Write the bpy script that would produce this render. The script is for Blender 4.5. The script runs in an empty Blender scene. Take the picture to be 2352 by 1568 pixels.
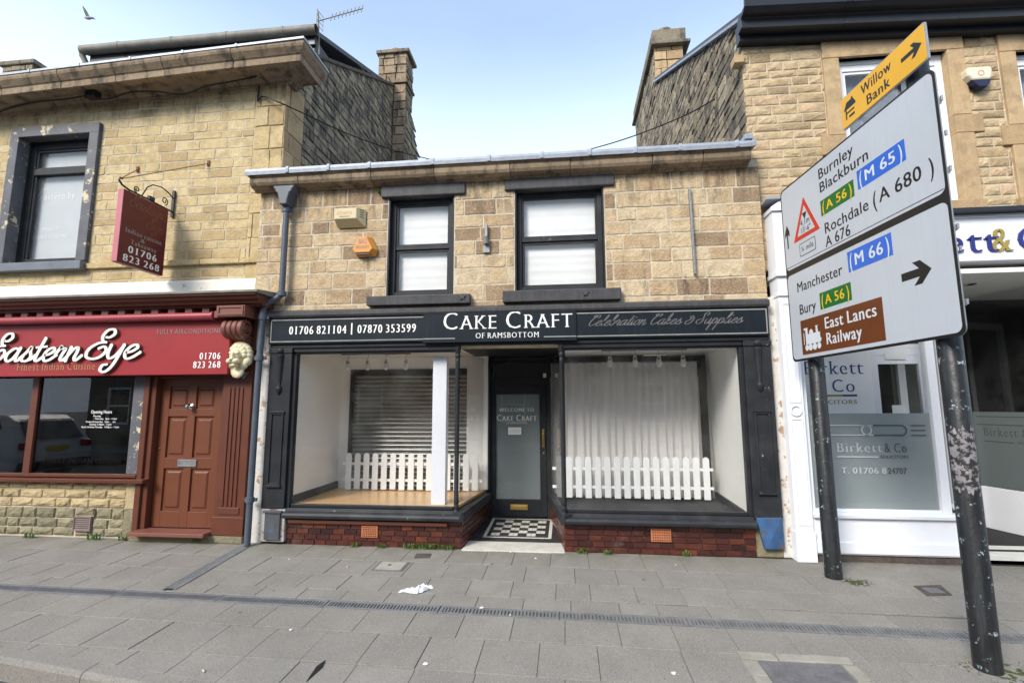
import bpy, bmesh, math, random
from mathutils import Vector, Matrix
R = math.radians
scene = bpy.context.scene
col = scene.collection
# ---------------------------------------------------------------- camera
FPX, CAMD, CAMH = 1129.0, 5.7, 1.60          # focal length for a 2352 px wide frame, metres from the shop front, eye height
CR = ((0.9941, 0.1084, -0.0035), (-0.0174, 0.128, -0.9916), (-0.1071, 0.9858, 0.1291))   # right, down, forward
cam = bpy.data.cameras.new('camera')
cam.sensor_width = 36.0
cam.lens = FPX / 2352 * 36
cam.clip_start = 0.05
cam.clip_end = 2000
camo = bpy.data.objects.new('camera', cam)
col.objects.link(camo)
r_, d_, f_ = (Vector(v).normalized() for v in CR)
camo.matrix_world = Matrix(((r_.x, -d_.x, -f_.x, 0), (r_.y, -d_.y, -f_.y, -CAMD), (r_.z, -d_.z, -f_.z, CAMH), (0, 0, 0, 1)))
scene.camera = camo
# ---------------------------------------------------------------- sky, sun, exposure
SUN_DIR = Vector((0.50, 0.76, -0.66)).normalized()      # the way the light travels
elev = math.asin(-SUN_DIR.z)
azim = math.atan2(-SUN_DIR.x, -SUN_DIR.y)
world = bpy.data.worlds.new('World')
scene.world = world
world.use_nodes = True
nt = world.node_tree
nt.nodes.clear()
wo = nt.nodes.new('ShaderNodeOutputWorld')
bg = nt.nodes.new('ShaderNodeBackground')
sky = nt.nodes.new('ShaderNodeTexSky')
sky.sky_type = 'NISHITA'
sky.sun_disc = False
sky.sun_elevation = elev
sky.sun_rotation = azim
sky.air_density = 1.2
sky.dust_density = 2.5
sky.ozone_density = 1.6
bg.inputs['Strength'].default_value = 0.15
# thin high haze and a wisp of cirrus over the blue
tc = nt.nodes.new('ShaderNodeTexCoord')
mp = nt.nodes.new('ShaderNodeMapping')
mp.inputs['Scale'].default_value = (0.9, 0.8, 2.2)
mp.inputs['Rotation'].default_value = (0.2, 0.3, 0.5)
nz = nt.nodes.new('ShaderNodeTexNoise')
nz.inputs['Scale'].default_value = 1.6
nz.inputs['Detail'].default_value = 7
nz.inputs['Roughness'].default_value = 0.62
rmp = nt.nodes.new('ShaderNodeValToRGB')
rmp.color_ramp.elements[0].position = 0.42
rmp.color_ramp.elements[0].color = (0.26, 0.26, 0.26, 1)
rmp.color_ramp.elements[1].position = 0.80
rmp.color_ramp.elements[1].color = (0.36, 0.36, 0.36, 1)
mx = nt.nodes.new('ShaderNodeMix')
mx.data_type = 'RGBA'
mx.inputs[7].default_value = (3.45, 4.2, 5.1, 1)
nt.links.new(tc.outputs['Generated'], mp.inputs['Vector'])
nt.links.new(mp.outputs['Vector'], nz.inputs['Vector'])
nt.links.new(nz.outputs['Fac'], rmp.inputs['Fac'])
sx_ = nt.nodes.new('ShaderNodeSeparateXYZ')
hz = nt.nodes.new('ShaderNodeMapRange')                   # the haze thickens towards the horizon
hz.inputs['From Min'].default_value = 0.66; hz.inputs['From Max'].default_value = 0.40
hz.inputs['To Min'].default_value = 0.0; hz.inputs['To Max'].default_value = 0.70
hz.interpolation_type = 'SMOOTHSTEP'
ad = nt.nodes.new('ShaderNodeMath'); ad.operation = 'ADD'; ad.use_clamp = True
nt.links.new(tc.outputs['Generated'], sx_.inputs[0]); nt.links.new(sx_.outputs['Z'], hz.inputs['Value'])
nt.links.new(hz.outputs[0], ad.inputs[0]); nt.links.new(rmp.outputs['Color'], ad.inputs[1])
nt.links.new(ad.outputs[0], mx.inputs[0])
nt.links.new(sky.outputs['Color'], mx.inputs[6])
nt.links.new(mx.outputs[2], bg.inputs['Color'])
nt.links.new(bg.outputs['Background'], wo.inputs['Surface'])
sun = bpy.data.lights.new('sun', 'SUN')
sun.energy = 1.85
sun.angle = R(20)
sun.color = (1.0, 0.955, 0.88)
suno = bpy.data.objects.new('sun', sun)
suno.rotation_euler = SUN_DIR.to_track_quat('-Z', 'Y').to_euler()
suno.location = (-6, -12, 14)
col.objects.link(suno)
scene.view_settings.view_transform = 'Standard'
scene.view_settings.look = 'None'
scene.view_settings.exposure = 1.03
scene.view_settings.gamma = 1.0
scene.cycles.max_bounces = 10
scene.cycles.diffuse_bounces = 8
scene.cycles.transparent_max_bounces = 12
scene.cycles.sample_clamp_indirect = 6
scene.cycles.use_denoising = True
# ---------------------------------------------------------------- helpers
CAMP = Vector((0, -CAMD, CAMH))
def ray(px, py):
    c = (px - 1176, py - 784, FPX)
    return Vector([sum(CR[k][i] * c[k] for k in range(3)) for i in range(3)])
def at(px, py, Y=0.0):                      # measured photo point -> point on the upright plane y = Y
    d = ray(px, py)
    return CAMP + d * ((Y + CAMD) / d.y)
def onX(px, py, X):
    d = ray(px, py)
    return CAMP + d * (X / d.x)
def gz(x, y):
    return 0.03 * y if y < 0 else 0.0
def atG(px, py, off=0.0):                   # measured photo point -> point on the sloping pavement
    d = ray(px, py)
    s = 0.03
    return CAMP + d * ((s * -CAMD - CAMH + off) / (d.z - s * d.y))
WL = {}
def thing(name, label, cat, loc=(0, 0, 0), group=None):
    o = bpy.data.objects.new(name, None)
    o.empty_display_size = 0.1
    col.objects.link(o)
    o.location = loc
    WL[o.name] = Vector(loc)
    o['label'] = label
    o['category'] = cat
    if group: o['group'] = group
    return o
def tag(o, label, cat, group=None, kind=None):
    o['label'] = label
    o['category'] = cat
    if group: o['group'] = group
    if kind: o['kind'] = kind
    return o
def copy_tree(o, parent=None):
    c = o.copy()
    col.objects.link(c)
    if parent: c.parent = parent
    for ch in list(o.children): copy_tree(ch, c)
    return c
class MB:
    def __init__(s): s.v, s.f, s.m, s.t = [], [], [], []
    def add(s, vs, fs, m=0, t=0.5):
        b = len(s.v)
        s.v += [tuple(v) for v in vs]
        for f in fs:
            s.f.append([b + i for i in f]); s.m.append(m); s.t.append(t)
    def box(s, x0, x1, y0, y1, z0, z1, m=0, t=0.5):
        s.add([(x0, y0, z0), (x1, y0, z0), (x1, y1, z0), (x0, y1, z0), (x0, y0, z1), (x1, y0, z1), (x1, y1, z1), (x0, y1, z1)],
              [(0, 3, 2, 1), (4, 5, 6, 7), (0, 1, 5, 4), (1, 2, 6, 5), (2, 3, 7, 6), (3, 0, 4, 7)], m, t)
    def prism(s, poly, a, b, axis='x', m=0, t=0.5):      # poly in the two other axes, in order
        n = len(poly)
        def pt(p, k):
            return (k, p[0], p[1]) if axis == 'x' else ((p[0], k, p[1]) if axis == 'y' else (p[0], p[1], k))
        vs = [pt(p, a) for p in poly] + [pt(p, b) for p in poly]
        fs = [tuple(range(n)), tuple(range(2 * n - 1, n - 1, -1))] + [(i, (i + 1) % n, n + (i + 1) % n, n + i) for i in range(n)]
        s.add(vs, fs, m, t)
    def hexa(s, lo, hi, m=0, t=0.5):                     # two quads (four points each) joined
        s.add(list(lo) + list(hi), [(0, 3, 2, 1), (4, 5, 6, 7), (0, 1, 5, 4), (1, 2, 6, 5), (2, 3, 7, 6), (3, 0, 4, 7)], m, t)
    def bar(s, a, b, w, h, up=(0, 0, 1), m=0, t=0.5):
        a, b = Vector(a), Vector(b)
        d = (b - a).normalized()
        sd = d.cross(Vector(up))
        if sd.length < 1e-4: sd = d.cross(Vector((1, 0, 0)))
        sd.normalize(); u = sd.cross(d)
        q = lambda p: [p - sd * w / 2 - u * h / 2, p + sd * w / 2 - u * h / 2, p + sd * w / 2 + u * h / 2, p - sd * w / 2 + u * h / 2]
        s.hexa(q(a), q(b), m, t)
    def tube(s, pts, r, n=8, m=0, t=0.5):
        pts = [Vector(p) for p in pts]
        rs = r if isinstance(r, (list, tuple)) else [r] * len(pts)
        vs = []; fs = []
        prev = None
        for i, p in enumerate(pts):
            d = (pts[min(i + 1, len(pts) - 1)] - pts[max(i - 1, 0)]).normalized()
            if prev is None:
                a = d.cross(Vector((0, 0, 1)))
                if a.length < 1e-3: a = d.cross(Vector((1, 0, 0)))
            else:
                a = prev - d * prev.dot(d)
            a.normalize(); prev = a
            b = d.cross(a)
            for k in range(n):
                an = 2 * math.pi * k / n
                vs.append(p + (a * math.cos(an) + b * math.sin(an)) * rs[i])
        for i in range(len(pts) - 1):
            for k in range(n):
                fs.append((i * n + k, i * n + (k + 1) % n, (i + 1) * n + (k + 1) % n, (i + 1) * n + k))
        fs.append(tuple(range(n))); fs.append(tuple(range((len(pts) - 1) * n, len(pts) * n)))
        s.add(vs, fs, m, t)
    def lathe(s, prof, o, axis='z', n=16, m=0, t=0.5, a0=0, a1=2 * math.pi, ring=False):
        vs = []; fs = []
        o = Vector(o)
        full = abs(a1 - a0 - 2 * math.pi) < 1e-6
        cnt = n if full else n + 1
        for r, h in prof:
            for k in range(cnt):
                an = a0 + (a1 - a0) * k / n
                c, sn = math.cos(an) * r, math.sin(an) * r
                p = (c, sn, h) if axis == 'z' else ((h, c, sn) if axis == 'x' else (c, h, sn))
                vs.append(o + Vector(p))
        for i in range(len(prof) - 1):
            for k in range(n):
                k2 = (k + 1) % cnt
                fs.append((i * cnt + k, i * cnt + k2, (i + 1) * cnt + k2, (i + 1) * cnt + k))
        if ring:
            q = (len(prof) - 1) * cnt
            for k in range(n): fs.append((q + k, q + (k + 1) % cnt, (k + 1) % cnt, k))
        elif full:
            fs.append(tuple(range(cnt))); fs.append(tuple(range((len(prof) - 1) * cnt, len(prof) * cnt)))
        s.add(vs, fs, m, t)
    def sphere(s, c, r, nu=12, nv=8, m=0, t=0.5):
        rr = r if isinstance(r, (list, tuple)) else (r, r, r)
        vs = [(c[0], c[1], c[2] + rr[2])]; fs = []
        for i in range(1, nv):
            a = math.pi * i / nv
            for k in range(nu):
                b = 2 * math.pi * k / nu
                vs.append((c[0] + rr[0] * math.sin(a) * math.cos(b), c[1] + rr[1] * math.sin(a) * math.sin(b), c[2] + rr[2] * math.cos(a)))
        vs.append((c[0], c[1], c[2] - rr[2]))
        for k in range(nu):
            fs.append((0, 1 + k, 1 + (k + 1) % nu))
            fs.append((len(vs) - 1, 1 + (nv - 2) * nu + (k + 1) % nu, 1 + (nv - 2) * nu + k))
        for i in range(nv - 2):
            for k in range(nu):
                fs.append((1 + i * nu + k, 1 + i * nu + (k + 1) % nu, 1 + (i + 1) * nu + (k + 1) % nu, 1 + (i + 1) * nu + k))
        s.add(vs, fs, m, t)
    def build(s, name, mats, parent=None, bevel=0, smooth=0, recalc=True, seg=2):
        me = bpy.data.meshes.new(name)
        me.from_pydata(s.v, [], s.f)
        for mm in (mats if isinstance(mats, (list, tuple)) else [mats]): me.materials.append(mm)
        me.polygons.foreach_set('material_index', s.m)
        at_ = me.attributes.new('tint', 'FLOAT', 'FACE')
        at_.data.foreach_set('value', s.t)
        if recalc:
            bm = bmesh.new(); bm.from_mesh(me)
            bmesh.ops.recalc_face_normals(bm, faces=bm.faces)
            bm.to_mesh(me); bm.free()
        if smooth:
            me.polygons.foreach_set('use_smooth', [True] * len(me.polygons))
            try: me.set_sharp_from_angle(angle=R(smooth))
            except Exception: pass
        o = bpy.data.objects.new(name, me)
        col.objects.link(o)
        if parent:
            o.parent = parent
            o.location = -WL.get(parent.name, Vector((0, 0, 0)))
        if bevel:
            b = o.modifiers.new('bevel', 'BEVEL')
            b.width = bevel; b.segments = seg; b.limit_method = 'ANGLE'; b.angle_limit = R(40)
        WL[o.name] = Vector((0, 0, 0))
        return o
def part(name, m, parent, fn, **k):
    b = MB(); fn(b)
    return b.build(name, m, parent, **k)
# ---------------------------------------------------------------- materials
def newmat(name):
    m = bpy.data.materials.new(name)
    m.use_nodes = True
    t = m.node_tree
    return m, t, t.nodes['Principled BSDF']
def N(t, kind, **k):
    n = t.nodes.new(kind)
    for a, b in k.items(): setattr(n, a, b)
    return n
def noise(t, scale, detail=4, rough=0.6, src='Position', stretch=None):
    g = N(t, 'ShaderNodeNewGeometry')
    n = N(t, 'ShaderNodeTexNoise')
    n.inputs['Scale'].default_value = scale
    n.inputs['Detail'].default_value = detail
    n.inputs['Roughness'].default_value = rough
    if stretch:
        mpn = N(t, 'ShaderNodeMapping'); mpn.inputs['Scale'].default_value = stretch
        t.links.new(g.outputs['Position'], mpn.inputs['Vector']); t.links.new(mpn.outputs['Vector'], n.inputs['Vector'])
    else:
        t.links.new(g.outputs['Position'], n.inputs['Vector'])
    return n.outputs['Fac']
def ramp(t, fac, stops, interp='LINEAR'):
    r = N(t, 'ShaderNodeValToRGB')
    r.color_ramp.interpolation = interp
    el = r.color_ramp.elements
    while len(el) < len(stops): el.new(0.5)
    for e, (p, c) in zip(el, stops):
        e.position = p
        e.color = (c[0], c[1], c[2], 1) if isinstance(c, (tuple, list)) else (c, c, c, 1)
    t.links.new(fac, r.inputs['Fac'])
    return r.outputs['Color']
def mixc(t, fac, a, b, mode='MIX'):
    n = N(t, 'ShaderNodeMix', data_type='RGBA', blend_type=mode)
    for s, v in ((0, fac), (6, a), (7, b)):
        if hasattr(v, 'is_output') or isinstance(v, bpy.types.NodeSocket): t.links.new(v, n.inputs[s])
        elif s == 0: n.inputs[0].default_value = v
        else: n.inputs[s].default_value = (v[0], v[1], v[2], 1)
    return n.outputs[2]
def bump(t, bsdf, h, strength, dist=0.01):
    b = N(t, 'ShaderNodeBump')
    b.inputs['Strength'].default_value = strength
    b.inputs['Distance'].default_value = dist
    t.links.new(h, b.inputs['Height'])
    t.links.new(b.outputs['Normal'], bsdf.inputs['Normal'])
def paint(name, c, rough=0.5, var=0.12, vs=6, chip=None, chipamt=0.68, chipscale=9, bmp=0.15, bs=60, metal=0.0, spec=0.4, streak=None, grime=None):
    """painted or plain surface: uneven tone, fine grain, optional chips showing another colour, optional vertical streaks"""
    m, t, b = newmat(name)
    lo = tuple(x * (1 - var) for x in c); hi = tuple(min(1, x * (1 + var)) for x in c)
    cc = ramp(t, noise(t, vs, 6), [(0.3, lo), (0.7, hi)])
    if streak:
        cc = mixc(t, ramp(t, noise(t, 5, 5, 0.7, stretch=(6, 6, 0.35)), [(0.48, 0), (0.75, 0.55)]), cc, streak)
    if grime:
        cc = mixc(t, ramp(t, noise(t, 3.1, 8, 0.72), [(0.5, 0), (0.78, 0.7)]), cc, grime)
    if chip:
        cc = mixc(t, ramp(t, noise(t, chipscale, 8, 0.7), [(chipamt, 0), (chipamt + 0.03, 1)]), cc, chip)
    t.links.new(cc, b.inputs['Base Color'])
    b.inputs['Roughness'].default_value = rough
    b.inputs['Metallic'].default_value = metal
    b.inputs['Specular IOR Level'].default_value = spec
    if bmp: bump(t, b, noise(t, bs, 5, 0.6), bmp, 0.006)
    return m
def stone(name, cols, wash=None, soot=(0.06, 0.055, 0.05), sootamt=0.64, rough=0.88, grain=0.35, gscale=38, streak=True, mortar=None, moss=None):
    m, t, b = newmat(name)
    a = N(t, 'ShaderNodeAttribute', attribute_name='tint')
    k = len(cols)
    base = ramp(t, a.outputs['Fac'], [((i + 0.5) / k, c) for i, c in enumerate(cols)])
    base = mixc(t, ramp(t, noise(t, 11, 8, 0.65), [(0.38, 0.0), (0.70, 0.36)]), base, tuple(x * 0.62 for x in cols[0]))
    base = mixc(t, ramp(t, noise(t, 70, 4, 0.7), [(0.35, 0.0), (0.75, 0.4)]), base, tuple(min(1, x * 1.35) for x in cols[-1]))
    base = mixc(t, ramp(t, noise(t, 5.2, 5, 0.6), [(0.49, 0.0), (0.66, 0.42)]), base, tuple(x * 0.50 for x in cols[1]))
    if streak:
        f = ramp(t, noise(t, 2.3, 7, 0.7, stretch=(2.6, 2.6, 0.8)), [(sootamt, 0), (sootamt + 0.12, 0.75)])
        base = mixc(t, f, base, soot)
    if wash:                                              # soot washed down from the ledge at height wash
        g_ = N(t, 'ShaderNodeNewGeometry'); sz = N(t, 'ShaderNodeSeparateXYZ'); t.links.new(g_.outputs['Position'], sz.inputs[0])
        mr = N(t, 'ShaderNodeMapRange'); mr.inputs['From Min'].default_value = wash - 0.75; mr.inputs['From Max'].default_value = wash; t.links.new(sz.outputs['Z'], mr.inputs['Value'])
        ws = mixc(t, 1.0, mr.outputs[0], ramp(t, noise(t, 4.2, 7, 0.72, stretch=(1.6, 1.6, 0.28)), [(0.46, 0), (0.62, 0.9)]), 'MULTIPLY')
        base = mixc(t, ws, base, (0.07, 0.06, 0.05))
    if moss:
        base = mixc(t, ramp(t, noise(t, 4.4, 6, 0.7), [(0.56, 0), (0.7, 0.6)]), base, moss)
    t.links.new(base, b.inputs['Base Color'])
    b.inputs['Roughness'].default_value = rough
    b.inputs['Specular IOR Level'].default_value = 0.25
    sm = N(t, 'ShaderNodeMath', operation='ADD')
    n2 = N(t, 'ShaderNodeMath', operation='MULTIPLY'); n2.inputs[1].default_value = 1.6
    t.links.new(noise(t, 13, 6, 0.62), n2.inputs[0]); t.links.new(n2.outputs[0], sm.inputs[0]); t.links.new(noise(t, gscale, 8, 0.65), sm.inputs[1])
    bump(t, b, sm.outputs[0], grain, 0.022)
    return m
def glassmat(name, tint=(1, 1, 1), rough=0.0, ior=1.5, dirt=0.04):
    m, t, b = newmat(name)
    t.nodes.remove(b)
    out = t.nodes['Material Output']
    tr = N(t, 'ShaderNodeBsdfTransparent'); tr.inputs['Color'].default_value = (*tint, 1)
    gl = N(t, 'ShaderNodeBsdfGlossy'); gl.inputs['Roughness'].default_value = rough
    fr = N(t, 'ShaderNodeFresnel'); fr.inputs['IOR'].default_value = ior
    mx_ = N(t, 'ShaderNodeMixShader')
    ge = N(t, 'ShaderNodeNewGeometry'); pw = N(t, 'ShaderNodeMapRange')
    pw.inputs['To Min'].default_value = ior; pw.inputs['To Max'].default_value = 1 / ior
    t.links.new(ge.outputs['Backfacing'], pw.inputs['Value']); t.links.new(pw.outputs[0], fr.inputs['IOR'])
    t.links.new(fr.outputs[0], mx_.inputs[0]); t.links.new(tr.outputs[0], mx_.inputs[1]); t.links.new(gl.outputs[0], mx_.inputs[2])
    df = N(t, 'ShaderNodeBsdfDiffuse'); df.inputs['Color'].default_value = (0.6, 0.62, 0.6, 1)
    m2 = N(t, 'ShaderNodeMixShader')
    t.links.new(ramp(t, noise(t, 2.2, 6, 0.7), [(0.4, 0.0), (0.8, dirt)]), m2.inputs[0])
    t.links.new(mx_.outputs[0], m2.inputs[1]); t.links.new(df.outputs[0], m2.inputs[2])
    t.links.new(m2.outputs[0], out.inputs['Surface'])
    return m
def film(name, c, opac):                               # frosted or sheer sheet: partly see-through
    m, t, b = newmat(name)
    out = t.nodes['Material Output']
    b.inputs['Base Color'].default_value = (*c, 1); b.inputs['Roughness'].default_value = 0.6
    tr = N(t, 'ShaderNodeBsdfTransparent'); tl = N(t, 'ShaderNodeBsdfTranslucent'); tl.inputs['Color'].default_value = (*c, 1)
    a = N(t, 'ShaderNodeMixShader'); a.inputs[0].default_value = 0.35
    t.links.new(b.outputs[0], a.inputs[1]); t.links.new(tl.outputs[0], a.inputs[2])
    m2 = N(t, 'ShaderNodeMixShader'); m2.inputs[0].default_value = opac
    t.links.new(tr.outputs[0], m2.inputs[1]); t.links.new(a.outputs[0], m2.inputs[2])
    t.links.new(m2.outputs[0], out.inputs['Surface'])
    return m
M = {}
M['stone_left'] = stone('buff sandstone', [(0.40, 0.285, 0.14), (0.50, 0.37, 0.185), (0.56, 0.43, 0.225), (0.60, 0.47, 0.26), (0.63, 0.505, 0.30)], wash=6.0, sootamt=0.70, grain=0.5)
M['stone_mid'] = stone('brown sandstone', [(0.24, 0.155, 0.095), (0.43, 0.295, 0.17), (0.53, 0.39, 0.23), (0.58, 0.45, 0.275), (0.61, 0.495, 0.33)], wash=4.4, sootamt=0.575, grain=0.6)
M['stone_right'] = stone('gold sandstone', [(0.34, 0.25, 0.145), (0.50, 0.375, 0.21), (0.55, 0.425, 0.25), (0.58, 0.46, 0.285), (0.55, 0.40, 0.25)], sootamt=0.74, grain=0.6)
M['stone_dark'] = stone('sooty gable stone', [(0.09, 0.08, 0.066), (0.17, 0.145, 0.11), (0.24, 0.20, 0.145), (0.32, 0.26, 0.18), (0.40, 0.335, 0.235)], sootamt=0.50, grain=0.6)
M['stone_dress'] = stone('dressed sandstone', [(0.36, 0.25, 0.14), (0.46, 0.33, 0.19), (0.52, 0.38, 0.22)], sootamt=0.66, grain=0.22)
M['stone_cornice'] = stone('weathered cornice stone', [(0.20, 0.145, 0.095), (0.29, 0.215, 0.145), (0.36, 0.275, 0.185)], sootamt=0.50, grain=0.25, moss=(0.10, 0.085, 0.045))
M['stone_riser'] = stone('rock faced riser stone', [(0.19, 0.175, 0.115), (0.25, 0.225, 0.145), (0.31, 0.27, 0.17)], sootamt=0.72, grain=0.7, moss=(0.13, 0.135, 0.07))
M['stone_risertop'] = stone('clean riser stone', [(0.42, 0.33, 0.19), (0.47, 0.37, 0.21), (0.52, 0.41, 0.24)], sootamt=0.8, grain=0.7)
M['mortar'] = paint('lime mortar', (0.54, 0.475, 0.37), 0.95, 0.25, 9, grime=(0.22, 0.17, 0.12))
M['mortar_dark'] = paint('dark mortar', (0.11, 0.097, 0.078), 0.95, 0.3, 9)
M['lead'] = paint('lead flashing', (0.34, 0.37, 0.42), 0.5, 0.16, 10, metal=0.25, grime=(0.22, 0.24, 0.27))
M['black_paint'] = paint('black gloss paint', (0.022, 0.024, 0.028), 0.45, 0.2, 5, bmp=0.12, spec=0.25, grime=(0.042, 0.043, 0.045))
M['black_worn'] = paint('worn black paint', (0.025, 0.027, 0.031), 0.5, 0.25, 5, chip=(0.33, 0.31, 0.28), chipamt=0.665, chipscale=8, bmp=0.3, spec=0.25, grime=(0.07, 0.07, 0.07))
M['black_stone'] = paint('black painted stone', (0.050, 0.050, 0.054), 0.6, 0.3, 7, chip=(0.22, 0.2, 0.17), chipamt=0.74, chipscale=14, bmp=0.6, bs=45, streak=(0.10, 0.10, 0.105))
M['grey_stone'] = paint('grey painted stone', (0.105, 0.107, 0.12), 0.6, 0.2, 5, chip=(0.62, 0.53, 0.35), chipamt=0.575, chipscale=5.2, bmp=0.4)
M['grey_sill'] = paint('blue grey sill paint', (0.16, 0.18, 0.21), 0.5, 0.15, 5)
M['fascia'] = paint('dark slate sign board', (0.010, 0.016, 0.022), 0.45, 0.15, 3, bmp=0.05, spec=0.18, streak=(0.024, 0.031, 0.042))
M['white_letter'] = paint('white vinyl', (0.82, 0.82, 0.80), 0.5, 0.03, 5, bmp=0)
M['silver_letter'] = paint('silver vinyl', (0.25, 0.24, 0.235), 0.4, 0.12, 12, bmp=0)
M['silver_line'] = paint('silver sign line', (0.27, 0.265, 0.25), 0.4, 0.2, 8, bmp=0)
M['white_wall'] = paint('white wall board', (0.86, 0.855, 0.82), 0.6, 0.03, 2, bmp=0.03)
M['white_gloss'] = paint('white gloss paint', (0.79, 0.81, 0.86), 0.4, 0.03, 3, bmp=0.05)
M['white_gloss_worn'] = paint('chipped white gloss', (0.79, 0.81, 0.86), 0.4, 0.03, 3, bmp=0.08, chip=(0.36, 0.26, 0.17), chipamt=0.79, chipscale=5)
M['white_pvc'] = paint('white window frame', (0.80, 0.81, 0.84), 0.35, 0.02, 3, bmp=0)
M['picket'] = paint('white picket paint', (0.80, 0.82, 0.82), 0.5, 0.04, 7, bmp=0.06)
M['blind_grey'] = paint('drawn grey blind', (0.50, 0.525, 0.53), 0.7, 0.05, 2, bmp=0.03)
M['vent'] = paint('dull pink grey iron', (0.21, 0.155, 0.145), 0.6, 0.15, 9)
M['brick_mortar'] = paint('stained brick mortar', (0.07, 0.045, 0.038), 0.9, 0.3, 9)
M['violet_ink'] = paint('faded violet print', (0.36, 0.21, 0.24), 0.5, 0.05, 6, bmp=0)
M['blind'] = paint('white blind', (0.80, 0.81, 0.80), 0.7, 0.04, 3, bmp=0.03)
M['whitewash'] = paint('flaking whitewash', (0.62, 0.60, 0.56), 0.8, 0.15, 7, chip=(0.36, 0.25, 0.17), chipamt=0.555, chipscale=7, bmp=0.8, bs=25, grime=(0.42, 0.37, 0.32))
M['white_flash'] = paint('white painted ledge', (0.78, 0.74, 0.66), 0.55, 0.08, 6, bmp=0.8, bs=13, chip=(0.40, 0.35, 0.28), chipamt=0.63, chipscale=5, grime=(0.55, 0.49, 0.41))
M['brown_paint'] = paint('red brown paint', (0.118, 0.037, 0.021), 0.42, 0.10, 5, bmp=0.12, bs=35)
M['brown_door'] = paint('brown door paint', (0.148, 0.048, 0.023), 0.42, 0.08, 4, bmp=0.12, bs=35)
M['brown_faded'] = paint('faded brown paint', (0.19, 0.070, 0.050), 0.55, 0.12, 5, chip=(0.46, 0.25, 0.06), chipamt=0.72, chipscale=8)
M['red_sign'] = paint('red sign board', (0.30, 0.024, 0.027), 0.42, 0.06, 3, bmp=0.03)
M['red_awning'] = paint('red awning cassette', (0.33, 0.055, 0.07), 0.35, 0.08, 6, bmp=0.05)
M['maroon'] = paint('maroon sign face', (0.115, 0.013, 0.016), 0.4, 0.1, 4, bmp=0.03)
M['pink'] = paint('sun bleached red edge', (0.50, 0.16, 0.19), 0.6, 0.1, 6)
M['cream_letter'] = paint('white raised letter', (0.80, 0.78, 0.72), 0.4, 0.03, 4, bmp=0)
M['letter_side'] = paint('raised letter side', (0.14, 0.11, 0.08), 0.5, 0.1, 4, bmp=0)
M['script_grey'] = paint('dulled silver script', (0.145, 0.138, 0.138), 0.5, 0.2, 14, bmp=0)
M['gold_letter'] = paint('gold vinyl', (0.40, 0.235, 0.10), 0.45, 0.08, 6, bmp=0)
M['faint_gold'] = paint('faded gilt', (0.155, 0.05, 0.03), 0.5, 0.15, 9, bmp=0)
M['lion'] = paint('cream lion plaster', (0.72, 0.64, 0.42), 0.6, 0.08, 20, bmp=0.2, bs=50, grime=(0.50, 0.39, 0.20))
M['iron'] = paint('black wrought iron', (0.022, 0.021, 0.021), 0.5, 0.3, 20, bmp=0.3)
M['rust'] = paint('rusty iron', (0.17, 0.065, 0.035), 0.8, 0.3, 30, bmp=0.3)
M['pipe'] = paint('slate grey pipe paint', (0.080, 0.096, 0.122), 0.45, 0.15, 6, chip=(0.10, 0.21, 0.36), chipamt=0.70, chipscale=6, bmp=0.2)
M['grey_metal'] = paint('dull galvanised metal', (0.26, 0.27, 0.28), 0.45, 0.15, 14, metal=0.5)
M['chrome'] = paint('chrome', (0.62, 0.62, 0.61), 0.14, 0.05, 9, metal=1.0, bmp=0)
M['brass'] = paint('brass', (0.62, 0.42, 0.14), 0.28, 0.1, 9, metal=1.0, bmp=0)
M['shutter'] = paint('galvanised shutter', (0.23, 0.235, 0.225), 0.30, 0.15, 4, metal=0.8, bmp=0.05)
M['terracotta'] = paint('terracotta', (0.46, 0.155, 0.07), 0.8, 0.12, 14, bmp=0.3)
M['hole'] = paint('dark void', (0.010, 0.009, 0.008), 0.9, 0.1, 5, bmp=0)
M['cable'] = paint('black cable', (0.018, 0.018, 0.019), 0.6, 0.2, 9, bmp=0)
M['grey_cable'] = paint('grey cable', (0.16, 0.165, 0.17), 0.6, 0.2, 9, bmp=0)
M['slate'] = paint('roof slate', (0.075, 0.078, 0.085), 0.6, 0.25, 7, bmp=0.3)
M['gutter'] = paint('black gutter', (0.018, 0.020, 0.026), 0.38, 0.15, 7, bmp=0.05)
M['pale_gutter'] = paint('weathered grey gutter', (0.20, 0.185, 0.155), 0.6, 0.25, 6, grime=(0.09, 0.08, 0.06))
M['near_black'] = paint('dark interior', (0.022, 0.019, 0.017), 0.7, 0.2, 3, bmp=0)  # near black trim, also painted on sheets for the shop's unlit depth
M['venetian'] = paint('brown venetian slat', (0.055, 0.030, 0.022), 0.5, 0.15, 9, bmp=0)
M['laminate'] = paint('beech laminate', (0.62, 0.38, 0.16), 0.3, 0.1, 4, bmp=0.03)
M['black_cloth'] = paint('black cloth', (0.020, 0.020, 0.022), 0.75, 0.2, 6, bmp=0.5, bs=9)
M['blue_worn'] = paint('worn blue paint', (0.042, 0.105, 0.235), 0.6, 0.3, 8, chip=(0.13, 0.085, 0.05), chipamt=0.585, chipscale=13, bmp=0.5, streak=(0.035, 0.075, 0.15))
M['plinth_worn'] = paint('flaking plinth paint', (0.075, 0.085, 0.10), 0.6, 0.3, 6, chip=(0.07, 0.16, 0.33), chipamt=0.60, chipscale=7, bmp=0.6, grime=(0.12, 0.12, 0.12))
M['flake'] = paint('bare flaking plinth', (0.44, 0.41, 0.38), 0.8, 0.2, 6, chip=(0.22, 0.12, 0.08), chipamt=0.55, chipscale=9, bmp=0.6)
M['amber_box'] = paint('amber plastic', (0.62, 0.27, 0.05), 0.4, 0.05, 6, bmp=0)
M['cream_box'] = paint('aged cream plastic', (0.54, 0.46, 0.27), 0.45, 0.06, 6, bmp=0)
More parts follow.
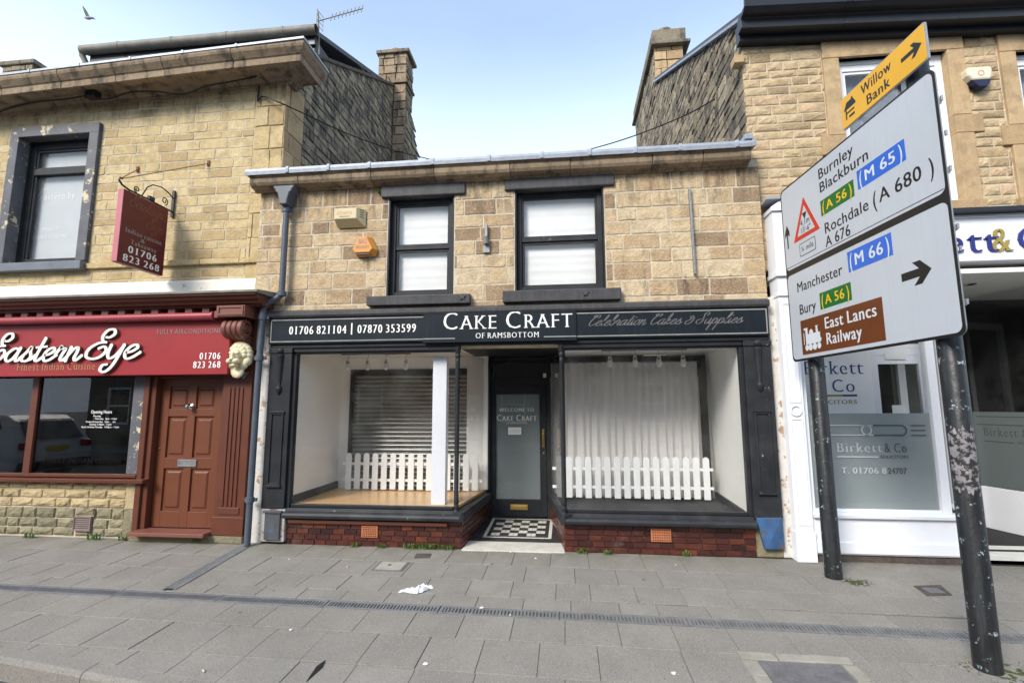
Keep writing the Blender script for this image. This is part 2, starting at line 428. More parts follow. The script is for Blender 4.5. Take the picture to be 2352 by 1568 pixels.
M['cream_shaded'] = paint('shaded cream plastic', (0.40, 0.35, 0.22), 0.5, 0.06, 6, bmp=0)  # box cream darkened so the underside's shade sits in the colour
M['orange_ink'] = paint('orange print', (0.60, 0.20, 0.05), 0.5, 0.03, 6, bmp=0)
M['ghost_ink'] = paint('ghost of old lettering', (0.012, 0.009, 0.008), 0.7, 0.05, 6, bmp=0, spec=0.1)
M['brown_ink'] = paint('dark print', (0.10, 0.07, 0.05), 0.5, 0.03, 6, bmp=0)
M['ivory_box'] = paint('ivory plastic', (0.70, 0.66, 0.52), 0.4, 0.04, 6, bmp=0)
M['navy'] = paint('navy plastic', (0.012, 0.016, 0.055), 0.35, 0.05, 6, bmp=0)
M['blue_letter'] = paint('royal blue letter', (0.022, 0.03, 0.20), 0.35, 0.05, 6, bmp=0)
M['olive_letter'] = paint('old gold letter', (0.33, 0.25, 0.055), 0.35, 0.05, 6, bmp=0)
M['grey_ink'] = paint('grey cut lettering', (0.085, 0.095, 0.095), 0.5, 0.05, 6, bmp=0)
M['pale_ink'] = paint('pale cut lettering', (0.50, 0.53, 0.54), 0.5, 0.05, 6, bmp=0)
M['faint_ink'] = paint('faint grey lettering', (0.52, 0.50, 0.49), 0.5, 0.05, 6, bmp=0)
M['sign_white'] = paint('reflective white sheet', (0.475, 0.51, 0.555), 0.32, 0.03, 2, bmp=0, streak=(0.43, 0.46, 0.50))
M['sign_black'] = paint('sign black', (0.014, 0.013, 0.013), 0.4, 0.05, 6, bmp=0)
M['sign_blue'] = paint('motorway blue', (0.030, 0.13, 0.56), 0.35, 0.04, 4, bmp=0)
M['sign_green'] = paint('primary route green', (0.008, 0.13, 0.026), 0.35, 0.04, 4, bmp=0)
M['sign_yellow'] = paint('route number yellow', (0.72, 0.46, 0.015), 0.35, 0.03, 4, bmp=0)
M['sign_brown'] = paint('tourist brown', (0.135, 0.042, 0.013), 0.35, 0.05, 4, bmp=0)
M['sign_red'] = paint('warning red', (0.52, 0.03, 0.018), 0.35, 0.04, 4, bmp=0)
M['sign_amber'] = paint('amber sign face', (0.72, 0.385, 0.02), 0.35, 0.05, 3, bmp=0)
M['sign_letter'] = paint('sign white legend', (0.62, 0.66, 0.70), 0.4, 0.02, 4, bmp=0)
M['alu'] = paint('sign back aluminium', (0.40, 0.41, 0.42), 0.4, 0.08, 9, metal=0.6, bmp=0)
M['pole'] = paint('chipped black post paint', (0.016, 0.017, 0.019), 0.38, 0.25, 5, chip=(0.30, 0.38, 0.39), chipamt=0.605, chipscale=15, bmp=0.5, bs=22, streak=(0.075, 0.08, 0.085))
M['pole_patch'] = paint('scraped pale post patch', (0.25, 0.235, 0.245), 0.6, 0.3, 9, chip=(0.025, 0.025, 0.026), chipamt=0.485, chipscale=26, streak=(0.10, 0.10, 0.10))
M['paper'] = paint('paper', (0.78, 0.80, 0.76), 0.8, 0.03, 8, bmp=0)
M['tissue'] = paint('white tissue', (0.82, 0.83, 0.88), 0.9, 0.05, 40, bmp=0.3)
M['cork'] = paint('cigarette filter', (0.55, 0.26, 0.10), 0.9, 0.2, 80, bmp=0)
M['grate'] = paint('cast grating', (0.20, 0.205, 0.21), 0.6, 0.2, 14, metal=0.2, bmp=0.3)
M['iron_cover'] = paint('worn cast iron cover', (0.165, 0.160, 0.165), 0.6, 0.22, 12, metal=0.15, bmp=0.5, grime=(0.10, 0.095, 0.09))
M['concrete'] = paint('concrete', (0.33, 0.315, 0.27), 0.9, 0.15, 12, bmp=0.5)
M['dirt'] = paint('dirty tarmac patch', (0.085, 0.07, 0.06), 0.95, 0.35, 24, bmp=0.9, bs=60)
M['moss'] = paint('moss', (0.065, 0.085, 0.025), 0.95, 0.4, 30, bmp=0.9)
M['leaf'] = paint('weed leaf', (0.085, 0.17, 0.03), 0.6, 0.4, 30, bmp=0)
M['tile_white'] = paint('white mosaic tile', (0.68, 0.67, 0.60), 0.4, 0.08, 10, bmp=0.1, grime=(0.45, 0.42, 0.36))
M['tile_black'] = paint('black mosaic tile', (0.042, 0.040, 0.042), 0.4, 0.2, 10, bmp=0.1)
M['step_stone'] = paint('worn pale step', (0.56, 0.54, 0.48), 0.7, 0.12, 8, grime=(0.36, 0.33, 0.28))
M['tarmac'] = paint('tarmac', (0.055, 0.058, 0.062), 0.9, 0.25, 40, bmp=0.8, bs=120)
M['earth'] = paint('ground', (0.15, 0.145, 0.135), 0.95, 0.2, 1)
M['bird'] = paint('grey feathers', (0.32, 0.31, 0.33), 0.8, 0.3, 40, bmp=0)
M['glass'] = glassmat('shop window glass')
M['glass_dark'] = glassmat('dim window glass', tint=(0.50, 0.50, 0.50), ior=1.62, dirt=0.015)
M['bulb'] = paint('whitened lamp glass', (0.74, 0.74, 0.72), 0.12, 0.02, 9, bmp=0, spec=0.8)  # opaque white puts the lamps' glassy brightness into the colour
M['frost'] = film('frosted window film', (0.42, 0.475, 0.48), 0.9)
M['frost_door'] = film('frosted door film', (0.36, 0.42, 0.42), 0.66)
M['office_room'] = paint('dim office wall', (0.085, 0.085, 0.08), 0.8, 0.2, 2)
M['frost_shaded'] = film('shaded frosted film', (0.20, 0.245, 0.25), 0.9)  # darker copy of the frosted film, entrance shade put into its colour
M['sheer'] = film('sheer net curtain', (0.86, 0.84, 0.83), 0.84)
M['car_paint'] = paint('silver car paint', (0.62, 0.63, 0.65), 0.3, 0.02, 3, metal=0.0, bmp=0)
M['tyre'] = paint('tyre', (0.02, 0.02, 0.02), 0.8, 0.2, 9)
M['plate'] = paint('yellow number plate', (0.70, 0.48, 0.03), 0.4, 0.02, 9, bmp=0)
M['lamp_red'] = paint('red lamp lens', (0.35, 0.01, 0.01), 0.2, 0.05, 9, bmp=0)
M['render_far'] = paint('far rendered wall', (0.17, 0.145, 0.115), 0.9, 0.15, 2)
def slabs_mat():
    m, t, b = newmat('concrete flags')
    a = N(t, 'ShaderNodeAttribute', attribute_name='tint')
    base = ramp(t, a.outputs['Fac'], [(0.0, (0.232, 0.214, 0.190)), (0.5, (0.258, 0.239, 0.212)), (1.0, (0.286, 0.266, 0.237))])
    base = mixc(t, ramp(t, noise(t, 1.3, 7, 0.7), [(0.38, 0), (0.70, 0.60)]), base, (0.165, 0.156, 0.138))
    base = mixc(t, ramp(t, noise(t, 5.5, 8, 0.75), [(0.5, 0), (0.75, 0.35)]), base, (0.17, 0.165, 0.125))
    base = mixc(t, ramp(t, noise(t, 105, 2, 0.6), [(0.58, 0), (0.68, 0.7)]), base, (0.38, 0.37, 0.35))
    base = mixc(t, ramp(t, noise(t, 95, 2, 0.6), [(0.32, 0.6), (0.43, 0)]), base, (0.085, 0.08, 0.075))
    vo = N(t, 'ShaderNodeTexVoronoi'); vo.inputs['Scale'].default_value = 2.7            # old trodden gum
    g_ = N(t, 'ShaderNodeNewGeometry'); t.links.new(g_.outputs['Position'], vo.inputs['Vector'])
    wn = N(t, 'ShaderNodeSeparateColor'); t.links.new(vo.outputs['Color'], wn.inputs[0])
    spot = ramp(t, vo.outputs['Distance'], [(0.038, 0.75), (0.052, 0)])
    keep = ramp(t, wn.outputs[0], [(0.62, 0), (0.64, 1)])
    base = mixc(t, mixc(t, 1.0, spot, keep, 'MULTIPLY'), base, (0.075, 0.072, 0.066))
    sy = N(t, 'ShaderNodeSeparateXYZ'); t.links.new(g_.outputs['Position'], sy.inputs[0])
    mr = N(t, 'ShaderNodeMapRange'); mr.inputs['From Min'].default_value = -0.55; mr.inputs['From Max'].default_value = -0.02
    t.links.new(sy.outputs['Y'], mr.inputs['Value'])
    al = mixc(t, 1.0, mr.outputs[0], ramp(t, noise(t, 3.5, 8, 0.75), [(0.40, 0), (0.66, 0.8)]), 'MULTIPLY')
    base = mixc(t, al, base, (0.135, 0.135, 0.085))                                       # algae and dirt washed against the walls
    t.links.new(base, b.inputs['Base Color'])
    b.inputs['Roughness'].default_value = 0.85
    b.inputs['Specular IOR Level'].default_value = 0.25
    bump(t, b, noise(t, 150, 3, 0.6), 0.35, 0.004)
    return m
M['flags'] = slabs_mat()
def glazed(name='glazed oxblood brick'):
    m, t, b = newmat(name)
    a = N(t, 'ShaderNodeAttribute', attribute_name='tint')
    base = ramp(t, a.outputs['Fac'], [(0.0, (0.030, 0.012, 0.012)), (0.35, (0.062, 0.019, 0.016)), (0.7, (0.098, 0.027, 0.018)), (1.0, (0.165, 0.048, 0.024))])
    base = mixc(t, ramp(t, noise(t, 9, 6, 0.7, stretch=(0.6, 0.6, 2)), [(0.42, 0), (0.7, 0.75)]), base, (0.03, 0.012, 0.013))
    base = mixc(t, ramp(t, noise(t, 3.0, 8, 0.75), [(0.58, 0), (0.72, 0.5)]), base, (0.17, 0.125, 0.105))
    base = mixc(t, ramp(t, noise(t, 7.5, 6, 0.7), [(0.715, 0), (0.725, 1)]), base, (0.42, 0.38, 0.27))
    t.links.new(base, b.inputs['Base Color'])
    b.inputs['Roughness'].default_value = 0.25
    bump(t, b, noise(t, 25, 4), 0.12, 0.01)
    return m
M['glazed'] = glazed()
# ---------------------------------------------------------------- lettering
def _fontmesh(s, off=0.0):
    cu = bpy.data.curves.new('glyph', 'FONT')
    cu.body = s; cu.size = 1.0; cu.dimensions = '2D'; cu.fill_mode = 'FRONT'; cu.offset = off; cu.resolution_u = 3
    o = bpy.data.objects.new('glyph', cu); col.objects.link(o)
    dg = bpy.context.evaluated_depsgraph_get(); dg.update()
    me = bpy.data.meshes.new_from_object(o.evaluated_get(dg))
    vs = [(v.co.x, v.co.y) for v in me.vertices]
    fs = [tuple(p.vertices) for p in me.polygons]
    bpy.data.objects.remove(o); bpy.data.curves.remove(cu); bpy.data.meshes.remove(me)
    return vs, fs
def _w(s):
    v, _ = _fontmesh(s)
    return max(p[0] for p in v) - min(p[0] for p in v)
_hv, _ = _fontmesh('H')
CAPH = max(p[1] for p in _hv) - min(p[1] for p in _hv)
_lv, _ = _fontmesh('l')
STEM = (max(p[0] for p in _lv) - min(p[0] for p in _lv)) / CAPH
ASC = max(p[1] for p in _lv) / CAPH
_xv, _ = _fontmesh('x')
XH = max(p[1] for p in _xv) / CAPH
HH = _w('HH')
SPACE = (_w('H H') - HH) / CAPH
_gc = {}
def glyph(c, style):
    k = (c, style)
    if k in _gc: return _gc[k]
    if c == ' ':
        _gc[k] = ([], [], SPACE); return _gc[k]
    adv = (_w('H' + c + 'H') - HH) / CAPH
    off, smear, serif = {'sans': (0, 0, 0), 'medium': (0, 0.022, 0), 'bold': (0, 0.034, 0), 'serif': (-0.018, 0.034, 0.075), 'boldserif': (-0.012, 0.062, 0.07), 'fineserif': (-0.021, 0.018, 0.06)}[style]
    vs, fs = _fontmesh(c, off)
    vs = [(x / CAPH, y / CAPH) for x, y in vs]
    V, F = [], []
    if not serif and not smear:
        V = [(x, y, 0) for x, y in vs]; F = fs
    else:
        steps = 4
        for i in range(steps + 1):
            dx = smear * (2 * i / steps - 1); b = len(V)
            V += [(x + dx, y, i * 0.012) for x, y in vs]
            F += [tuple(b + j for j in f) for f in fs]
        cnt = {}
        for f in (fs if serif else []):
            for i in range(len(f)):
                e = tuple(sorted((f[i], f[(i + 1) % len(f)]))); cnt[e] = cnt.get(e, 0) + 1
        th = 0.055
        for (a, b_), n in cnt.items():
            if n != 1: continue
            (xa, ya), (xb, yb) = vs[a], vs[b_]
            if abs(ya - yb) > 0.006: continue
            lv = None
            for L, sg in ((0, 1), (1, -1), (XH, -1), (ASC, -1)):
                if abs(ya - L) < 0.04: lv = sg
            if lv is None: continue
            x0, x1 = min(xa, xb), max(xa, xb)
            ln = x1 - x0
            if ln < STEM * 0.45: continue
            if ln <= STEM * 2.0:
                q = (x0 - smear - serif, x1 + smear + serif)
            elif c in 'BDEFLPRbp': q = (x0 - smear - serif, x0 + 0.1)
            else: continue
            if c in 'TtfI1z27' and ln > STEM * 2: continue
            y0, y1 = (ya, ya + th) if lv > 0 else (ya - th, ya)
            b = len(V)
            V += [(q[0], y0, 0.07), (q[1], y0, 0.07), (q[1], y1, 0.07), (q[0], y1, 0.07)]
            F.append((b, b + 1, b + 2, b + 3))
        adv += 2 * smear + serif * 0.9
    _gc[k] = (V, F, adv)
    return _gc[k]
def text(mb, s, O, U, V, cap, width=None, align='l', style='sans', m=0, depth=0.0, side=None, caps=False, sx=1.0, mirror=False):
    """flat lettering in the plane (U right, V up) at O; with depth > 0 each glyph gets a body of that thickness behind it"""
    O, U, V = Vector(O), Vector(U).normalized(), Vector(V).normalized()
    Nn = U.cross(V)
    x = 0; run = []
    for ch in s:
        k = 1.0
        if caps and ch.islower(): ch = ch.upper(); k = 0.80
        g = glyph(ch, style)
        run.append((g, x, k)); x += g[2] * k
    tot = x * cap
    sx = width / tot if width else sx
    x0 = {'l': 0, 'c': -0.5, 'r': -1}[align] * x * cap * sx
    for (gv, gf, adv), gx, k in run:
        if not gv: continue
        P = [O + U * (x0 + (gx + vx * k) * cap * sx) + V * (vy * k * cap) + Nn * (vz * cap * 0.06) for vx, vy, vz in gv]
        if depth:
            mb.add([p + Nn * depth for p in P], gf, m)
            cnt = {}
            for f in gf:
                for i in range(len(f)):
                    e = (f[i], f[(i + 1) % len(f)]); kk = tuple(sorted(e)); cnt[kk] = cnt.get(kk, 0) + 1
            for (a, b), n in cnt.items():
                if n == 1: mb.add([P[a], P[b], P[b] + Nn * depth, P[a] + Nn * depth], [(0, 1, 2, 3)], side if side is not None else m)
        else:
            mb.add(P, gf, m)
    return x * cap * sx
SCR = {
 'a': (1.12, [[(0.85, 0.86), (0.5, 1.02), (0.14, 0.66), (0.1, 0.24), (0.34, 0.0), (0.64, 0.25), (0.85, 0.86)], [(0.88, 1.02), (0.8, 0.3), (0.92, 0.02), (1.14, 0.15), (1.3, 0.42)]]),
 's': (0.86, [[(-0.02, 0.2), (0.3, 0.7), (0.5, 1.12), (0.56, 0.75), (0.72, 0.35), (0.56, 0.03), (0.24, 0.02), (0.14, 0.2)], [(0.62, 0.06), (0.82, 0.16), (1.0, 0.42)]]),
 't': (0.66, [[(0.4, 1.75), (0.26, 0.6), (0.26, 0.1), (0.46, 0.02), (0.8, 0.4)], [(0.02, 1.06), (0.72, 1.12)]]),
 'e': (0.86, [[(0.08, 0.42), (0.46, 0.52), (0.72, 0.8), (0.56, 1.02), (0.24, 0.82), (0.12, 0.36), (0.32, 0.0), (0.64, 0.08), (1.0, 0.44)]]),
 'r': (0.82, [[(0.04, 0.5), (0.26, 1.12), (0.32, 0.94), (0.6, 0.92), (0.52, 0.5), (0.5, 0.12), (0.68, 0.02), (0.95, 0.36)]]),
 'n': (1.06, [[(0.14, 1.0), (0.1, 0.0)], [(0.12, 0.35), (0.36, 0.88), (0.62, 1.0), (0.68, 0.66), (0.64, 0.2), (0.8, 0.0), (1.1, 0.36)]]),
 'y': (0.98, [[(0.06, 1.0), (0.08, 0.36), (0.3, 0.02), (0.62, 0.3), (0.84, 0.98)], [(0.84, 1.0), (0.76, 0.1), (0.62, -0.62), (0.34, -0.98), (0.04, -0.84), (0.06, -0.5), (0.3, -0.42)]]),
 'E': (1.32, [[(0.86, 1.62), (1.08, 1.62), (1.28, 1.88), (1.12, 2.2), (0.78, 2.14), (0.62, 1.72), (0.76, 1.34), (0.98, 1.24)], [(0.98, 1.24), (0.5, 1.16), (0.1, 0.72), (0.14, 0.2), (0.56, 0.0), (1.0, 0.16), (1.2, 0.6), (0.98, 0.92), (0.7, 0.78)]]),
 'C': (1.25, [[(0.98, 1.5), (1.2, 1.72), (1.02, 2.02), (0.58, 1.8), (0.2, 1.0), (0.22, 0.3), (0.56, 0.0), (0.95, 0.18), (1.25, 0.5)], [(0.62, 1.85), (0.4, 2.05), (0.2, 1.85), (0.45, 1.6), (0.8, 1.75)]]),
 'l': (0.58, [[(0.0, 0.3), (0.42, 1.4), (0.46, 2.0), (0.28, 1.9), (0.15, 0.8), (0.2, 0.1), (0.4, 0.02), (0.7, 0.38)]]),
 'b': (0.86, [[(0.0, 0.3), (0.42, 1.5), (0.44, 2.1), (0.26, 1.85), (0.15, 0.8), (0.16, 0.18), (0.4, 0.0), (0.66, 0.3), (0.6, 0.85), (0.42, 0.92), (0.95, 0.86)]]),
 'i': (0.5, [[(0.0, 0.42), (0.2, 1.0), (0.16, 0.3), (0.28, 0.02), (0.6, 0.4)], [(0.24, 1.42), (0.27, 1.5)]]),
 'o': (0.9, [[(0.5, 1.0), (0.16, 0.76), (0.12, 0.2), (0.4, 0.0), (0.7, 0.3), (0.66, 0.85), (0.5, 1.0), (0.98, 0.86)]]),
 'k': (0.92, [[(0.0, 0.3), (0.42, 1.5), (0.44, 2.1), (0.26, 1.85), (0.16, 0.8), (0.12, 0.0)], [(0.16, 0.4), (0.5, 0.98), (0.66, 0.8), (0.3, 0.52), (0.55, 0.06), (0.95, 0.4)]]),
 'u': (1.08, [[(0.0, 0.6), (0.12, 1.0), (0.08, 0.3), (0.3, 0.0), (0.62, 0.3), (0.74, 1.0)], [(0.74, 1.0), (0.7, 0.2), (0.84, 0.0), (1.14, 0.4)]]),
 'p': (1.0, [[(0.02, 0.5), (0.22, 1.1), (0.1, 0.0), (-0.02, -1.15)], [(0.14, 0.5), (0.42, 1.0), (0.72, 0.8), (0.66, 0.2), (0.4, 0.0), (0.2, 0.2)], [(0.6, 0.1), (0.8, 0.1), (1.05, 0.42)]]),
 'S': (1.2, [[(0.95, 1.55), (1.15, 1.85), (0.9, 2.12), (0.5, 1.9), (0.62, 1.2), (0.78, 0.5), (0.5, 0.02), (0.05, 0.1), (-0.15, 0.55), (0.3, 0.85), (0.9, 0.7)]]),
 '&': (1.3, [[(1.15, 0.9), (1.0, 0.3), (0.55, -0.05), (0.15, 0.1), (0.15, 0.5), (0.55, 0.75), (0.9, 1.15), (0.75, 1.5), (0.45, 1.4), (0.5, 1.1), (1.2, 1.1)]]),
 ' ': (0.62, [])}
def catmull(p, n=7):
    q = [p[0]] + list(p) + [p[-1]]
    o = []
    for i in range(1, len(q) - 2):
        for k in range(n):
            t = k / n
            o.append(tuple(0.5 * (2 * q[i][j] + (q[i + 1][j] - q[i - 1][j]) * t + (2 * q[i - 1][j] - 5 * q[i][j] + 4 * q[i + 1][j] - q[i + 2][j]) * t * t + (3 * q[i][j] - q[i - 1][j] - 3 * q[i + 1][j] + q[i + 2][j]) * t ** 3) for j in range(len(p[0]))))
    o.append(tuple(p[-1]))
    return o
def script(mb, s, O, U, V, xh, thick, thin, slant=0.3, width=None, depth=0.0, m=0, side=1):
    O, U, V = Vector(O), Vector(U).normalized(), Vector(V).normalized()
    Nn = U.cross(V)
    tot = sum(SCR[c][0] for c in s)
    sx = width / (tot * xh) if width else 1.0
    gx = 0; lay = 0
    for c in s:
        adv, strokes = SCR[c]
        for st in strokes:
            pts = catmull(st) if len(st) > 2 else [tuple(st[0]), tuple(st[1])]
            P = [Vector(((gx + x + y * slant) * xh * sx, y * xh)) for x, y in pts]
            lay += 1
            z = Nn * (depth + (lay % 5) * 0.0004)
            L, Rr = [], []
            for i, p in enumerate(P):
                d = (P[min(i + 1, len(P) - 1)] - P[max(i - 1, 0)])
                if d.length < 1e-9: d = Vector((1, 0))
                d.normalize()
                k = abs(d.y) ** 1.2
                w = (thin + (thick - thin) * k) / 2
                n = Vector((-d.y, d.x)) * w
                L.append(p + n); Rr.append(p - n)
            W = lambda q: O + U * q.x + V * q.y
            for i in range(len(P) - 1):
                q = [W(L[i]), W(L[i + 1]), W(Rr[i + 1]), W(Rr[i])]
                mb.add([v + z for v in q], [(0, 1, 2, 3)], m)
                if depth:
                    mb.add([q[0], q[1], q[1] + z, q[0] + z], [(0, 1, 2, 3)], side)
                    mb.add([q[3], q[2], q[2] + z, q[3] + z], [(0, 1, 2, 3)], side)
            for e, ww in ((P[0], (L[0] - Rr[0]).length / 2), (P[-1], (L[-1] - Rr[-1]).length / 2)):
                ww *= 1.12 if depth else 1.0
                ring = [W(e + Vector((math.cos(a * math.pi / 6), math.sin(a * math.pi / 6))) * ww) for a in range(12)]
                mb.add([v + z + Nn * 0.0002 for v in ring], [tuple(range(12))], m)
                if depth:
                    for a in range(12): mb.add([ring[a], ring[(a + 1) % 12], ring[(a + 1) % 12] + z, ring[a] + z], [(0, 1, 2, 3)], side)
        gx += adv
XU, ZU = Vector((1, 0, 0)), Vector((0, 0, 1))
# ---------------------------------------------------------------- masonry
def clip_top(f): return f
def masonry(mb, u0, u1, v0, v1, mapf, rows, lens, holes=(), depth=0.02, joint=0.008, seed=1, rough=0.006, rock=False, top=None, m=0, edges=None, dark=0.0):
    """coursed blocks over (u, v); mapf(u, v, n) -> world, n is how far a point stands out of the mortar face"""
    rnd = random.Random(seed)
    cuts = sorted(set([v0, v1]))
    v = v0
    while v < v1 - 1e-4:
        h = rnd.uniform(*rows)
        vb = min(v1, v + h)
        if v1 - vb < rows[0] * 0.5: vb = v1
        u = u0 - rnd.uniform(0, lens[1])
        while u < u1:
            ln = rnd.uniform(*lens)
            a, b = max(u, u0), min(u1, u + ln)
            if u1 - b < lens[0] * 0.4: b = u1; ln = u1 - u
            u += ln
            if b - a < 0.03: continue
            rects = [(a, b, v, vb)]
            for (ha, hb, hc, hd) in holes:
                nr = []
                for (ra, rb, rc, rd) in rects:
                    if hb <= ra or ha >= rb or hd <= rc or hc >= rd: nr.append((ra, rb, rc, rd)); continue
                    if ha - ra > 0.015: nr.append((ra, ha, rc, rd))
                    if rb - hb > 0.015: nr.append((hb, rb, rc, rd))
                    xa, xb = max(ra, ha), min(rb, hb)
                    if hc - rc > 0.015: nr.append((xa, xb, rc, hc))
                    if rd - hd > 0.015: nr.append((xa, xb, hd, rd))
                rects = nr
            for (ra, rb, rc, rd) in rects:
                j = joint / 2
                ra += j; rb -= j; rc += j; rd -= j
                if rb - ra < 0.01 or rd - rc < 0.008: continue
                ta, tb = rd, rd
                if top:
                    ta, tb = min(rd, top(ra)), min(rd, top(rb))
                    if max(ta, tb) - rc < 0.02: continue
                    ta, tb = max(ta, rc + 0.004), max(tb, rc + 0.004)
                d = depth + rnd.uniform(-rough, rough)
                tint = min(1, max(0, rnd.gauss(0.6, 0.24) - (dark if rnd.random() < 0.2 else 0)))
                if rnd.random() < 0.07: tint = rnd.uniform(0.0, 0.15)
                c = 0.0045 if not rock else 0.012
                jj = lambda s=0.003: rnd.uniform(-s, s)
                cr = [(ra, rc), (rb, rc), (rb, tb), (ra, ta)]
                cr = [(x + jj(), y + jj()) for x, y in cr]
                cx, cy = (ra + rb) / 2, (rc + max(ta, tb)) / 2
                inn = [(x + (c if x < cx else -c), y + (c if y < cy else -c)) for x, y in cr]
                nx = 4 if rock else 1; ny = 3 if rock else 1
                vs = [mapf(x, y, 0.0) for x, y in cr]
                if not rock:                                  # worn arrises: cut corners and wandering edges
                    w_, h_ = rb - ra, max(ta, tb) - rc
                    k_ = min(1.0, min(w_, h_) / 0.09)
                    o = []
                    for i in range(4):
                        (xa, ya), (xb, yb) = cr[i], cr[(i + 1) % 4]
                        L = max(1e-4, math.hypot(xb - xa, yb - ya)); ex, ey = (xb - xa) / L, (yb - ya) / L
                        c1, c2 = rnd.uniform(0.002, 0.012) * k_, rnd.uniform(0.002, 0.012) * k_
                        o.append((xa + ex * c1, ya + ey * c1))
                        for q in ((0.33, 0.67) if L > 0.12 else (0.5,)):
                            e = rnd.uniform(-0.0020, 0.0055) * k_
                            o.append((xa + (xb - xa) * q - ey * e, ya + (yb - ya) * q + ex * e))
                        o.append((xb - ex * c2, yb - ey * c2))
                    n_ = len(o)
                    c *= k_
                    sx_, sy_ = max(0.3, 1 - 2 * c / max(w_, 1e-3)), max(0.3, 1 - 2 * c / max(h_, 1e-3))
                    tx_, ty_ = rnd.uniform(-1, 1) * rough * 1.2 / max(w_, 0.1), rnd.uniform(-1, 1) * rough * 1.2 / max(h_, 0.1)
                    vs = [mapf(x, y, 0.0) for x, y in o] + [mapf(cx + (x - cx) * (1 + sx_) / 2, cy + (y - cy) * (1 + sy_) / 2, d * 0.80) for x, y in o]
                    vs += [mapf(cx + (x - cx) * sx_, cy + (y - cy) * sy_, d + (x - cx) * tx_ + (y - cy) * ty_) for x, y in o]
                    mb.add(vs, [tuple(range(2 * n_, 3 * n_))] + [(r_ * n_ + i, r_ * n_ + (i + 1) % n_, (r_ + 1) * n_ + (i + 1) % n_, (r_ + 1) * n_ + i) for r_ in (0, 1) for i in range(n_)], m, tint)
                else:
                    g = []
                    for iy in range(ny + 1):
                        for ix in range(nx + 1):
                            s, t = ix / nx, iy / ny
                            x = (inn[0][0] * (1 - s) + inn[1][0] * s) * (1 - t) + (inn[3][0] * (1 - s) + inn[2][0] * s) * t
                            y = (inn[0][1] * (1 - s) + inn[1][1] * s) * (1 - t) + (inn[3][1] * (1 - s) + inn[2][1] * s) * t
                            edge = ix in (0, nx) or iy in (0, ny)
                            g.append(mapf(x + (0 if edge else rnd.uniform(-0.012, 0.012)), y + (0 if edge else rnd.uniform(-0.006, 0.006)), d * (0.7 if edge else 1.15) + rnd.uniform(-1, 1) * d * (0.15 if edge else 0.28)))
                    fs = [(4 + iy * (nx + 1) + ix, 4 + iy * (nx + 1) + ix + 1, 4 + (iy + 1) * (nx + 1) + ix + 1, 4 + (iy + 1) * (nx + 1) + ix) for iy in range(ny) for ix in range(nx)]
                    o = 4; w = nx + 1
                    bot = [o + i for i in range(w)]; topi = [o + ny * w + i for i in range(w)]
                    lef = [o + i * w for i in range(ny + 1)]; rig = [o + i * w + nx for i in range(ny + 1)]
                    fs += [tuple([0, 1] + bot[::-1]), tuple([2, 3] + topi), tuple([3, 0] + lef), tuple([1, 2] + rig[::-1])]
                    mb.add(vs + g, fs, m, tint)
        v = vb
def front(Y): return lambda u, v, n: (u, Y - n, v)
def sideR(X): return lambda u, v, n: (X + n, u, v)      # faces +x, u runs along y
def sideL(X): return lambda u, v, n: (X - n, u, v)      # faces -x
def frame_xz(b, x0, x1, z0, z1, w, y0, y1, m=0, wb=None, wt=None):   # four butted bars
    wb = w if wb is None else wb; wt = w if wt is None else wt
    b.box(x0, x0 + w, y0, y1, z0, z1, m); b.box(x1 - w, x1, y0, y1, z0, z1, m)
    b.box(x0 + w, x1 - w, y0 + 0.001, y1, z0, z0 + wb, m); b.box(x0 + w, x1 - w, y0 + 0.001, y1, z1 - wt, z1, m)
def wall_with_holes(b, x0, x1, z0, z1, y0, y1, holes, m=0):
    xs = sorted(set([x0, x1] + [h[i] for h in holes for i in (0, 1) if x0 < h[i] < x1]))
    zs = sorted(set([z0, z1] + [h[i] for h in holes for i in (2, 3) if z0 < h[i] < z1]))
    for i in range(len(xs) - 1):
        run = None
        for k in range(len(zs) - 1):
            cx, cz = (xs[i] + xs[i + 1]) / 2, (zs[k] + zs[k + 1]) / 2
            if any(h[0] < cx < h[1] and h[2] < cz < h[3] for h in holes):
                if run is not None: b.box(xs[i], xs[i + 1], y0, y1, run, zs[k], m); run = None
            elif run is None: run = zs[k]
        if run is not None: b.box(xs[i], xs[i + 1], y0, y1, run, zs[-1], m)
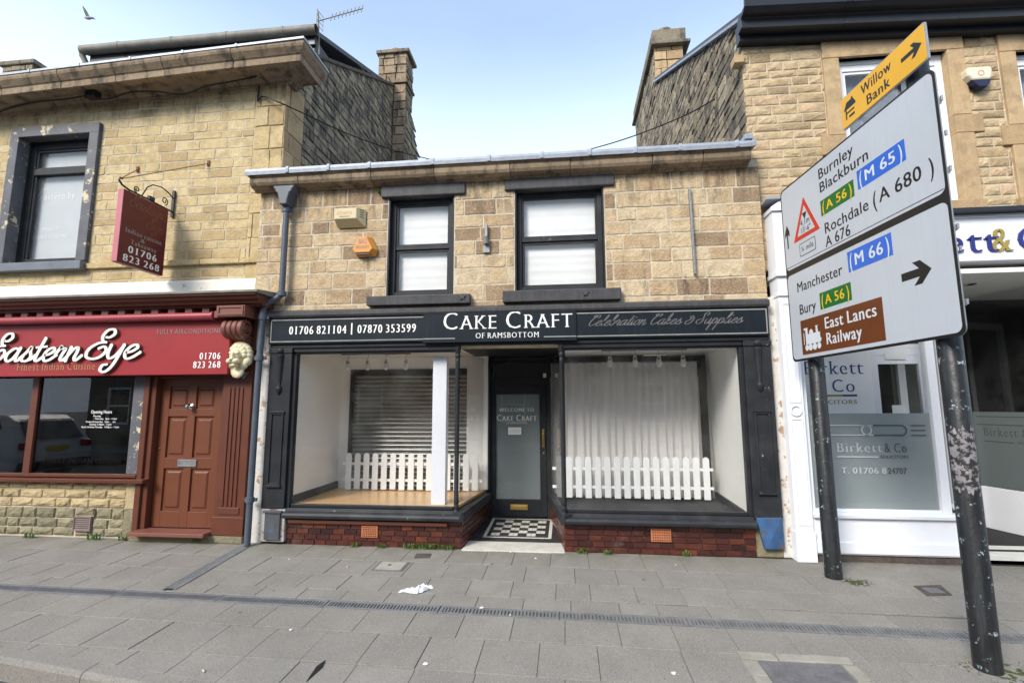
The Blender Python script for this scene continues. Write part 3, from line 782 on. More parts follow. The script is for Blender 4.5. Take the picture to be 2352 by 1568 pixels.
# ================================================================ GROUND
def kline(x): return -2.98 - 0.15 * x                    # inner edge of the kerb
def clip_poly(poly, f):                                  # keep the side where f(p) >= 0
    out = []
    for i in range(len(poly)):
        a, b = poly[i], poly[(i + 1) % len(poly)]
        fa, fb = f(a), f(b)
        if fa >= 0: out.append(a)
        if (fa >= 0) != (fb >= 0):
            t = fa / (fa - fb); out.append((a[0] + (b[0] - a[0]) * t, a[1] + (b[1] - a[1]) * t))
    return out
def ground():
    b = MB(); b.box(-220, 220, -220, 220, -1.2, -0.6)
    b.build('ground', M['earth'])['kind'] = 'structure'
    b = MB()                                             # flagstones in courses parallel to the shop fronts
    rnd = random.Random(4)
    XA, XB = -13.0, 9.0
    poly = [(XA, 0.30), (XB, 0.30), (XB, kline(XB)), (XA, kline(XA))]
    b.add([(x, y, gz(x, y) - 0.006) for x, y in poly] + [(x, y, -0.35) for x, y in poly], [(0, 1, 2, 3), (0, 4, 5, 1), (1, 5, 6, 2), (2, 6, 7, 3), (3, 7, 4, 0)], 1, 0.5)
    ys = [0.02, -0.465, -0.88, -1.235, -1.445, -1.60, -1.965, -2.385, -2.81, -3.24, -3.67, -4.10, -4.53, -4.96]
    for r in range(len(ys) - 1):
        if r == 4: continue                              # the drain runs here
        ya, yb = ys[r], ys[r + 1]
        x = XA + rnd.uniform(0, 0.4)
        while x < XB:
            w = 0.395 if rnd.random() < 0.86 else rnd.choice((0.56, 0.30, 0.48))
            q = [(x + 0.0015, ya - 0.0045), (x + w - 0.0015, ya - 0.0045), (x + w - 0.0015, yb + 0.0045), (x + 0.0015, yb + 0.0045)]
            skew = -0.019 if ya < -1.2 else -0.012
            q = [(px_, py_ + skew * (px_ + 1.0) + rnd.uniform(-1, 1) * 0.0012) for px_, py_ in q]
            if ya > -0.1: q = [(px_, min(py_, 0.02)) for px_, py_ in q]
            q = clip_poly(q, lambda p: p[1] - kline(p[0]) - 0.003)
            for (hx0, hx1, hy0, hy1) in COVERS:
                if q and (x + w > hx0 and x < hx1 and ya > hy0 and yb < hy1):
                    pass
            if len(q) >= 3:
                tint = min(1, max(0, rnd.gauss(0.5, 0.2)))
                dz = rnd.uniform(-0.002, 0.002); tx, ty = rnd.uniform(-0.006, 0.006), rnd.uniform(-0.006, 0.006)
                cx = sum(p[0] for p in q) / len(q); cy = sum(p[1] for p in q) / len(q)
                inn = [(cx + (p[0] - cx) * (1 - 0.005 / 0.4), cy + (p[1] - cy) * (1 - 0.005 / 0.4)) for p in q]
                Z = lambda p: gz(*p) + dz + (p[0] - cx) * tx + (p[1] - cy) * ty
                n = len(q)
                vs = [(p[0], p[1], Z(p) - 0.012) for p in q] + [(p[0], p[1], Z(p) - 0.003) for p in q] + [(p[0], p[1], Z(p)) for p in inn]
                fs = [tuple(range(2 * n, 3 * n))] + [(i, (i + 1) % n, n + (i + 1) % n, n + i) for i in range(n)] + [(n + i, n + (i + 1) % n, 2 * n + (i + 1) % n, 2 * n + i) for i in range(n)]
                b.add(vs, fs, 0, tint)
            x += w
    b.build('pavement', [M['flags'], M['joint']], recalc=True)['kind'] = 'structure'
    b = MB(); rnd = random.Random(9)
    x = -13.0
    while x < 9:
        x2 = x + 0.9
        P = lambda xx, o, z: (xx, kline(xx) - o, gz(xx, kline(xx)) + z)
        xa, xb = x + 0.003, x2 - 0.003
        prof = [(0.0, -0.3), (0.0, 0.0), (0.10, -0.003), (0.122, -0.012), (0.130, -0.03), (0.137, -0.3)]
        n = len(prof)
        vs = [P(xa, o, z) for o, z in prof] + [P(xb, o, z) for o, z in prof]
        b.add(vs, [tuple(range(n)), tuple(range(2 * n - 1, n - 1, -1))] + [(i, (i + 1) % n, n + (i + 1) % n, n + i) for i in range(n)], 0, rnd.uniform(0.3, 0.8))
        x = x2
    b.build('kerb', M['flags'])['kind'] = 'structure'
    b = MB()
    q = [(-40, kline(-40) - 0.12), (40, kline(40) - 0.12), (40, -16), (-40, -16)]
    q = [(-14, kline(-14) - 0.13), (9, kline(9) - 0.13), (9, -11.5), (-14, -11.5)]
    b.add([(x, y, -0.21) for x, y in q] + [(x, y, -0.5) for x, y in q], [(0, 1, 2, 3), (4, 7, 6, 5), (0, 4, 5, 1), (1, 5, 6, 2), (2, 6, 7, 3), (3, 7, 4, 0)])
    b.build('road', M['tarmac'])['kind'] = 'structure'
    b = MB(); b.box(-40, 30, -15, -11.5, -0.4, -0.1)
    b.build('far_pavement', M['flags'])['kind'] = 'structure'
COVERS = []
M['joint'] = paint('pavement joint dirt', (0.135, 0.13, 0.10), 0.95, 0.3, 14, grime=(0.10, 0.11, 0.05))
ground()

# ================================================================ CAKE SHOP BUILDING
BK = thing('bakery_building', 'low stone cake shop with black shopfront squeezed between two taller buildings', 'building', (-0.8, 0.1, 0))
WH = [(-2.17, -1.33, 2.93, 4.20), (-0.58, 0.49, 2.95, 4.21)]
b = MB()
wall_with_holes(b, -3.89, 2.27, 2.30, 4.44, 0.0, 0.30, WH, 1)
masonry(b, -3.90, 2.28, 2.66, 4.36, front(0.0), (0.155, 0.215), (0.22, 0.46), [(h[0] - 0.004, h[1] + 0.004, h[2], h[3]) for h in WH], depth=0.005, joint=0.015, seed=11, rough=0.003, dark=0.34)
wallBK = b.build('wall', [M['stone_mid'], M['mortar']], BK)
part('roof', M['slate'], BK, lambda b: b.box(-3.66, 2.18, 0.30, 8.5, 4.30, 4.44))
part('back_wall', M['mortar'], BK, lambda b: b.box(-3.66, 2.18, 8.3, 8.5, 0, 4.29))
def crn(b):
    rnd = random.Random(3)
    xs = [-3.95, -3.30, -2.35, -1.55, -0.62, 0.10, 1.05, 1.62, 2.15]
    prof = [(0.0, 4.335), (-0.05, 4.335), (-0.06, 4.355), (-0.11, 4.36), (-0.145, 4.378), (-0.165, 4.41), (-0.170, 4.445), (-0.165, 4.475), (-0.188, 4.485), (-0.188, 4.50), (0.0, 4.50)]
    for i in range(len(xs) - 1):
        j = rnd.uniform(-0.004, 0.004)
        b.prism([(y + j, z) for y, z in prof], xs[i] + 0.003, xs[i + 1] - 0.003, 'x', 0, rnd.uniform(0.15, 0.9))
part('cornice', M['stone_cornice'], BK, crn, bevel=0.006)
def leadtop(b):
    rnd = random.Random(8)
    x = -3.99
    while x < 2.16:
        x2 = min(2.17, x + rnd.uniform(0.5, 0.8)); j = rnd.uniform(0, 0.008)
        b.prism([(-0.205 - j, 4.495 - j), (-0.212 - j, 4.535), (-0.20 - j, 4.572), (0.1, 4.60), (0.32, 4.60), (0.32, 4.505), (-0.19, 4.503)], x, x2 + 0.012, 'x')
        b.prism([(-0.215 - j, 4.497), (-0.22 - j, 4.545), (-0.205 - j, 4.583), (0.1, 4.612), (0.1, 4.60), (-0.2, 4.50)], x2 - 0.02, x2 + 0.02, 'x')
        x = x2
    b.box(2.08, 2.17, -0.19, 0.1, 4.60, 4.66)
part('lead_capping', M['lead'], BK, leadtop, bevel=0.004)
for (x0, x1, z0, z1) in ((-2.26, -1.19, 4.185, 4.345), (-0.70, 0.62, 4.20, 4.355)):
    part('lintel', M['black_stone'], BK, lambda b: b.box(x0, x1, -0.045, 0.12, z0, z1), bevel=0.012)
for (x0, x1, z0, z1) in ((-2.38, -1.11, 2.80, 2.935), (-0.72, 0.65, 2.80, 2.955)):
    part('sill', M['black_stone'], BK, lambda b: b.prism([(0.12, z0), (-0.095, z0), (-0.10, z1 - 0.02), (0.12, z1)], x0, x1, 'x'), bevel=0.010)
def sash(parent, x0, x1, z0, z1, y, fm, mid, bl, cracks=0):
    fr = part('window', fm, parent, lambda b: (frame_xz(b, x0, x1, z0, z1, 0.055, y, y + 0.07), b.box(x0 + 0.055, x1 - 0.055, y + 0.012, y + 0.06, mid - 0.022, mid + 0.022),
              frame_xz(b, x0 + 0.055, x1 - 0.055, mid + 0.022, z1 - 0.055, 0.028, y + 0.018, y + 0.055), frame_xz(b, x0 + 0.055, x1 - 0.055, z0 + 0.055, mid - 0.022, 0.034, y + 0.03, y + 0.062)), bevel=0.004)
    part('pane', M['glass'], fr, lambda b: b.box(x0 + 0.06, x1 - 0.06, y + 0.038, y + 0.041, z0 + 0.06, z1 - 0.06))
    def bld(b):
        n = 60; rnd = random.Random(int(x0 * 100))
        zz = [z0 + 0.05 + (z1 - z0 - 0.1) * k / n for k in range(n + 1)]
        yy = [y + 0.095 + 0.0025 * math.sin(k * 0.9) * math.sin(k * 0.23 + x0) + rnd.uniform(-0.001, 0.001) for k in range(n + 1)]
        b.add([(x0 + 0.05, q, z) for q, z in zip(yy, zz)] + [(x1 - 0.05, q + 0.004, z) for q, z in zip(yy, zz)], [(k, k + 1, n + 2 + k, n + 1 + k) for k in range(n)])
    part('blind', bl, fr, bld, smooth=60)
    return fr
sash(BK, -2.15, -1.35, 2.935, 4.185, 0.075, M['black_worn'], 3.56, M['blind'])
sash(BK, -0.56, 0.47, 2.955, 4.20, 0.075, M['black_worn'], 3.60, M['blind'])
for h in WH:
    part('window_reveal', M['black_paint'], BK, lambda b: b.box(h[0] + 0.001, h[0] + 0.018, 0.002, 0.20, h[2] + 0.001, h[3] - 0.001))
    part('window_reveal', M['black_paint'], BK, lambda b: b.box(h[1] - 0.018, h[1] - 0.001, 0.002, 0.20, h[2] + 0.001, h[3] - 0.001))
def star(cx, cz):
    def f(b):
        pts = []
        for k in range(10):
            a = math.pi / 2 + k * math.pi / 5; r = 0.042 if k % 2 == 0 else 0.019
            pts.append((cx + r * math.cos(a), cz + r * math.sin(a)))
        b.prism(pts, -0.112, -0.094, 'y')
    return f
for px, py in ((1345, 673), (1062, 682)):
    s_ = at(px, py, -0.1); part('star_stud', M['black_stone'], BK, star(s_.x, s_.z), bevel=0.003)
# --- fascia
FY = -0.085
def fas(b):
    b.box(-3.61, 2.235, FY, 0.0, 2.355, 2.675)
F = part('fascia', M['fascia'], BK, fas, bevel=0.003)
part('fascia_moulding', M['black_stone'], BK, lambda b: (b.prism([(0, 2.675), (-0.10, 2.675), (-0.115, 2.70), (-0.115, 2.745), (-0.07, 2.765), (0, 2.785)], -3.63, 2.25, 'x')), bevel=0.004)
part('shop_lintel', M['black_paint'], BK, lambda b: (b.box(-3.60, 2.24, -0.055, 0.10, 2.305, 2.355), b.box(-3.31, -1.25, -0.035, 0.08, 2.255, 2.305), b.box(-0.07, 1.96, -0.035, 0.08, 2.255, 2.305), b.box(-3.31, -1.25, -0.015, 0.06, 2.235, 2.255), b.box(-0.07, 1.96, -0.015, 0.06, 2.235, 2.255)), bevel=0.004)
NP = part('name_board', M['fascia'], F, lambda b: b.box(-1.667, -0.02 + 0.155, FY - 0.014, FY - 0.0005, 2.335, 2.720), bevel=0.002)
LY = FY - 0.004
T0, LY0, LY1, XA_, XB_ = 0.013, LY - 0.001, LY + 0.003, -3.59, 2.22
part('border_line', M['silver_line'], F, lambda b: (b.box(XA_, -1.67, LY0, LY1, 2.640, 2.640 + T0), b.box(XA_, -1.67, LY0, LY1, 2.375, 2.375 + T0), b.box(XA_, XA_ + T0, LY0, LY1, 2.375 + T0, 2.640)))
part('border_line', M['silver_line'], F, lambda b: (b.box(0.14, XB_, LY0, LY1, 2.640, 2.640 + T0), b.box(0.14, XB_, LY0, LY1, 2.375, 2.375 + T0), b.box(XB_ - T0, XB_, LY0, LY1, 2.375 + T0, 2.640)))
for x0, x1 in ((-1.663, -1.28), (-0.24, 0.13)): part('border_line', M['silver_line'], F, lambda b: b.box(x0, x1, LY0 - 0.014, LY1 - 0.014, 2.375, 2.375 + T0))
def ltr(b):
    p = at(664, 769, FY); q = at(958, 766, FY)
    ph = '01706 821104'
    z = 2.468
    text(b, ph, (p.x, LY, z), XU, ZU, 0.100, width=at(798, 769, FY).x - p.x, style='boldserif')
    x = at(808, 760, FY).x
    b.box(x - 0.008, x + 0.008, LY - 0.001, LY + 0.003, z - 0.015, z + 0.125)
    text(b, '07870 353599', (at(821, 769, FY).x, LY, z), XU, ZU, 0.100, width=q.x - at(821, 769, FY).x, style='boldserif')
part('telephone_lettering', M['white_letter'], F, ltr)
def ltr2(b):
    Y = FY - 0.018
    text(b, 'Cake Craft', (at(1016, 760, Y).x, Y, 2.485), XU, ZU, 0.205, width=at(1320, 760, Y).x - at(1016, 760, Y).x, style='serif', caps=True)
    text(b, 'OF RAMSBOTTOM', (at(1092, 780, Y).x, Y, 2.378), XU, ZU, 0.063, width=at(1240, 780, Y).x - at(1092, 780, Y).x, style='serif')
part('name_lettering', M['white_letter'], F, ltr2)
part('script_lettering', M['script_grey'], F, lambda b: script(b, 'Celebration Cakes & Supplies', (at(1348, 750, FY).x, LY, 2.498), XU, ZU, 0.060, 0.0125, 0.005, slant=0.62, width=at(1706, 745, FY).x - at(1352, 745, FY).x))
# --- pilasters, plinths
def pil(x0, x1, worn):
    xm = (x0 + x1) / 2
    P = part('pilaster', worn, BK, lambda b: (b.box(x0, x1, -0.055, 0.05, 0.41, 2.303), b.box(x0 - 0.008, x1 + 0.008, -0.068, -0.0552, 2.245, 2.30)), bevel=0.004)
    def drop(b):
        o = (xm, -0.056, 0)
        b.lathe([(0.004, 2.31), (0.03, 2.305), (0.043, 2.285), (0.043, 2.262), (0.028, 2.243), (0.02, 2.236)], o, 'z', 14)
        b.lathe([(0.022, 2.236), (0.040, 2.225), (0.042, 2.205), (0.036, 2.19), (0.034, 2.10), (0.025, 1.93), (0.018, 1.865), (0.022, 1.85)], o, 'z', 14)
        b.lathe([(0.016, 1.85), (0.034, 1.835), (0.036, 1.80), (0.024, 1.765), (0.008, 1.74), (0.002, 1.735)], o, 'z', 14)
    part('turned_drop', worn, P, drop, smooth=50)
    part('raised_panel', worn, P, lambda b: (frame_xz(b, x0 + 0.06, x1 - 0.06, 0.68, 1.52, 0.020, -0.070, -0.0555), b.box(x0 + 0.05, x1 - 0.05, -0.085, -0.0556, 0.655, 0.68), b.box(x0 + 0.05, x1 - 0.05, -0.078, -0.0556, 1.521, 1.54)), bevel=0.003)
    return P
pil(-3.60, -3.315, M['black_paint'])
PR = pil(1.965, 2.25, M['black_worn'])
pl = part('plinth', M['flake'], BK, lambda b: b.box(-3.60, -3.30, -0.045, 0.05, 0.03, 0.409), bevel=0.012)
part('plinth_board', M['plinth_worn'], pl, lambda b: (b.box(-3.535, -3.345, -0.075, -0.0455, 0.06, 0.36), b.box(-3.555, -3.325, -0.09, -0.0456, 0.361, 0.39)), bevel=0.006)
pl = part('plinth', M['stone_riser'], BK, lambda b: b.box(1.97, 2.26, 0.0, 0.06, 0.0, 0.409), bevel=0.012)
part('plinth_board', M['blue_worn'], pl, lambda b: b.hexa([(2.05, -0.07, 0.10), (2.25, -0.05, 0.10), (2.25, -0.002, 0.10), (2.05, -0.002, 0.10)], [(1.975, -0.07, 0.415), (2.235, -0.08, 0.425), (2.235, -0.055, 0.425), (1.975, -0.045, 0.415)]), bevel=0.006)
part('rendered_strip', M['whitewash'], BK, lambda b: b.box(-3.80, -3.602, -0.01, 0.06, 0.0, 2.70), bevel=0.01)
part('rendered_strip', M['whitewash'], BK, lambda b: b.box(2.252, 2.36, 0.0, 0.06, 0.0, 2.80), bevel=0.01)
# --- stall riser, sills
def riser(x0, x1, rx0, rx1, inner):
    """glazed brick riser along the front x0..x1 and the recess side from (rx0, 0) to (rx1, 1.3)"""
    b = MB()
    b.box(x0, x1, 0.002, 0.10, 0.0, 0.305, 1)
    masonry(b, x0, x1, 0.0, 0.30, front(0.002), (0.0615, 0.0625), (0.135, 0.16), depth=0.010, joint=0.0035, seed=int(x0 * 10) + 77, rough=0.001)
    dx, dy = rx1 - rx0, 1.31
    L = math.hypot(dx, dy); ux, uy = dx / L, dy / L
    nx, ny = (uy, -ux) if inner > 0 else (-uy, ux)
    mp_ = lambda u, v, n: (rx0 + ux * u + nx * n, uy * u + ny * n, v)
    masonry(b, 0.0, L, 0.0, 0.30, mp_, (0.0615, 0.0625), (0.135, 0.16), depth=0.010, joint=0.0035, seed=int(x0 * 10) + 99, rough=0.001)
    b.hexa([(rx0, 0.002, 0), (rx1, 1.3, 0), (rx1 - nx * 0.08, 1.3, 0), (rx0 - nx * 0.08, 0.1, 0)], [(rx0, 0.002, 0.304), (rx1, 1.3, 0.304), (rx1 - nx * 0.08, 1.3, 0.304), (rx0 - nx * 0.08, 0.1, 0.304)], 1)
    b.build('stall_riser', [M['glazed'], M['brick_mortar']], BK)
riser(-3.30, -1.205, -1.205, -1.085, 1)
riser(-0.035, 1.985, -0.035, -0.235, -1)
sp = [(0.10, 0.305), (-0.075, 0.305), (-0.095, 0.315), (-0.10, 0.345), (-0.085, 0.37), (-0.03, 0.385), (-0.022, 0.415), (0.10, 0.42)]
part('shop_sill', M['black_worn'], BK, lambda b: (b.prism(sp, -3.315, -1.205, 'x'), b.prism([(-1.20, -0.098), (-1.165, -0.08), (-1.045, 1.28), (-1.16, 1.28), (-1.30, 0.10), (-1.30, -0.02)], 0.307, 0.412, 'z')), bevel=0.005)
part('shop_sill', M['black_worn'], BK, lambda b: (b.prism(sp, -0.03, 1.975, 'x'), b.prism([(-0.035, -0.098), (-0.07, -0.08), (-0.275, 1.28), (-0.16, 1.28), (0.06, 0.10), (0.06, -0.02)], 0.307, 0.412, 'z')), bevel=0.005)
part('ledge_bar', M['brown_paint'], BK, lambda b: b.prism([(-0.008, 0.245), (-0.05, 0.25), (-0.05, 0.285), (-0.008, 0.30)], -3.26, -1.36, 'x'), bevel=0.004)
for (px0, px1, py0, py1) in ((830, 868, 1207, 1233), (1496, 1541, 1213, 1243)):
    a, c = at(px0, py1, -0.02), at(px1, py0, -0.02)
    AB = part('air_brick', M['terracotta'], BK, lambda b: b.box(a.x, c.x, -0.026, 0.01, a.z, c.z), bevel=0.003)
    def holes(b):
        for i in range(8):
            for j in range(5):
                x = a.x + 0.022 + (c.x - a.x - 0.044) * i / 7; z = a.z + 0.018 + (c.z - a.z - 0.036) * j / 4
                b.box(x - 0.006, x + 0.006, -0.0285, -0.0262, z - 0.0055, z + 0.0055)
    part('vent_hole', M['hole'], AB, holes)
# --- shop window glazing and frames
part('shop_window', M['black_paint'], BK, lambda b: (b.box(-3.314, -3.27, -0.02, 0.06, 0.42, 2.235), b.box(-3.27, -1.30, 0.0, 0.05, 0.421, 0.455), b.box(-1.30, -1.255, 0.02, 0.075, 0.421, 2.25)), bevel=0.004)
part('shop_window', M['black_paint'], BK, lambda b: (b.box(1.925, 1.964, -0.02, 0.06, 0.42, 2.235), b.box(-0.01, 1.925, 0.0, 0.05, 0.421, 0.455), b.box(-0.055, -0.012, 0.02, 0.075, 0.421, 2.25)), bevel=0.004)
part('shop_pane', M['glass'], BK, lambda b: b.box(-3.27, -1.30, 0.022, 0.027, 0.455, 2.235))
part('shop_pane', M['glass'], BK, lambda b: b.box(-0.01, 1.925, 0.022, 0.027, 0.455, 2.235))
part('shop_pane', M['glass'], BK, lambda b: b.hexa([(-1.27, 0.08, 0.43), (-1.125, 1.26, 0.43), (-1.130, 1.26, 0.43), (-1.275, 0.08, 0.43)], [(-1.27, 0.08, 2.26), (-1.125, 1.26, 2.26), (-1.130, 1.26, 2.26), (-1.275, 0.08, 2.26)]))
part('shop_pane', M['glass'], BK, lambda b: b.hexa([(-0.035, 0.08, 0.43), (-0.21, 1.26, 0.43), (-0.205, 1.26, 0.43), (-0.03, 0.08, 0.43)], [(-0.035, 0.08, 2.26), (-0.21, 1.26, 2.26), (-0.205, 1.26, 2.26), (-0.03, 0.08, 2.26)]))
def colo(x):
    def f(b):
        b.lathe([(0.034, 0.386), (0.034, 0.42), (0.026, 0.43), (0.030, 0.445), (0.030, 0.47), (0.022, 0.49), (0.030, 0.51), (0.030, 0.53), (0.021, 0.56), (0.0215, 1.3), (0.0205, 2.08), (0.027, 2.10), (0.027, 2.13), (0.020, 2.15), (0.030, 2.17), (0.030, 2.20), (0.023, 2.21), (0.036, 2.25), (0.036, 2.30)], (x, -0.012, 0), 'z', 14)
    return f
part('colonnette', M['black_paint'], BK, colo(-1.262), smooth=40)
part('colonnette', M['black_paint'], BK, colo(-0.045), smooth=40)
# --- recess: floor, ceiling, door
part('recess_ceiling', M['black_paint'], BK, lambda b: b.box(-1.30, -0.01, 0.10, 1.45, 2.306, 2.34))
part('threshold', M['step_stone'], BK, lambda b: b.hexa([(-1.19, -0.05, -0.05), (-0.04, -0.05, -0.05), (-0.06, 0.27, -0.05), (-1.17, 0.27, -0.05)], [(-1.19, -0.05, 0.010), (-0.04, -0.05, 0.010), (-0.06, 0.27, 0.022), (-1.17, 0.27, 0.022)]), bevel=0.004)
FZ = lambda y: 0.010 + 0.045 * y
def mosaic(b):
    b.hexa([(-1.17, 0.272, -0.05), (-0.07, 0.272, -0.05), (-0.24, 1.32, -0.05), (-1.08, 1.32, -0.05)], [(-1.17, 0.272, FZ(0.272)), (-0.07, 0.272, FZ(0.272)), (-0.24, 1.32, FZ(1.32)), (-1.08, 1.32, FZ(1.32))], 1)
    def tile(x0, x1, y0, y1, m):
        g = 0.0015
        b.add([(x0 + g, y0 + g, FZ(y0) + 0.003), (x1 - g, y0 + g, FZ(y0) + 0.003), (x1 - g, y1 - g, FZ(y1) + 0.003), (x0 + g, y1 - g, FZ(y1) + 0.003)], [(0, 1, 2, 3)], m)
    X0, X1, Y0, Y1 = -1.03, -0.20, 0.40, 1.24
    w = 0.042
    n = 10
    for i in range(n):
        a, c = X0 + (X1 - X0) * i / n, X0 + (X1 - X0) * (i + 1) / n
        tile(a, c, Y0, Y0 + w, 0); tile(a, c, Y1 - w, Y1, 0)
        a, c = Y0 + w + (Y1 - Y0 - 2 * w) * i / n, Y0 + w + (Y1 - Y0 - 2 * w) * (i + 1) / n
        tile(X0, X0 + w, a, c, 0); tile(X1 - w, X1, a, c, 0)
    X0 += 0.085; X1 -= 0.085; Y0 += 0.085; Y1 -= 0.085
    nx, ny = 6, 6
    for i in range(nx):
        for j in range(ny):
            if (i + j) % 2: continue
            a, c = X0 + (X1 - X0) * i / nx, X0 + (X1 - X0) * (i + 1) / nx
            d, e = Y0 + (Y1 - Y0) * j / ny, Y0 + (Y1 - Y0) * (j + 1) / ny
            am, dm = (a + c) / 2, (d + e) / 2
            for q in ((a, am, d, dm), (am, c, d, dm), (a, am, dm, e), (am, c, dm, e)): tile(*q, 0)
part('mosaic_floor', [M['tile_white'], M['tile_black']], BK, mosaic, recalc=False)
DY = 1.30
part('door_frame', M['black_paint'], BK, lambda b: (b.box(-1.125, -1.065, DY - 0.03, DY + 0.08, 0.06, 2.306), b.box(-0.275, -0.215, DY - 0.03, DY + 0.08, 0.06, 2.306), b.box(-1.065, -0.275, DY - 0.02, DY + 0.06, 1.905, 1.985), b.box(-1.065, -0.275, DY - 0.02, DY + 0.06, 2.255, 2.306)), bevel=0.004)
part('transom_pane', M['glass_dark'], BK, lambda b: b.box(-1.065, -0.275, DY + 0.02, DY + 0.025, 1.985, 2.255))
D = part('door', M['black_paint'], BK, lambda b: (b.box(-1.06, -1.005, DY, DY + 0.045, 0.085, 1.90), b.box(-0.362, -0.28, DY, DY + 0.045, 0.085, 1.90), b.box(-1.005, -0.362, DY + 0.001, DY + 0.045, 0.085, 0.30), b.box(-1.005, -0.362, DY + 0.001, DY + 0.045, 1.77, 1.90), frame_xz(b, -1.005, -0.362, 0.30, 1.77, 0.012, DY + 0.006, DY + 0.03)), bevel=0.003)
part('door_pane', M['glass'], D, lambda b: b.box(-0.995, -0.372, DY + 0.02, DY + 0.024, 0.315, 1.755))
part('privacy_film', M['frost_door'], D, lambda b: b.box(-1.0, -0.368, DY + 0.034, DY + 0.036, 0.31, 1.76))
part('letter_plate', M['brass'], D, lambda b: (b.box(-0.79, -0.55, DY - 0.006, DY, 0.175, 0.245), b.box(-0.76, -0.58, DY - 0.011, DY - 0.006, 0.193, 0.228)), bevel=0.003)
part('pull_handle', M['brass'], D, lambda b: (b.box(-0.340, -0.306, DY - 0.006, DY, 1.02, 1.27), b.tube([(-0.323, DY - 0.005, 1.06), (-0.323, DY - 0.05, 1.085), (-0.323, DY - 0.055, 1.14), (-0.323, DY - 0.05, 1.19), (-0.323, DY - 0.005, 1.21)], 0.009, 8), b.lathe([(0.018, -0.008), (0.016, -0.014), (0.004, -0.016)], (-0.322, DY + 0.002, 0.945), 'y', 12), b.lathe([(0.012, -0.008), (0.010, -0.014), (0.003, -0.016)], (-0.322, DY + 0.002, 1.255), 'y', 12)), smooth=40)
YD = DY + 0.015
xl = lambda p: at(p, 950, YD).x
part('door_lettering', M['white_letter'], D, lambda b: text(b, 'WELCOME TO', (xl(1147), YD, at(1180, 945, YD).z), XU, ZU, 0.050, width=xl(1228) - xl(1147), style='boldserif'))
part('door_lettering', M['white_letter'], D, lambda b: text(b, 'Cake Craft', (xl(1141), YD, at(1180, 966, YD).z), XU, ZU, 0.085, width=xl(1234) - xl(1141), style='boldserif', caps=True))
part('door_lettering', M['white_letter'], D, lambda b: text(b, 'OF RAMSBOTTOM', (xl(1163), YD, at(1180, 973, YD).z), XU, ZU, 0.026, width=xl(1210) - xl(1163), style='serif'))
cs = thing('closed_card', 'small white CLOSED card hanging inside the glass of the black shop door', 'notice', (-0.67, DY + 0.012, 1.42))
part('card', M['paper'], cs, lambda b: b.box(at(1167, 990, DY).x, at(1197, 990, DY).x, DY + 0.012, DY + 0.014, at(1180, 998, DY).z, at(1180, 981, DY).z))
part('card_lettering', M['faint_ink'], cs, lambda b: text(b, 'CLOSED', (at(1170, 990, DY).x, DY + 0.0095, at(1180, 993, DY).z), XU, ZU, 0.035, width=at(1194, 990, DY).x - at(1170, 990, DY).x, style='serif'))
sq = at(1251, 862, DY - 0.03)
part('door_contact', M['paper'], BK, lambda b: b.box(sq.x - 0.022, sq.x + 0.022, DY - 0.045, DY - 0.0305, sq.z - 0.03, sq.z + 0.03), bevel=0.003)
# --- display interiors
part('display_floor', M['laminate'], BK, lambda b: b.prism([(-3.27, 0.055), (-1.30, 0.055), (-1.27, 0.09), (-1.13, 1.24), (-3.27, 1.24)], 0.42, 0.45, 'z'))
part('display_wall', M['white_wall'], BK, lambda b: (b.box(-3.30, -3.272, 0.062, 1.40, 0.45, 2.32), b.box(-3.271, -3.13, 1.22, 1.40, 0.45, 2.235), b.box(-1.40, -1.10, 1.222, 1.40, 0.45, 2.235), b.box(-3.271, -1.10, 1.221, 1.40, 2.13, 2.30)))
part('display_skirting', M['near_black'], BK, lambda b: b.box(-3.2715, -3.255, 0.065, 1.21, 0.451, 0.545))
part('display_ceiling', M['white_wall'], BK, lambda b: (b.box(-3.30, -1.30, 0.085, 1.42, 2.305, 2.33), b.box(0.0, 1.96, 0.085, 1.42, 2.307, 2.33)))
part('boxed_column', M['white_gloss'], BK, lambda b: b.box(-1.60, -1.43, 0.13, 0.25, 0.451, 2.20), bevel=0.003)
def shut(b):
    prof = []; z = 0.452
    while z < 2.06:
        for k in range(6):
            a = k / 6; prof.append((1.245 - 0.016 * math.sin(math.pi * a) ** 0.7, z + 0.062 * a * 0.86))
        prof.append((1.247, z + 0.062 * 0.95)); z += 0.062
    prof.append((1.247, z))
    n = len(prof)
    b.add([(-3.09, y, zz) for y, zz in prof] + [(-1.405, y, zz) for y, zz in prof], [(i, i + 1, n + i + 1, n + i) for i in range(n - 1)])
SH = part('roller_shutter', M['shutter'], BK, shut, smooth=60, recalc=False)
part('shutter_guide', M['near_black'], BK, lambda b: (b.box(-3.129, -3.085, 1.20, 1.27, 0.451, 2.129), b.box(-3.085, -1.40, 1.205, 1.27, 2.06, 2.129), b.box(-3.2, -1.15, 1.28, 1.30, 0.45, 2.129)))
def clothf(b):
    rnd = random.Random(5); nx, ny = 40, 14
    vs = []
    for j in range(ny + 1):
        for i in range(nx + 1):
            y = 0.055 + 1.15 * j / ny
            xl = -0.02 - 0.15 * max(0, (y - 0.08)); x = xl + (1.93 - xl) * i / nx
            vs.append((x, y, 0.375 + 0.012 * math.sin(x * 9 + y * 5) * math.sin(x * 3.1 + 2) + rnd.uniform(-0.004, 0.004)))
    b.add(vs, [(j * (nx + 1) + i, j * (nx + 1) + i + 1, (j + 1) * (nx + 1) + i + 1, (j + 1) * (nx + 1) + i) for j in range(ny) for i in range(nx)])
part('display_cloth', M['black_cloth'], BK, clothf, smooth=60)
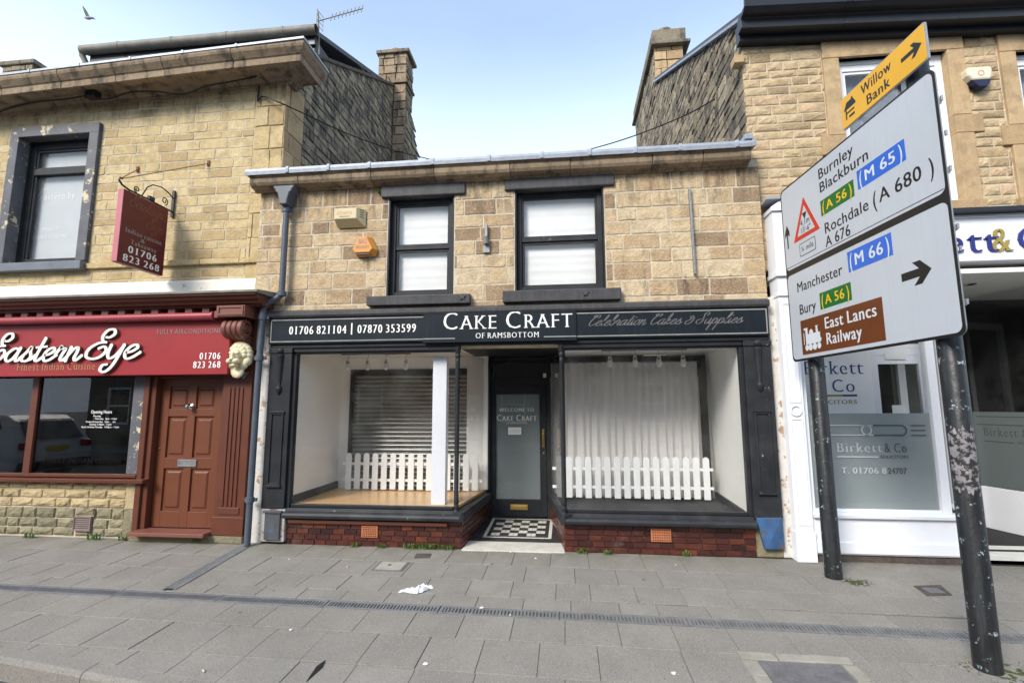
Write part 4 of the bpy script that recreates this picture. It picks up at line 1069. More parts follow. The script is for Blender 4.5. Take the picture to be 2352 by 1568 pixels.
part('display_wall', M['white_wall'], BK, lambda b: (b.hexa([(1.932, 0.062, 0.36), (1.96, 0.062, 0.36), (2.02, 1.35, 0.36), (1.99, 1.35, 0.36)], [(1.932, 0.062, 2.32), (1.96, 0.062, 2.32), (1.99, 1.35, 2.32), (1.93, 1.35, 2.32)]), b.box(-0.25, 1.99, 1.36, 1.40, 0.36, 2.0)))
part('display_skirting', M['black_paint'], BK, lambda b: b.hexa([(1.905, 0.065, 0.38), (1.931, 0.065, 0.38), (1.985, 1.34, 0.38), (1.96, 1.34, 0.38)], [(1.905, 0.065, 0.45), (1.931, 0.065, 0.45), (1.985, 1.34, 0.45), (1.96, 1.34, 0.45)]))
part('post_and_dark_sheets', M['near_black'], BK, lambda b: (b.box(1.80, 1.885, 1.17, 1.24, 0.37, 2.2), b.box(-0.25, 1.99, 1.50, 1.52, 0.36, 2.3), b.box(-1.15, -0.2, 2.2, 2.22, 0.05, 2.3)))  # black post, plus two dark sheets painting the unlit shop behind
cur = thing('net_curtain', 'sheer grey net curtain hung across the back of the display window with the black cloth', 'curtain', (0.85, 1.2, 2.2))
def curf(b):
    rnd = random.Random(2); n = 220; vs = []
    ph = 0; xs = []
    for i in range(n + 1):
        u = i / n; ph += 0.30 + 0.34 * abs(math.sin(u * 17))
        xs.append((-0.20 + 1.98 * u, ph))
    for k, z in enumerate((0.40, 1.0, 1.6, 2.12, 2.18)):
        amp = (0.030, 0.026, 0.022, 0.014, 0.012)[k]
        for x, p in xs:
            vs.append((x + 0.012 * math.sin(p * 0.31 + z * 1.3) * (2.2 - z), 1.19 + amp * math.sin(p + 0.25 * z * math.sin(x * 5)), z + (0.006 * math.sin(x * 4))))
    w = n + 1
    b.add(vs, [(k * w + i, k * w + i + 1, (k + 1) * w + i + 1, (k + 1) * w + i) for k in range(4) for i in range(n)])
part('net', M['sheer'], cur, curf, smooth=80, recalc=False)
part('curtain_rail', M['grey_metal'], cur, lambda b: b.tube([(-0.2, 1.19, 2.185), (1.80, 1.19, 2.185)], 0.008, 6))
def fence(x0, n, pitch, w, z0, z1, y, label, tilt=0.0):
    T = thing('picket_fence', label, 'fence', (x0, y, z0), 'toy picket fences in the shop windows')
    h = z1 - z0
    for i in range(n):
        x = x0 + i * pitch
        arc = [(x + w / 2 * math.cos(a * math.pi / 8), z1 - w / 2 + w / 2 * math.sin(a * math.pi / 8)) for a in range(9)]
        part('picket', M['picket'], T, lambda b: b.prism([(x - w / 2, z0 + 0.004 * ((i * 7) % 3)), (x + w / 2, z0 + 0.004 * ((i * 7) % 3))] + arc, y - 0.012, y, 'y'), bevel=0.002)
    for zz in (z0 + h * 0.26, z0 + h * 0.70):
        part('rail', M['picket'], T, lambda b: b.box(x0 - pitch * 0.75, x0 + pitch * (n - 1) + pitch * 0.7, y + 0.0005, y + 0.018, zz - 0.018, zz + 0.018), bevel=0.002)
fence(-3.02, 15, 0.1275, 0.083, 0.462, 0.955, 1.02, 'white picket fence standing on the beech laminate in front of the metal shutter')
fence(-0.10, 16, 0.1245, 0.080, 0.405, 0.935, 0.98, 'white picket fence standing on the black cloth in front of the net curtain')
def spots(pxs, py0, py1, y, label):
    xs = [at(p, py0, y).x for p in pxs]
    T = thing('spotlight_rail', label, 'light', (xs[0], y, 2.30), 'spotlight bars in the shop windows')
    part('bar', M['grey_metal'], T, lambda b: (b.box(xs[0] - 0.1, xs[-1] + 0.06, y - 0.012, y + 0.012, 2.262, 2.278), b.box((xs[0] + xs[-1]) / 2 - 0.09, (xs[0] + xs[-1]) / 2 + 0.09, y - 0.03, y + 0.03, 2.2785, 2.304)), bevel=0.003)
    for i, x in enumerate(xs):
        s = part('spotlight', M['chrome'], T, lambda b: (b.tube([(x, y, 2.262), (x + 0.008, y - 0.004, 2.235), (x - 0.006, y - 0.01, 2.215), (x + 0.002 * i, y - 0.015, 2.195)], 0.005, 6), b.lathe([(0.006, 2.20), (0.020, 2.195), (0.026, 2.165), (0.027, 2.150), (0.018, 2.149)], (x + 0.002 * i, y - 0.015, 0), 'z', 12)), smooth=40)
        part('lamp_glass', M['bulb'], s, lambda b: b.lathe([(0.027, 2.148), (0.033, 2.115), (0.030, 2.075), (0.012, 2.06), (0.002, 2.058)], (x + 0.002 * i, y - 0.015, 0), 'z', 12), smooth=60)
spots((801, 846, 888, 933), 812, 838, 0.45, 'bar of four small chrome spotlights above the beech laminate display')
spots((1400, 1457, 1511, 1566), 802, 830, 0.45, 'bar of four small chrome spotlights above the black cloth display')
M['lead_old'] = paint('weathered lead ledge', (0.22, 0.205, 0.17), 0.7, 0.25, 7, bmp=0.5, grime=(0.09, 0.09, 0.06))
# ================================================================ RESTAURANT BUILDING (left)
RB = thing('restaurant_building', 'tall buff stone building with heavy cornice, red fascia and brown panelled door', 'building', (-6.2, 0.2, 0))
LYF = 0.08
tl = lambda x: -0.037 * (-3.26 - x)                     # the old cornice has settled towards the far end
WL0 = (-7.63, -6.515, 3.55, 5.385)
b = MB()
wall_with_holes(b, -9.6, -3.70, 2.90, 6.02, LYF, 0.40, [WL0], 1)
masonry(b, -9.6, -4.10, 3.16, 6.0, front(LYF), (0.105, 0.150), (0.18, 0.42), [(-7.76, -6.37, 3.42, 5.53)], depth=0.0045, joint=0.011, seed=21, rough=0.0025)
masonry(b, -4.10, -3.68, 3.16, 6.0, front(LYF), (0.24, 0.34), (0.30, 0.42), depth=0.014, joint=0.007, seed=23, rough=0.004)
b.build('wall', [M['stone_left'], M['mortar']], RB)
def sideq(b):
    b.box(-3.695, -3.682, LYF + 0.002, 9.2, 4.40, 6.0, 1)
    b.hexa([(-3.695, LYF + 0.002, 6.0), (-3.682, LYF + 0.002, 6.0), (-3.682, 4.0, 6.0), (-3.695, 4.0, 6.0)], [(-3.695, LYF + 0.002, 6.50), (-3.682, LYF + 0.002, 6.50), (-3.682, 4.0, 8.63), (-3.695, 4.0, 8.63)], 1)
    masonry(b, LYF - 0.02, 0.52, 4.40, 6.0, sideR(-3.682), (0.24, 0.34), (0.40, 0.50), depth=0.014, joint=0.006, seed=29, rough=0.004, m=2)
    masonry(b, 0.52, 4.0, 4.40, 8.7, sideR(-3.682), (0.085, 0.145), (0.14, 0.30), depth=0.014, joint=0.013, seed=31, rough=0.009, top=lambda u: 6.43 + 0.545 * u)
    masonry(b, LYF, 0.52, 6.0, 8.2, sideR(-3.682), (0.085, 0.145), (0.14, 0.30), depth=0.014, joint=0.013, seed=32, rough=0.009, top=lambda u: 6.43 + 0.545 * u)
part('gable_wall', [M['stone_dark'], M['mortar_dark'], M['stone_dress']], RB, sideq)
part('gable_coping', M['mortar_dark'], RB, lambda b: b.hexa([(-3.72, 0.35, 6.60), (-3.63, 0.35, 6.60), (-3.63, 3.96, 8.57), (-3.72, 3.96, 8.57)], [(-3.72, 0.35, 6.66), (-3.63, 0.35, 6.66), (-3.63, 3.96, 8.635), (-3.72, 3.96, 8.635)]), bevel=0.008)
part('roof', M['slate'], RB, lambda b: (b.hexa([(-9.6, 0.2, 6.30), (-3.74, 0.2, 6.30), (-3.74, 4.2, 8.48), (-9.6, 4.2, 8.48)], [(-9.6, 0.2, 6.38), (-3.74, 0.2, 6.38), (-3.74, 4.2, 8.56), (-9.6, 4.2, 8.56)]), b.hexa([(-9.6, 4.21, 8.48), (-3.74, 4.21, 8.48), (-3.74, 9.0, 5.3), (-9.6, 9.0, 5.3)], [(-9.6, 4.21, 8.56), (-3.74, 4.21, 8.56), (-3.74, 9.0, 5.38), (-9.6, 9.0, 5.38)])))
# chimney breast and stack at the ridge
CX0, CX1, CY0, CY1 = -4.02, -3.37, 3.97, 4.45
SH_, TP_ = 8.66, 9.36                                    # string below the stack head, top of the stack
def stack(b):
    b.box(CX0, CX1 - 0.03, CY0 + 0.03, 5.9, 4.40, 6.0, 1)
    b.hexa([(CX0, CY0 + 0.03, 6.0), (CX1 - 0.03, CY0 + 0.03, 6.0), (CX1 - 0.03, 5.9, 6.0), (CX0, 5.9, 6.0)], [(CX0, CY0 + 0.03, 8.2), (CX1 - 0.03, CY0 + 0.03, 8.2), (CX1 - 0.03, CY1, 8.2), (CX0, CY1, 8.2)], 1)
    b.box(CX0, CX1 - 0.03, CY0 + 0.03, CY1 - 0.02, 8.2, TP_, 1)
    masonry(b, -3.652, CX1, 4.40, SH_ - 0.03, front(CY0 + 0.03), (0.16, 0.22), (0.26, 0.40), depth=0.028, joint=0.014, seed=41, rough=0.010, m=2)
    masonry(b, CX0, CX1, SH_ + 0.04, TP_, front(CY0 + 0.03), (0.16, 0.20), (0.16, 0.30), depth=0.028, joint=0.014, seed=42, rough=0.008, m=2)
    b.box(CX0 - 0.02, CX1 + 0.035, CY0 - 0.035, CY1 + 0.02, SH_ - 0.02, SH_ + 0.03, 2, 0.2)
    masonry(b, CY0, 5.9, 4.40, 8.2, sideR(CX1 - 0.03), (0.12, 0.19), (0.20, 0.40), depth=0.026, joint=0.014, seed=43, rough=0.012, top=lambda u: 8.2 if u < CY1 else 8.2 - 1.5 * (u - CY1))
    masonry(b, CY0, CY1, 8.2, TP_, sideR(CX1 - 0.03), (0.12, 0.19), (0.20, 0.40), depth=0.026, joint=0.014, seed=44, rough=0.012)
CH = part('chimney', [M['stone_dark'], M['mortar_dark'], M['stone_cornice']], RB, stack)
part('cap_slab', M['stone_dark'], CH, lambda b: b.box(CX0 - 0.04, CX1 + 0.06, CY0 - 0.05, CY1 + 0.06, TP_, TP_ + 0.08, 0, 0.45), bevel=0.01)
part('chimney_pot', M['terracotta'], CH, lambda b: b.lathe([(0.13, TP_ + 0.08), (0.125, TP_ + 0.11), (0.10, TP_ + 0.13), (0.095, TP_ + 0.20), (0.11, TP_ + 0.205), (0.11, TP_ + 0.235), (0.08, TP_ + 0.24)], (-3.70, CY0 + 0.22, 0), 'z', 16), smooth=40)
# cornice with lead on top, returned round the corner
def cornL(b):
    rnd = random.Random(6)
    xs = [-9.6]
    while xs[-1] < -4.4: xs.append(xs[-1] + rnd.uniform(0.7, 1.1))
    xs = [x for x in xs if x < -3.8] + [-3.30]
    prof = [(0.10, 5.925), (0.045, 5.925), (0.04, 5.955), (0.005, 5.965), (-0.02, 5.99), (-0.06, 6.005), (-0.265, 6.005), (-0.27, 5.96), (-0.295, 5.96), (-0.30, 6.045), (-0.315, 6.055), (-0.33, 6.075), (-0.365, 6.12), (-0.375, 6.15), (-0.375, 6.175), (0.10, 6.175)]
    for i in range(len(xs) - 1):
        j = rnd.uniform(-0.004, 0.004); a, c = xs[i] + 0.003, xs[i + 1] - (0.003 if i < len(xs) - 2 else 0)
        n = len(prof)
        if i == len(xs) - 2:      # mitred end block: the moulding turns the corner
            lo = [(a, y + j, z + tl(a)) for y, z in prof]
            hi = [(-3.655 - (y - LYF) if y < LYF else -3.655, y + j, z + tl(-3.5)) for y, z in prof]
            vs = lo + hi + [(h[0], 0.26, h[2]) for h in hi]
            fs = [tuple(range(n))] + [(k, (k + 1) % n, n + (k + 1) % n, n + k) for k in range(n)] + [(n + k, n + (k + 1) % n, 2 * n + (k + 1) % n, 2 * n + k) for k in range(n - 1)] + [tuple(range(2 * n, 3 * n))]
            b.add(vs, fs, 0, 0.5)
        else:
            b.add([(a, y + j, z + tl(a)) for y, z in prof] + [(c, y + j, z + tl(c)) for y, z in prof], [tuple(range(n)), tuple(range(2 * n - 1, n - 1, -1))] + [(k, (k + 1) % n, n + (k + 1) % n, n + k) for k in range(n)], 0, rnd.uniform(0.25, 0.95))
part('cornice', M['stone_cornice'], RB, cornL, bevel=0.005)
def leadL(b):
    pts = [(-9.6, -0.385), (-3.195, -0.385), (-3.195, 0.29), (-3.70, 0.31), (-3.70, 0.3), (-9.6, 0.3)]
    z = lambda x: 6.178 + tl(x)
    n = len(pts)
    b.add([(x, y, z(x)) for x, y in pts] + [(x, y, z(x) + 0.034 + (0.05 if y > 0.2 and x < -3.6 else 0)) for x, y in pts], [tuple(range(n)), tuple(range(2 * n - 1, n - 1, -1))] + [(k, (k + 1) % n, n + (k + 1) % n, n + k) for k in range(n)])
    x = -9.3
    while x < -3.4:
        b.hexa([(x, -0.392, z(x) - 0.005), (x + 0.03, -0.392, z(x) - 0.005), (x + 0.03, 0.28, z(x)), (x, 0.28, z(x))], [(x, -0.392, z(x) + 0.042), (x + 0.03, -0.392, z(x) + 0.042), (x + 0.03, 0.28, z(x) + 0.09), (x, 0.28, z(x) + 0.09)]); x += 0.74
part('lead_capping', M['lead'], RB, leadL, bevel=0.004)
# dormer behind the parapet with its gutter
def dorm(b):
    b.box(-7.75, -3.86, 1.05, 3.5, 6.4, 7.39)
    b.hexa([(-7.82, 0.98, 7.391), (-3.80, 0.98, 7.391), (-3.80, 3.9, 8.58), (-7.82, 3.9, 8.58)], [(-7.82, 0.98, 7.47), (-3.80, 0.98, 7.47), (-3.80, 3.9, 8.66), (-7.82, 3.9, 8.66)])
DM = part('dormer', M['slate'], RB, dorm)
part('fascia_board', M['gutter'], DM, lambda b: (b.box(-7.76, -3.83, 0.985, 1.049, 7.24, 7.388), b.box(-7.76, -3.85, 1.02, 1.048, 7.11, 7.20)), bevel=0.004)
def gut(b):
    b.lathe([(0.075, -7.86), (0.075, -3.78)], (0, 0.93, 7.445), 'x', 14, a0=math.pi * 0.5, a1=math.pi * 1.5)
    b.lathe([(0.075, -7.86), (0.075, -3.78)], (0, 0.93, 7.445), 'x', 14, a0=math.pi * 1.5, a1=math.pi * 2.5)
    x = -7.2
    while x < -3.8: b.lathe([(0.081, x), (0.081, x + 0.05)], (0, 0.93, 7.445), 'x', 14); x += 0.95
    b.tube([(-7.86, 0.93, 7.44), (-7.86, 0.95, 7.36), (-7.82, 0.98, 7.26), (-7.82, 0.98, 6.2)], 0.045, 8)
part('roof_gutter', M['pale_gutter'], DM, gut, smooth=50)
# far chimneys further along the roof
def farst(x, y, z0, w, h, lab, pot):
    T = thing('chimney_stack', lab, 'chimney', (x, y, z0))
    b = MB(); b.box(x - w / 2, x + w / 2, y, y + 0.6, z0, z0 + h, 1)
    masonry(b, x - w / 2, x + w / 2, z0, z0 + h, front(y), (0.13, 0.18), (0.2, 0.35), depth=0.02, joint=0.01, seed=int(-x * 7))
    b.build('stack', [M['stone_dark'], M['mortar_dark']], T)
    part('cap_slab', M['stone_dark'], T, lambda b: b.box(x - w / 2 - 0.06, x + w / 2 + 0.06, y - 0.06, y + 0.66, z0 + h, z0 + h + 0.10, 0, 0.4), bevel=0.02)
    if pot: part('chimney_pot', M['stone_dress'], T, lambda b: b.lathe([(0.14, z0 + h + 0.10), (0.15, z0 + h + 0.18), (0.19, z0 + h + 0.26), (0.19, z0 + h + 0.33), (0.14, z0 + h + 0.34)], (x, y + 0.3, 0), 'z', 12), smooth=40)
farst(-11.15, 2.5, 7.2, 0.72, 1.40, 'soot black chimney cap at the far end of the cornice roofline', False)
farst(-9.95, 2.6, 7.2, 0.34, 1.18, 'short buff chimney pot peeping over the long cornice', True)
# upper window with flaking grey stone surround
def surr(b):
    b.box(-7.76, -7.626, LYF - 0.055, LYF + 0.1, 3.55, 5.385); b.box(-6.519, -6.375, LYF - 0.055, LYF + 0.1, 3.55, 5.385)
    b.box(-7.76, -6.375, LYF - 0.056, LYF + 0.1, 5.381, 5.525)
part('window_surround', M['grey_stone'], RB, surr, bevel=0.006)
part('sill', M['grey_sill'], RB, lambda b: b.prism([(0.2, 3.42), (-0.03, 3.42), (-0.035, 3.53), (0.2, 3.549)], -7.80, -6.37, 'x'), bevel=0.006)
UW = part('window', M['black_worn'], RB, lambda b: (frame_xz(b, -7.625, -6.52, 3.55, 5.38, 0.10, 0.20, 0.27, wt=0.11), b.box(-7.525, -6.62, 0.19, 0.26, 4.885, 4.975), frame_xz(b, -7.525, -6.62, 4.976, 5.268, 0.03, 0.215, 0.26), b.box(-7.525, -7.49, 0.215, 0.26, 3.65, 4.884)), bevel=0.004)
part('window_reveal', M['black_paint'], UW, lambda b: b.box(-7.629, -7.60, LYF + 0.101, 0.199, 3.55, 5.384))
part('window_reveal', M['black_paint'], UW, lambda b: b.box(-7.6, -6.516, LYF + 0.101, 0.199, 5.372, 5.384))
part('pane', M['glass'], UW, lambda b: b.box(-7.53, -6.61, 0.235, 0.239, 3.64, 5.28))
part('blind', M['blind_grey'], UW, lambda b: b.box(-7.53, -6.55, 0.285, 0.29, 3.6, 5.30))
def wl(b):
    a = at(78, 462, 0.282)
    script(b, 'E', (a.x, 0.283, a.z), XU, ZU, 0.085, 0.016, 0.006, 0.25)
    text(b, 'astern Ey', (a.x + 0.16, 0.283, a.z + 0.01), XU, ZU, 0.10, width=0.50, style='serif')
    a = at(66, 550, 0.282)
    text(b, 'INDIAN CUISINE', (a.x, 0.283, a.z), XU, ZU, 0.055, width=0.62, style='serif')
    text(b, 'FINEST', (a.x + 0.2, 0.283, a.z + 0.12), XU, ZU, 0.05, width=0.26, style='serif')
part('window_lettering', M['white_letter'], UW, wl)
part('string_course', M['stone_left'], RB, lambda b: [b.box(x, x + 0.545, LYF - 0.048, LYF + 0.02, 3.435, 3.505, 0, 0.4 + 0.1 * (i % 4)) for i, x in enumerate([-6.36 + 0.55 * k for k in range(5)])], bevel=0.006)
# --- shopfront cornice, dentils, ledge
part('ledge_flashing', M['white_flash'], RB, lambda b: b.prism([(0.035, 2.99), (0.045, 3.20), (0.06, 3.232), (0.085, 3.232), (0.085, 2.99)], -9.6, -3.62, 'x'), bevel=0.004)
part('ledge_lead', M['lead_old'], RB, lambda b: b.prism([(-0.41, 2.936), (-0.412, 2.962), (-0.395, 2.97), (0.034, 3.02), (0.034, 2.936)], -9.6, -3.585, 'x'), bevel=0.006)
scp = [(0.08, 2.80), (-0.22, 2.80), (-0.225, 2.825), (-0.29, 2.83), (-0.30, 2.86), (-0.345, 2.875), (-0.355, 2.905), (-0.39, 2.915), (-0.39, 2.934), (0.08, 2.934)]
part('shop_cornice', M['brown_paint'], RB, lambda b: (b.prism(scp, -9.6, -3.62, 'x'), b.box(-9.6, -4.12, -0.03, 0.06, 2.66, 2.799)), bevel=0.003)
def dent(x):
    return lambda b: (b.box(x, x + 0.095, -0.215, -0.031, 2.735, 2.798), b.box(x + 0.008, x + 0.087, -0.20, -0.031, 2.705, 2.7345))
x = -4.42
while x > -9.4:
    part('dentil', M['brown_faded'], RB, dent(x), bevel=0.003)
    x -= 0.228
# fascia, awning roll, lettering
RF = part('fascia', M['red_sign'], RB, lambda b: b.box(-9.6, -4.03, -0.215, -0.05, 1.985, 2.655), bevel=0.004)
part('awning_cassette', M['red_awning'], RB, lambda b: (b.lathe([(0.048, -9.6), (0.048, -4.235)], (0, -0.275, 2.685), 'x', 16), b.lathe([(0.0475, -4.234), (0.055, -4.23), (0.055, -4.205), (0.02, -4.195)], (0, -0.275, 2.685), 'x', 16)), smooth=40)
FE = -0.2185
def ee(b):
    y = -0.216
    a = at(-28, 831, y); c = at(188, 827, y)
    script(b, 'Eastern', (a.x, y, a.z), XU, ZU, 0.160, 0.046, 0.026, 0.28, width=c.x - a.x, depth=0.035)
    a = at(196, 825, y); c = at(316, 823, y)
    script(b, 'Eye', (a.x, y, a.z), XU, ZU, 0.165, 0.046, 0.026, 0.28, width=c.x - a.x, depth=0.035)
part('raised_lettering', [M['cream_letter'], M['letter_side']], RF, ee)
def gl(b):
    a, c = at(38, 850, FE), at(220, 849, FE)
    text(b, 'Finest Indian Cuisine', (a.x, FE, (a.z + c.z) / 2), XU, ZU, 0.088, width=c.x - a.x, style='serif')
part('strapline_lettering', M['gold_letter'], RF, gl)
def nl(b):
    for s, p0, p1, py in (('01706', 458, 508, 825), ('823 268', 443, 508, 845)):
        a, c = at(p0, py, FE), at(p1, py, FE)
        text(b, s, (a.x, FE, a.z), XU, ZU, 0.080, width=c.x - a.x, style='boldserif')
part('telephone_lettering', M['white_letter'], RF, nl)
def fl(b):
    a, c = at(360, 767, FE), at(519, 767, FE)
    text(b, 'FULLY AIRCONDITIONED', (a.x, FE, a.z), XU, ZU, 0.058, width=c.x - a.x, style='serif')
part('notice_lettering', M['silver_letter'], RF, fl)
# corner pilaster with scroll bracket
P = part('pilaster', M['brown_paint'], RB, lambda b: (b.box(-4.195, -3.825, -0.04, 0.08, 0.09, 2.79), b.box(-4.215, -3.815, -0.055, -0.0405, 0.09, 0.30)), bevel=0.004)
part('pilaster_panel', M['brown_paint'], P, lambda b: [b.box(-4.12 + i * 0.055, -4.12 + i * 0.055 + 0.03, -0.052, -0.041, 0.42, 1.83) for i in range(4)] + [b.box(-4.14, -3.88, -0.050, -0.041, 0.33, 0.41)], bevel=0.004)
def brk(b):
    b.box(-4.14, -3.78, -0.33, -0.041, 2.665, 2.799); b.box(-4.19, -4.141, -0.30, -0.041, 2.66, 2.74)
    frame_xz(b, -4.125, -3.795, 2.68, 2.79, 0.022, -0.342, -0.3305)
    prof = [(0.0, -4.10)]
    for i in range(4):
        x = -4.10 + i * 0.068
        prof += [(0.098, x), (0.112, x + 0.012), (0.116, x + 0.034), (0.112, x + 0.056), (0.098, x + 0.067)]
    prof += [(0.0, -3.828)]
    b.lathe(prof[1:-1], (0, -0.195, 2.535), 'x', 22)
    for r in (0.085, 0.05, 0.022): b.lathe([(r, -3.829), (r - 0.006, -3.818), (r - 0.018, -3.818), (r - 0.021, -3.829)], (0, -0.195, 2.535), 'x', 18)
    b.prism([(-0.041, 2.46), (-0.24, 2.45), (-0.13, 2.38), (-0.041, 2.34)], -4.07, -3.86, 'x')
part('scroll_bracket', M['brown_faded'], P, brk, smooth=35)
# lion mask
def lion(b):
    cx, cy, cz = -3.945, -0.11, 2.165
    S = lambda x, y, z, *r: b.sphere((cx + x, cy + y, cz + z), r if len(r) == 3 else r * 3, 14, 10)
    S(0, 0, 0.03, 0.115, 0.085, 0.135)
    for k in range(13):                                   # mane locks
        a = math.pi * (-0.12 + 1.24 * k / 12)
        S(0.125 * math.cos(a), -0.02, 0.055 + 0.125 * math.sin(a), 0.045, 0.05, 0.045)
    for k in range(9):
        a = math.pi * (-0.05 + 1.1 * k / 8)
        S(0.095 * math.cos(a), -0.065, 0.06 + 0.095 * math.sin(a), 0.034, 0.034, 0.036)
    S(0, -0.095, 0.055, 0.07, 0.045, 0.075)               # forehead and brow
    S(-0.036, -0.128, 0.072, 0.032, 0.018, 0.016); S(0.036, -0.128, 0.072, 0.032, 0.018, 0.016)
    S(0, -0.145, 0.03, 0.024, 0.032, 0.055)               # nose
    S(0, -0.170, -0.002, 0.030, 0.022, 0.020)
    S(-0.038, -0.135, -0.028, 0.044, 0.045, 0.034); S(0.038, -0.135, -0.028, 0.044, 0.045, 0.034)
    S(0, -0.115, -0.075, 0.042, 0.038, 0.024)             # jaw
    for sx in (-1, 1): S(sx * 0.115, -0.03, -0.02, 0.05, 0.05, 0.055); S(sx * 0.085, -0.05, -0.075, 0.04, 0.045, 0.045)
    for k in range(7):                                    # beard fan
        a = math.pi * (1.18 + 0.64 * k / 6)
        S(0.075 * math.cos(a), -0.045, -0.095 + 0.085 * math.sin(a), 0.022, 0.026, 0.05)
    S(0, -0.03, -0.12, 0.07, 0.035, 0.05)
LM = part('lion_mask', M['lion'], P, lion, smooth=180)
rm = LM.modifiers.new('remesh', 'REMESH'); rm.mode = 'VOXEL'; rm.voxel_size = 0.006; rm.use_smooth_shade = True
part('mask_bracket', M['grey_metal'], P, lambda b: b.prism([(-4.02, 2.02), (-3.93, 1.93), (-3.86, 2.02)], -0.052, -0.0405, 'y'))
# door, frame, step
part('door_frame', M['brown_paint'], RB, lambda b: (b.box(-5.28, -5.205, -0.025, 0.12, 0.088, 1.984), b.box(-5.204, -5.135, 0.005, 0.12, 0.129, 1.984), b.box(-4.26, -4.196, 0.03, 0.12, 0.13, 1.984), b.box(-5.134, -4.261, 0.04, 0.12, 1.955, 1.984)), bevel=0.005)
def leaf(b):
    x0, x1, z0, z1, y = -5.125, -4.265, 0.135, 1.952, 0.085
    st = 0.115; mid = (x0 + x1) / 2; mw = 0.05
    b.box(x0, x0 + st, y, y + 0.045, z0, z1); b.box(x1 - st, x1, y, y + 0.045, z0, z1); b.box(mid - mw, mid + mw, y, y + 0.045, z0, z1)
    rails = [(z0, z0 + 0.19), (0.84, 0.97), (1.48, 1.57), (z1 - 0.10, z1)]
    for a, c in ((x0 + st, mid - mw), (mid + mw, x1 - st)):
        for r0, r1 in rails: b.box(a, c, y + 0.001, y + 0.045, r0, r1)
        for (p0, p1) in ((rails[0][1], rails[1][0]), (rails[1][1], rails[2][0]), (rails[2][1], rails[3][0])):
            b.box(a, c, y + 0.022, y + 0.04, p0, p1)
            m_ = 0.035
            b.hexa([(a + m_, y + 0.0215, p0 + m_), (c - m_, y + 0.0215, p0 + m_), (c - m_, y + 0.0215, p1 - m_), (a + m_, y + 0.0215, p1 - m_)], [(a + m_ + 0.02, y + 0.008, p0 + m_ + 0.02), (c - m_ - 0.02, y + 0.008, p0 + m_ + 0.02), (c - m_ - 0.02, y + 0.008, p1 - m_ - 0.02), (a + m_ + 0.02, y + 0.008, p1 - m_ - 0.02)])
DR = part('door', M['brown_door'], RB, leaf, bevel=0.003)
part('door_knob', M['chrome'], DR, lambda b: (b.lathe([(0.035, 0.0), (0.034, -0.012), (0.014, -0.02), (0.012, -0.04), (0.03, -0.05), (0.035, -0.065), (0.025, -0.08), (0.004, -0.084)], (-4.695, 0.085, 1.60), 'y', 16)), smooth=40)
part('letter_plate', M['grey_metal'], DR, lambda b: (frame_xz(b, -4.82, -4.57, 0.862, 0.948, 0.018, 0.072, 0.084), b.box(-4.80, -4.59, 0.077, 0.083, 0.881, 0.929)), bevel=0.002)
part('lock', M['brass'], DR, lambda b: b.lathe([(0.016, 0.0), (0.014, -0.008), (0.003, -0.01)], (-5.09, 0.085, 1.08), 'y', 12))
part('door_step', M['brown_faded'], RB, lambda b: b.box(-5.20, -4.22, -0.17, 0.08, 0.085, 0.128), bevel=0.006)
part('step_base', M['stone_riser'], RB, lambda b: b.box(-5.28, -3.82, -0.05, 0.08, 0.0, 0.084, 0, 0.3), bevel=0.006)
# shop windows
part('window_frame', M['brown_paint'], RB, lambda b: (b.box(-9.6, -5.276, -0.035, 0.08, 0.735, 0.775), b.prism([(0.08, 0.675), (-0.085, 0.675), (-0.09, 0.715), (0.08, 0.734)], -9.6, -5.13, 'x'), b.box(-6.86, -6.765, -0.03, 0.06, 0.776, 1.984)), bevel=0.004)
part('window_post', M['grey_stone'], RB, lambda b: b.box(-5.44, -5.276, -0.005, 0.06, 0.776, 1.984), bevel=0.004)
part('shop_pane', M['glass_dark'], RB, lambda b: b.box(-6.765, -5.44, 0.0, 0.005, 0.776, 1.984))
part('shop_pane', M['glass_dark'], RB, lambda b: b.box(-9.6, -6.86, 0.0, 0.005, 0.776, 1.984))
part('room', M['near_black'], RB, lambda b: (b.box(-9.6, -5.2, 1.8, 1.85, 0.6, 2.2), b.box(-9.6, -5.2, 0.062, 1.8, 0.60, 0.66), b.box(-9.6, -5.2, 0.082, 1.8, 2.15, 2.2), b.box(-5.25, -5.2, 0.13, 1.8, 0.66, 2.15)))
def slats(x0, x1, z0, z1):
    def f(b):
        z = z0
        while z < z1:
            b.hexa([(x0, 0.10, z), (x1, 0.10, z), (x1, 0.121, z + 0.012), (x0, 0.121, z + 0.012)], [(x0, 0.10, z + 0.0015), (x1, 0.10, z + 0.0015), (x1, 0.121, z + 0.0135), (x0, 0.121, z + 0.0135)]); z += 0.0225
    return f
part('venetian_blind', M['venetian'], RB, slats(-6.75, -5.45, 1.56, 1.97))
part('venetian_blind', M['brown_faded'], RB, slats(-9.5, -6.87, 1.36, 1.97))
def oh(b):
    L = [('Opening Hours', 209, 257, 949, 0.040), ('Monday', 214, 232, 957, 0.021), ('- Thursday   5pm - 11pm', 214, 268, 963, 0.021), ('Friday & Saturday   5pm -    am', 197, 265, 970, 0.021), ('Sunday 3.30pm - 11pm', 205, 256, 976, 0.021), ('Bank Holiday Monday   4.30pm - 11pm', 187, 273, 982, 0.021)]
    for s, a, c, y, h in L:
        p, q = at(a, y, -0.004), at(c, y, -0.004)
        text(b, s, (p.x, -0.003, p.z), XU, ZU, h, width=q.x - p.x, style='bold')
part('opening_hours_lettering', M['white_letter'], RB, oh)
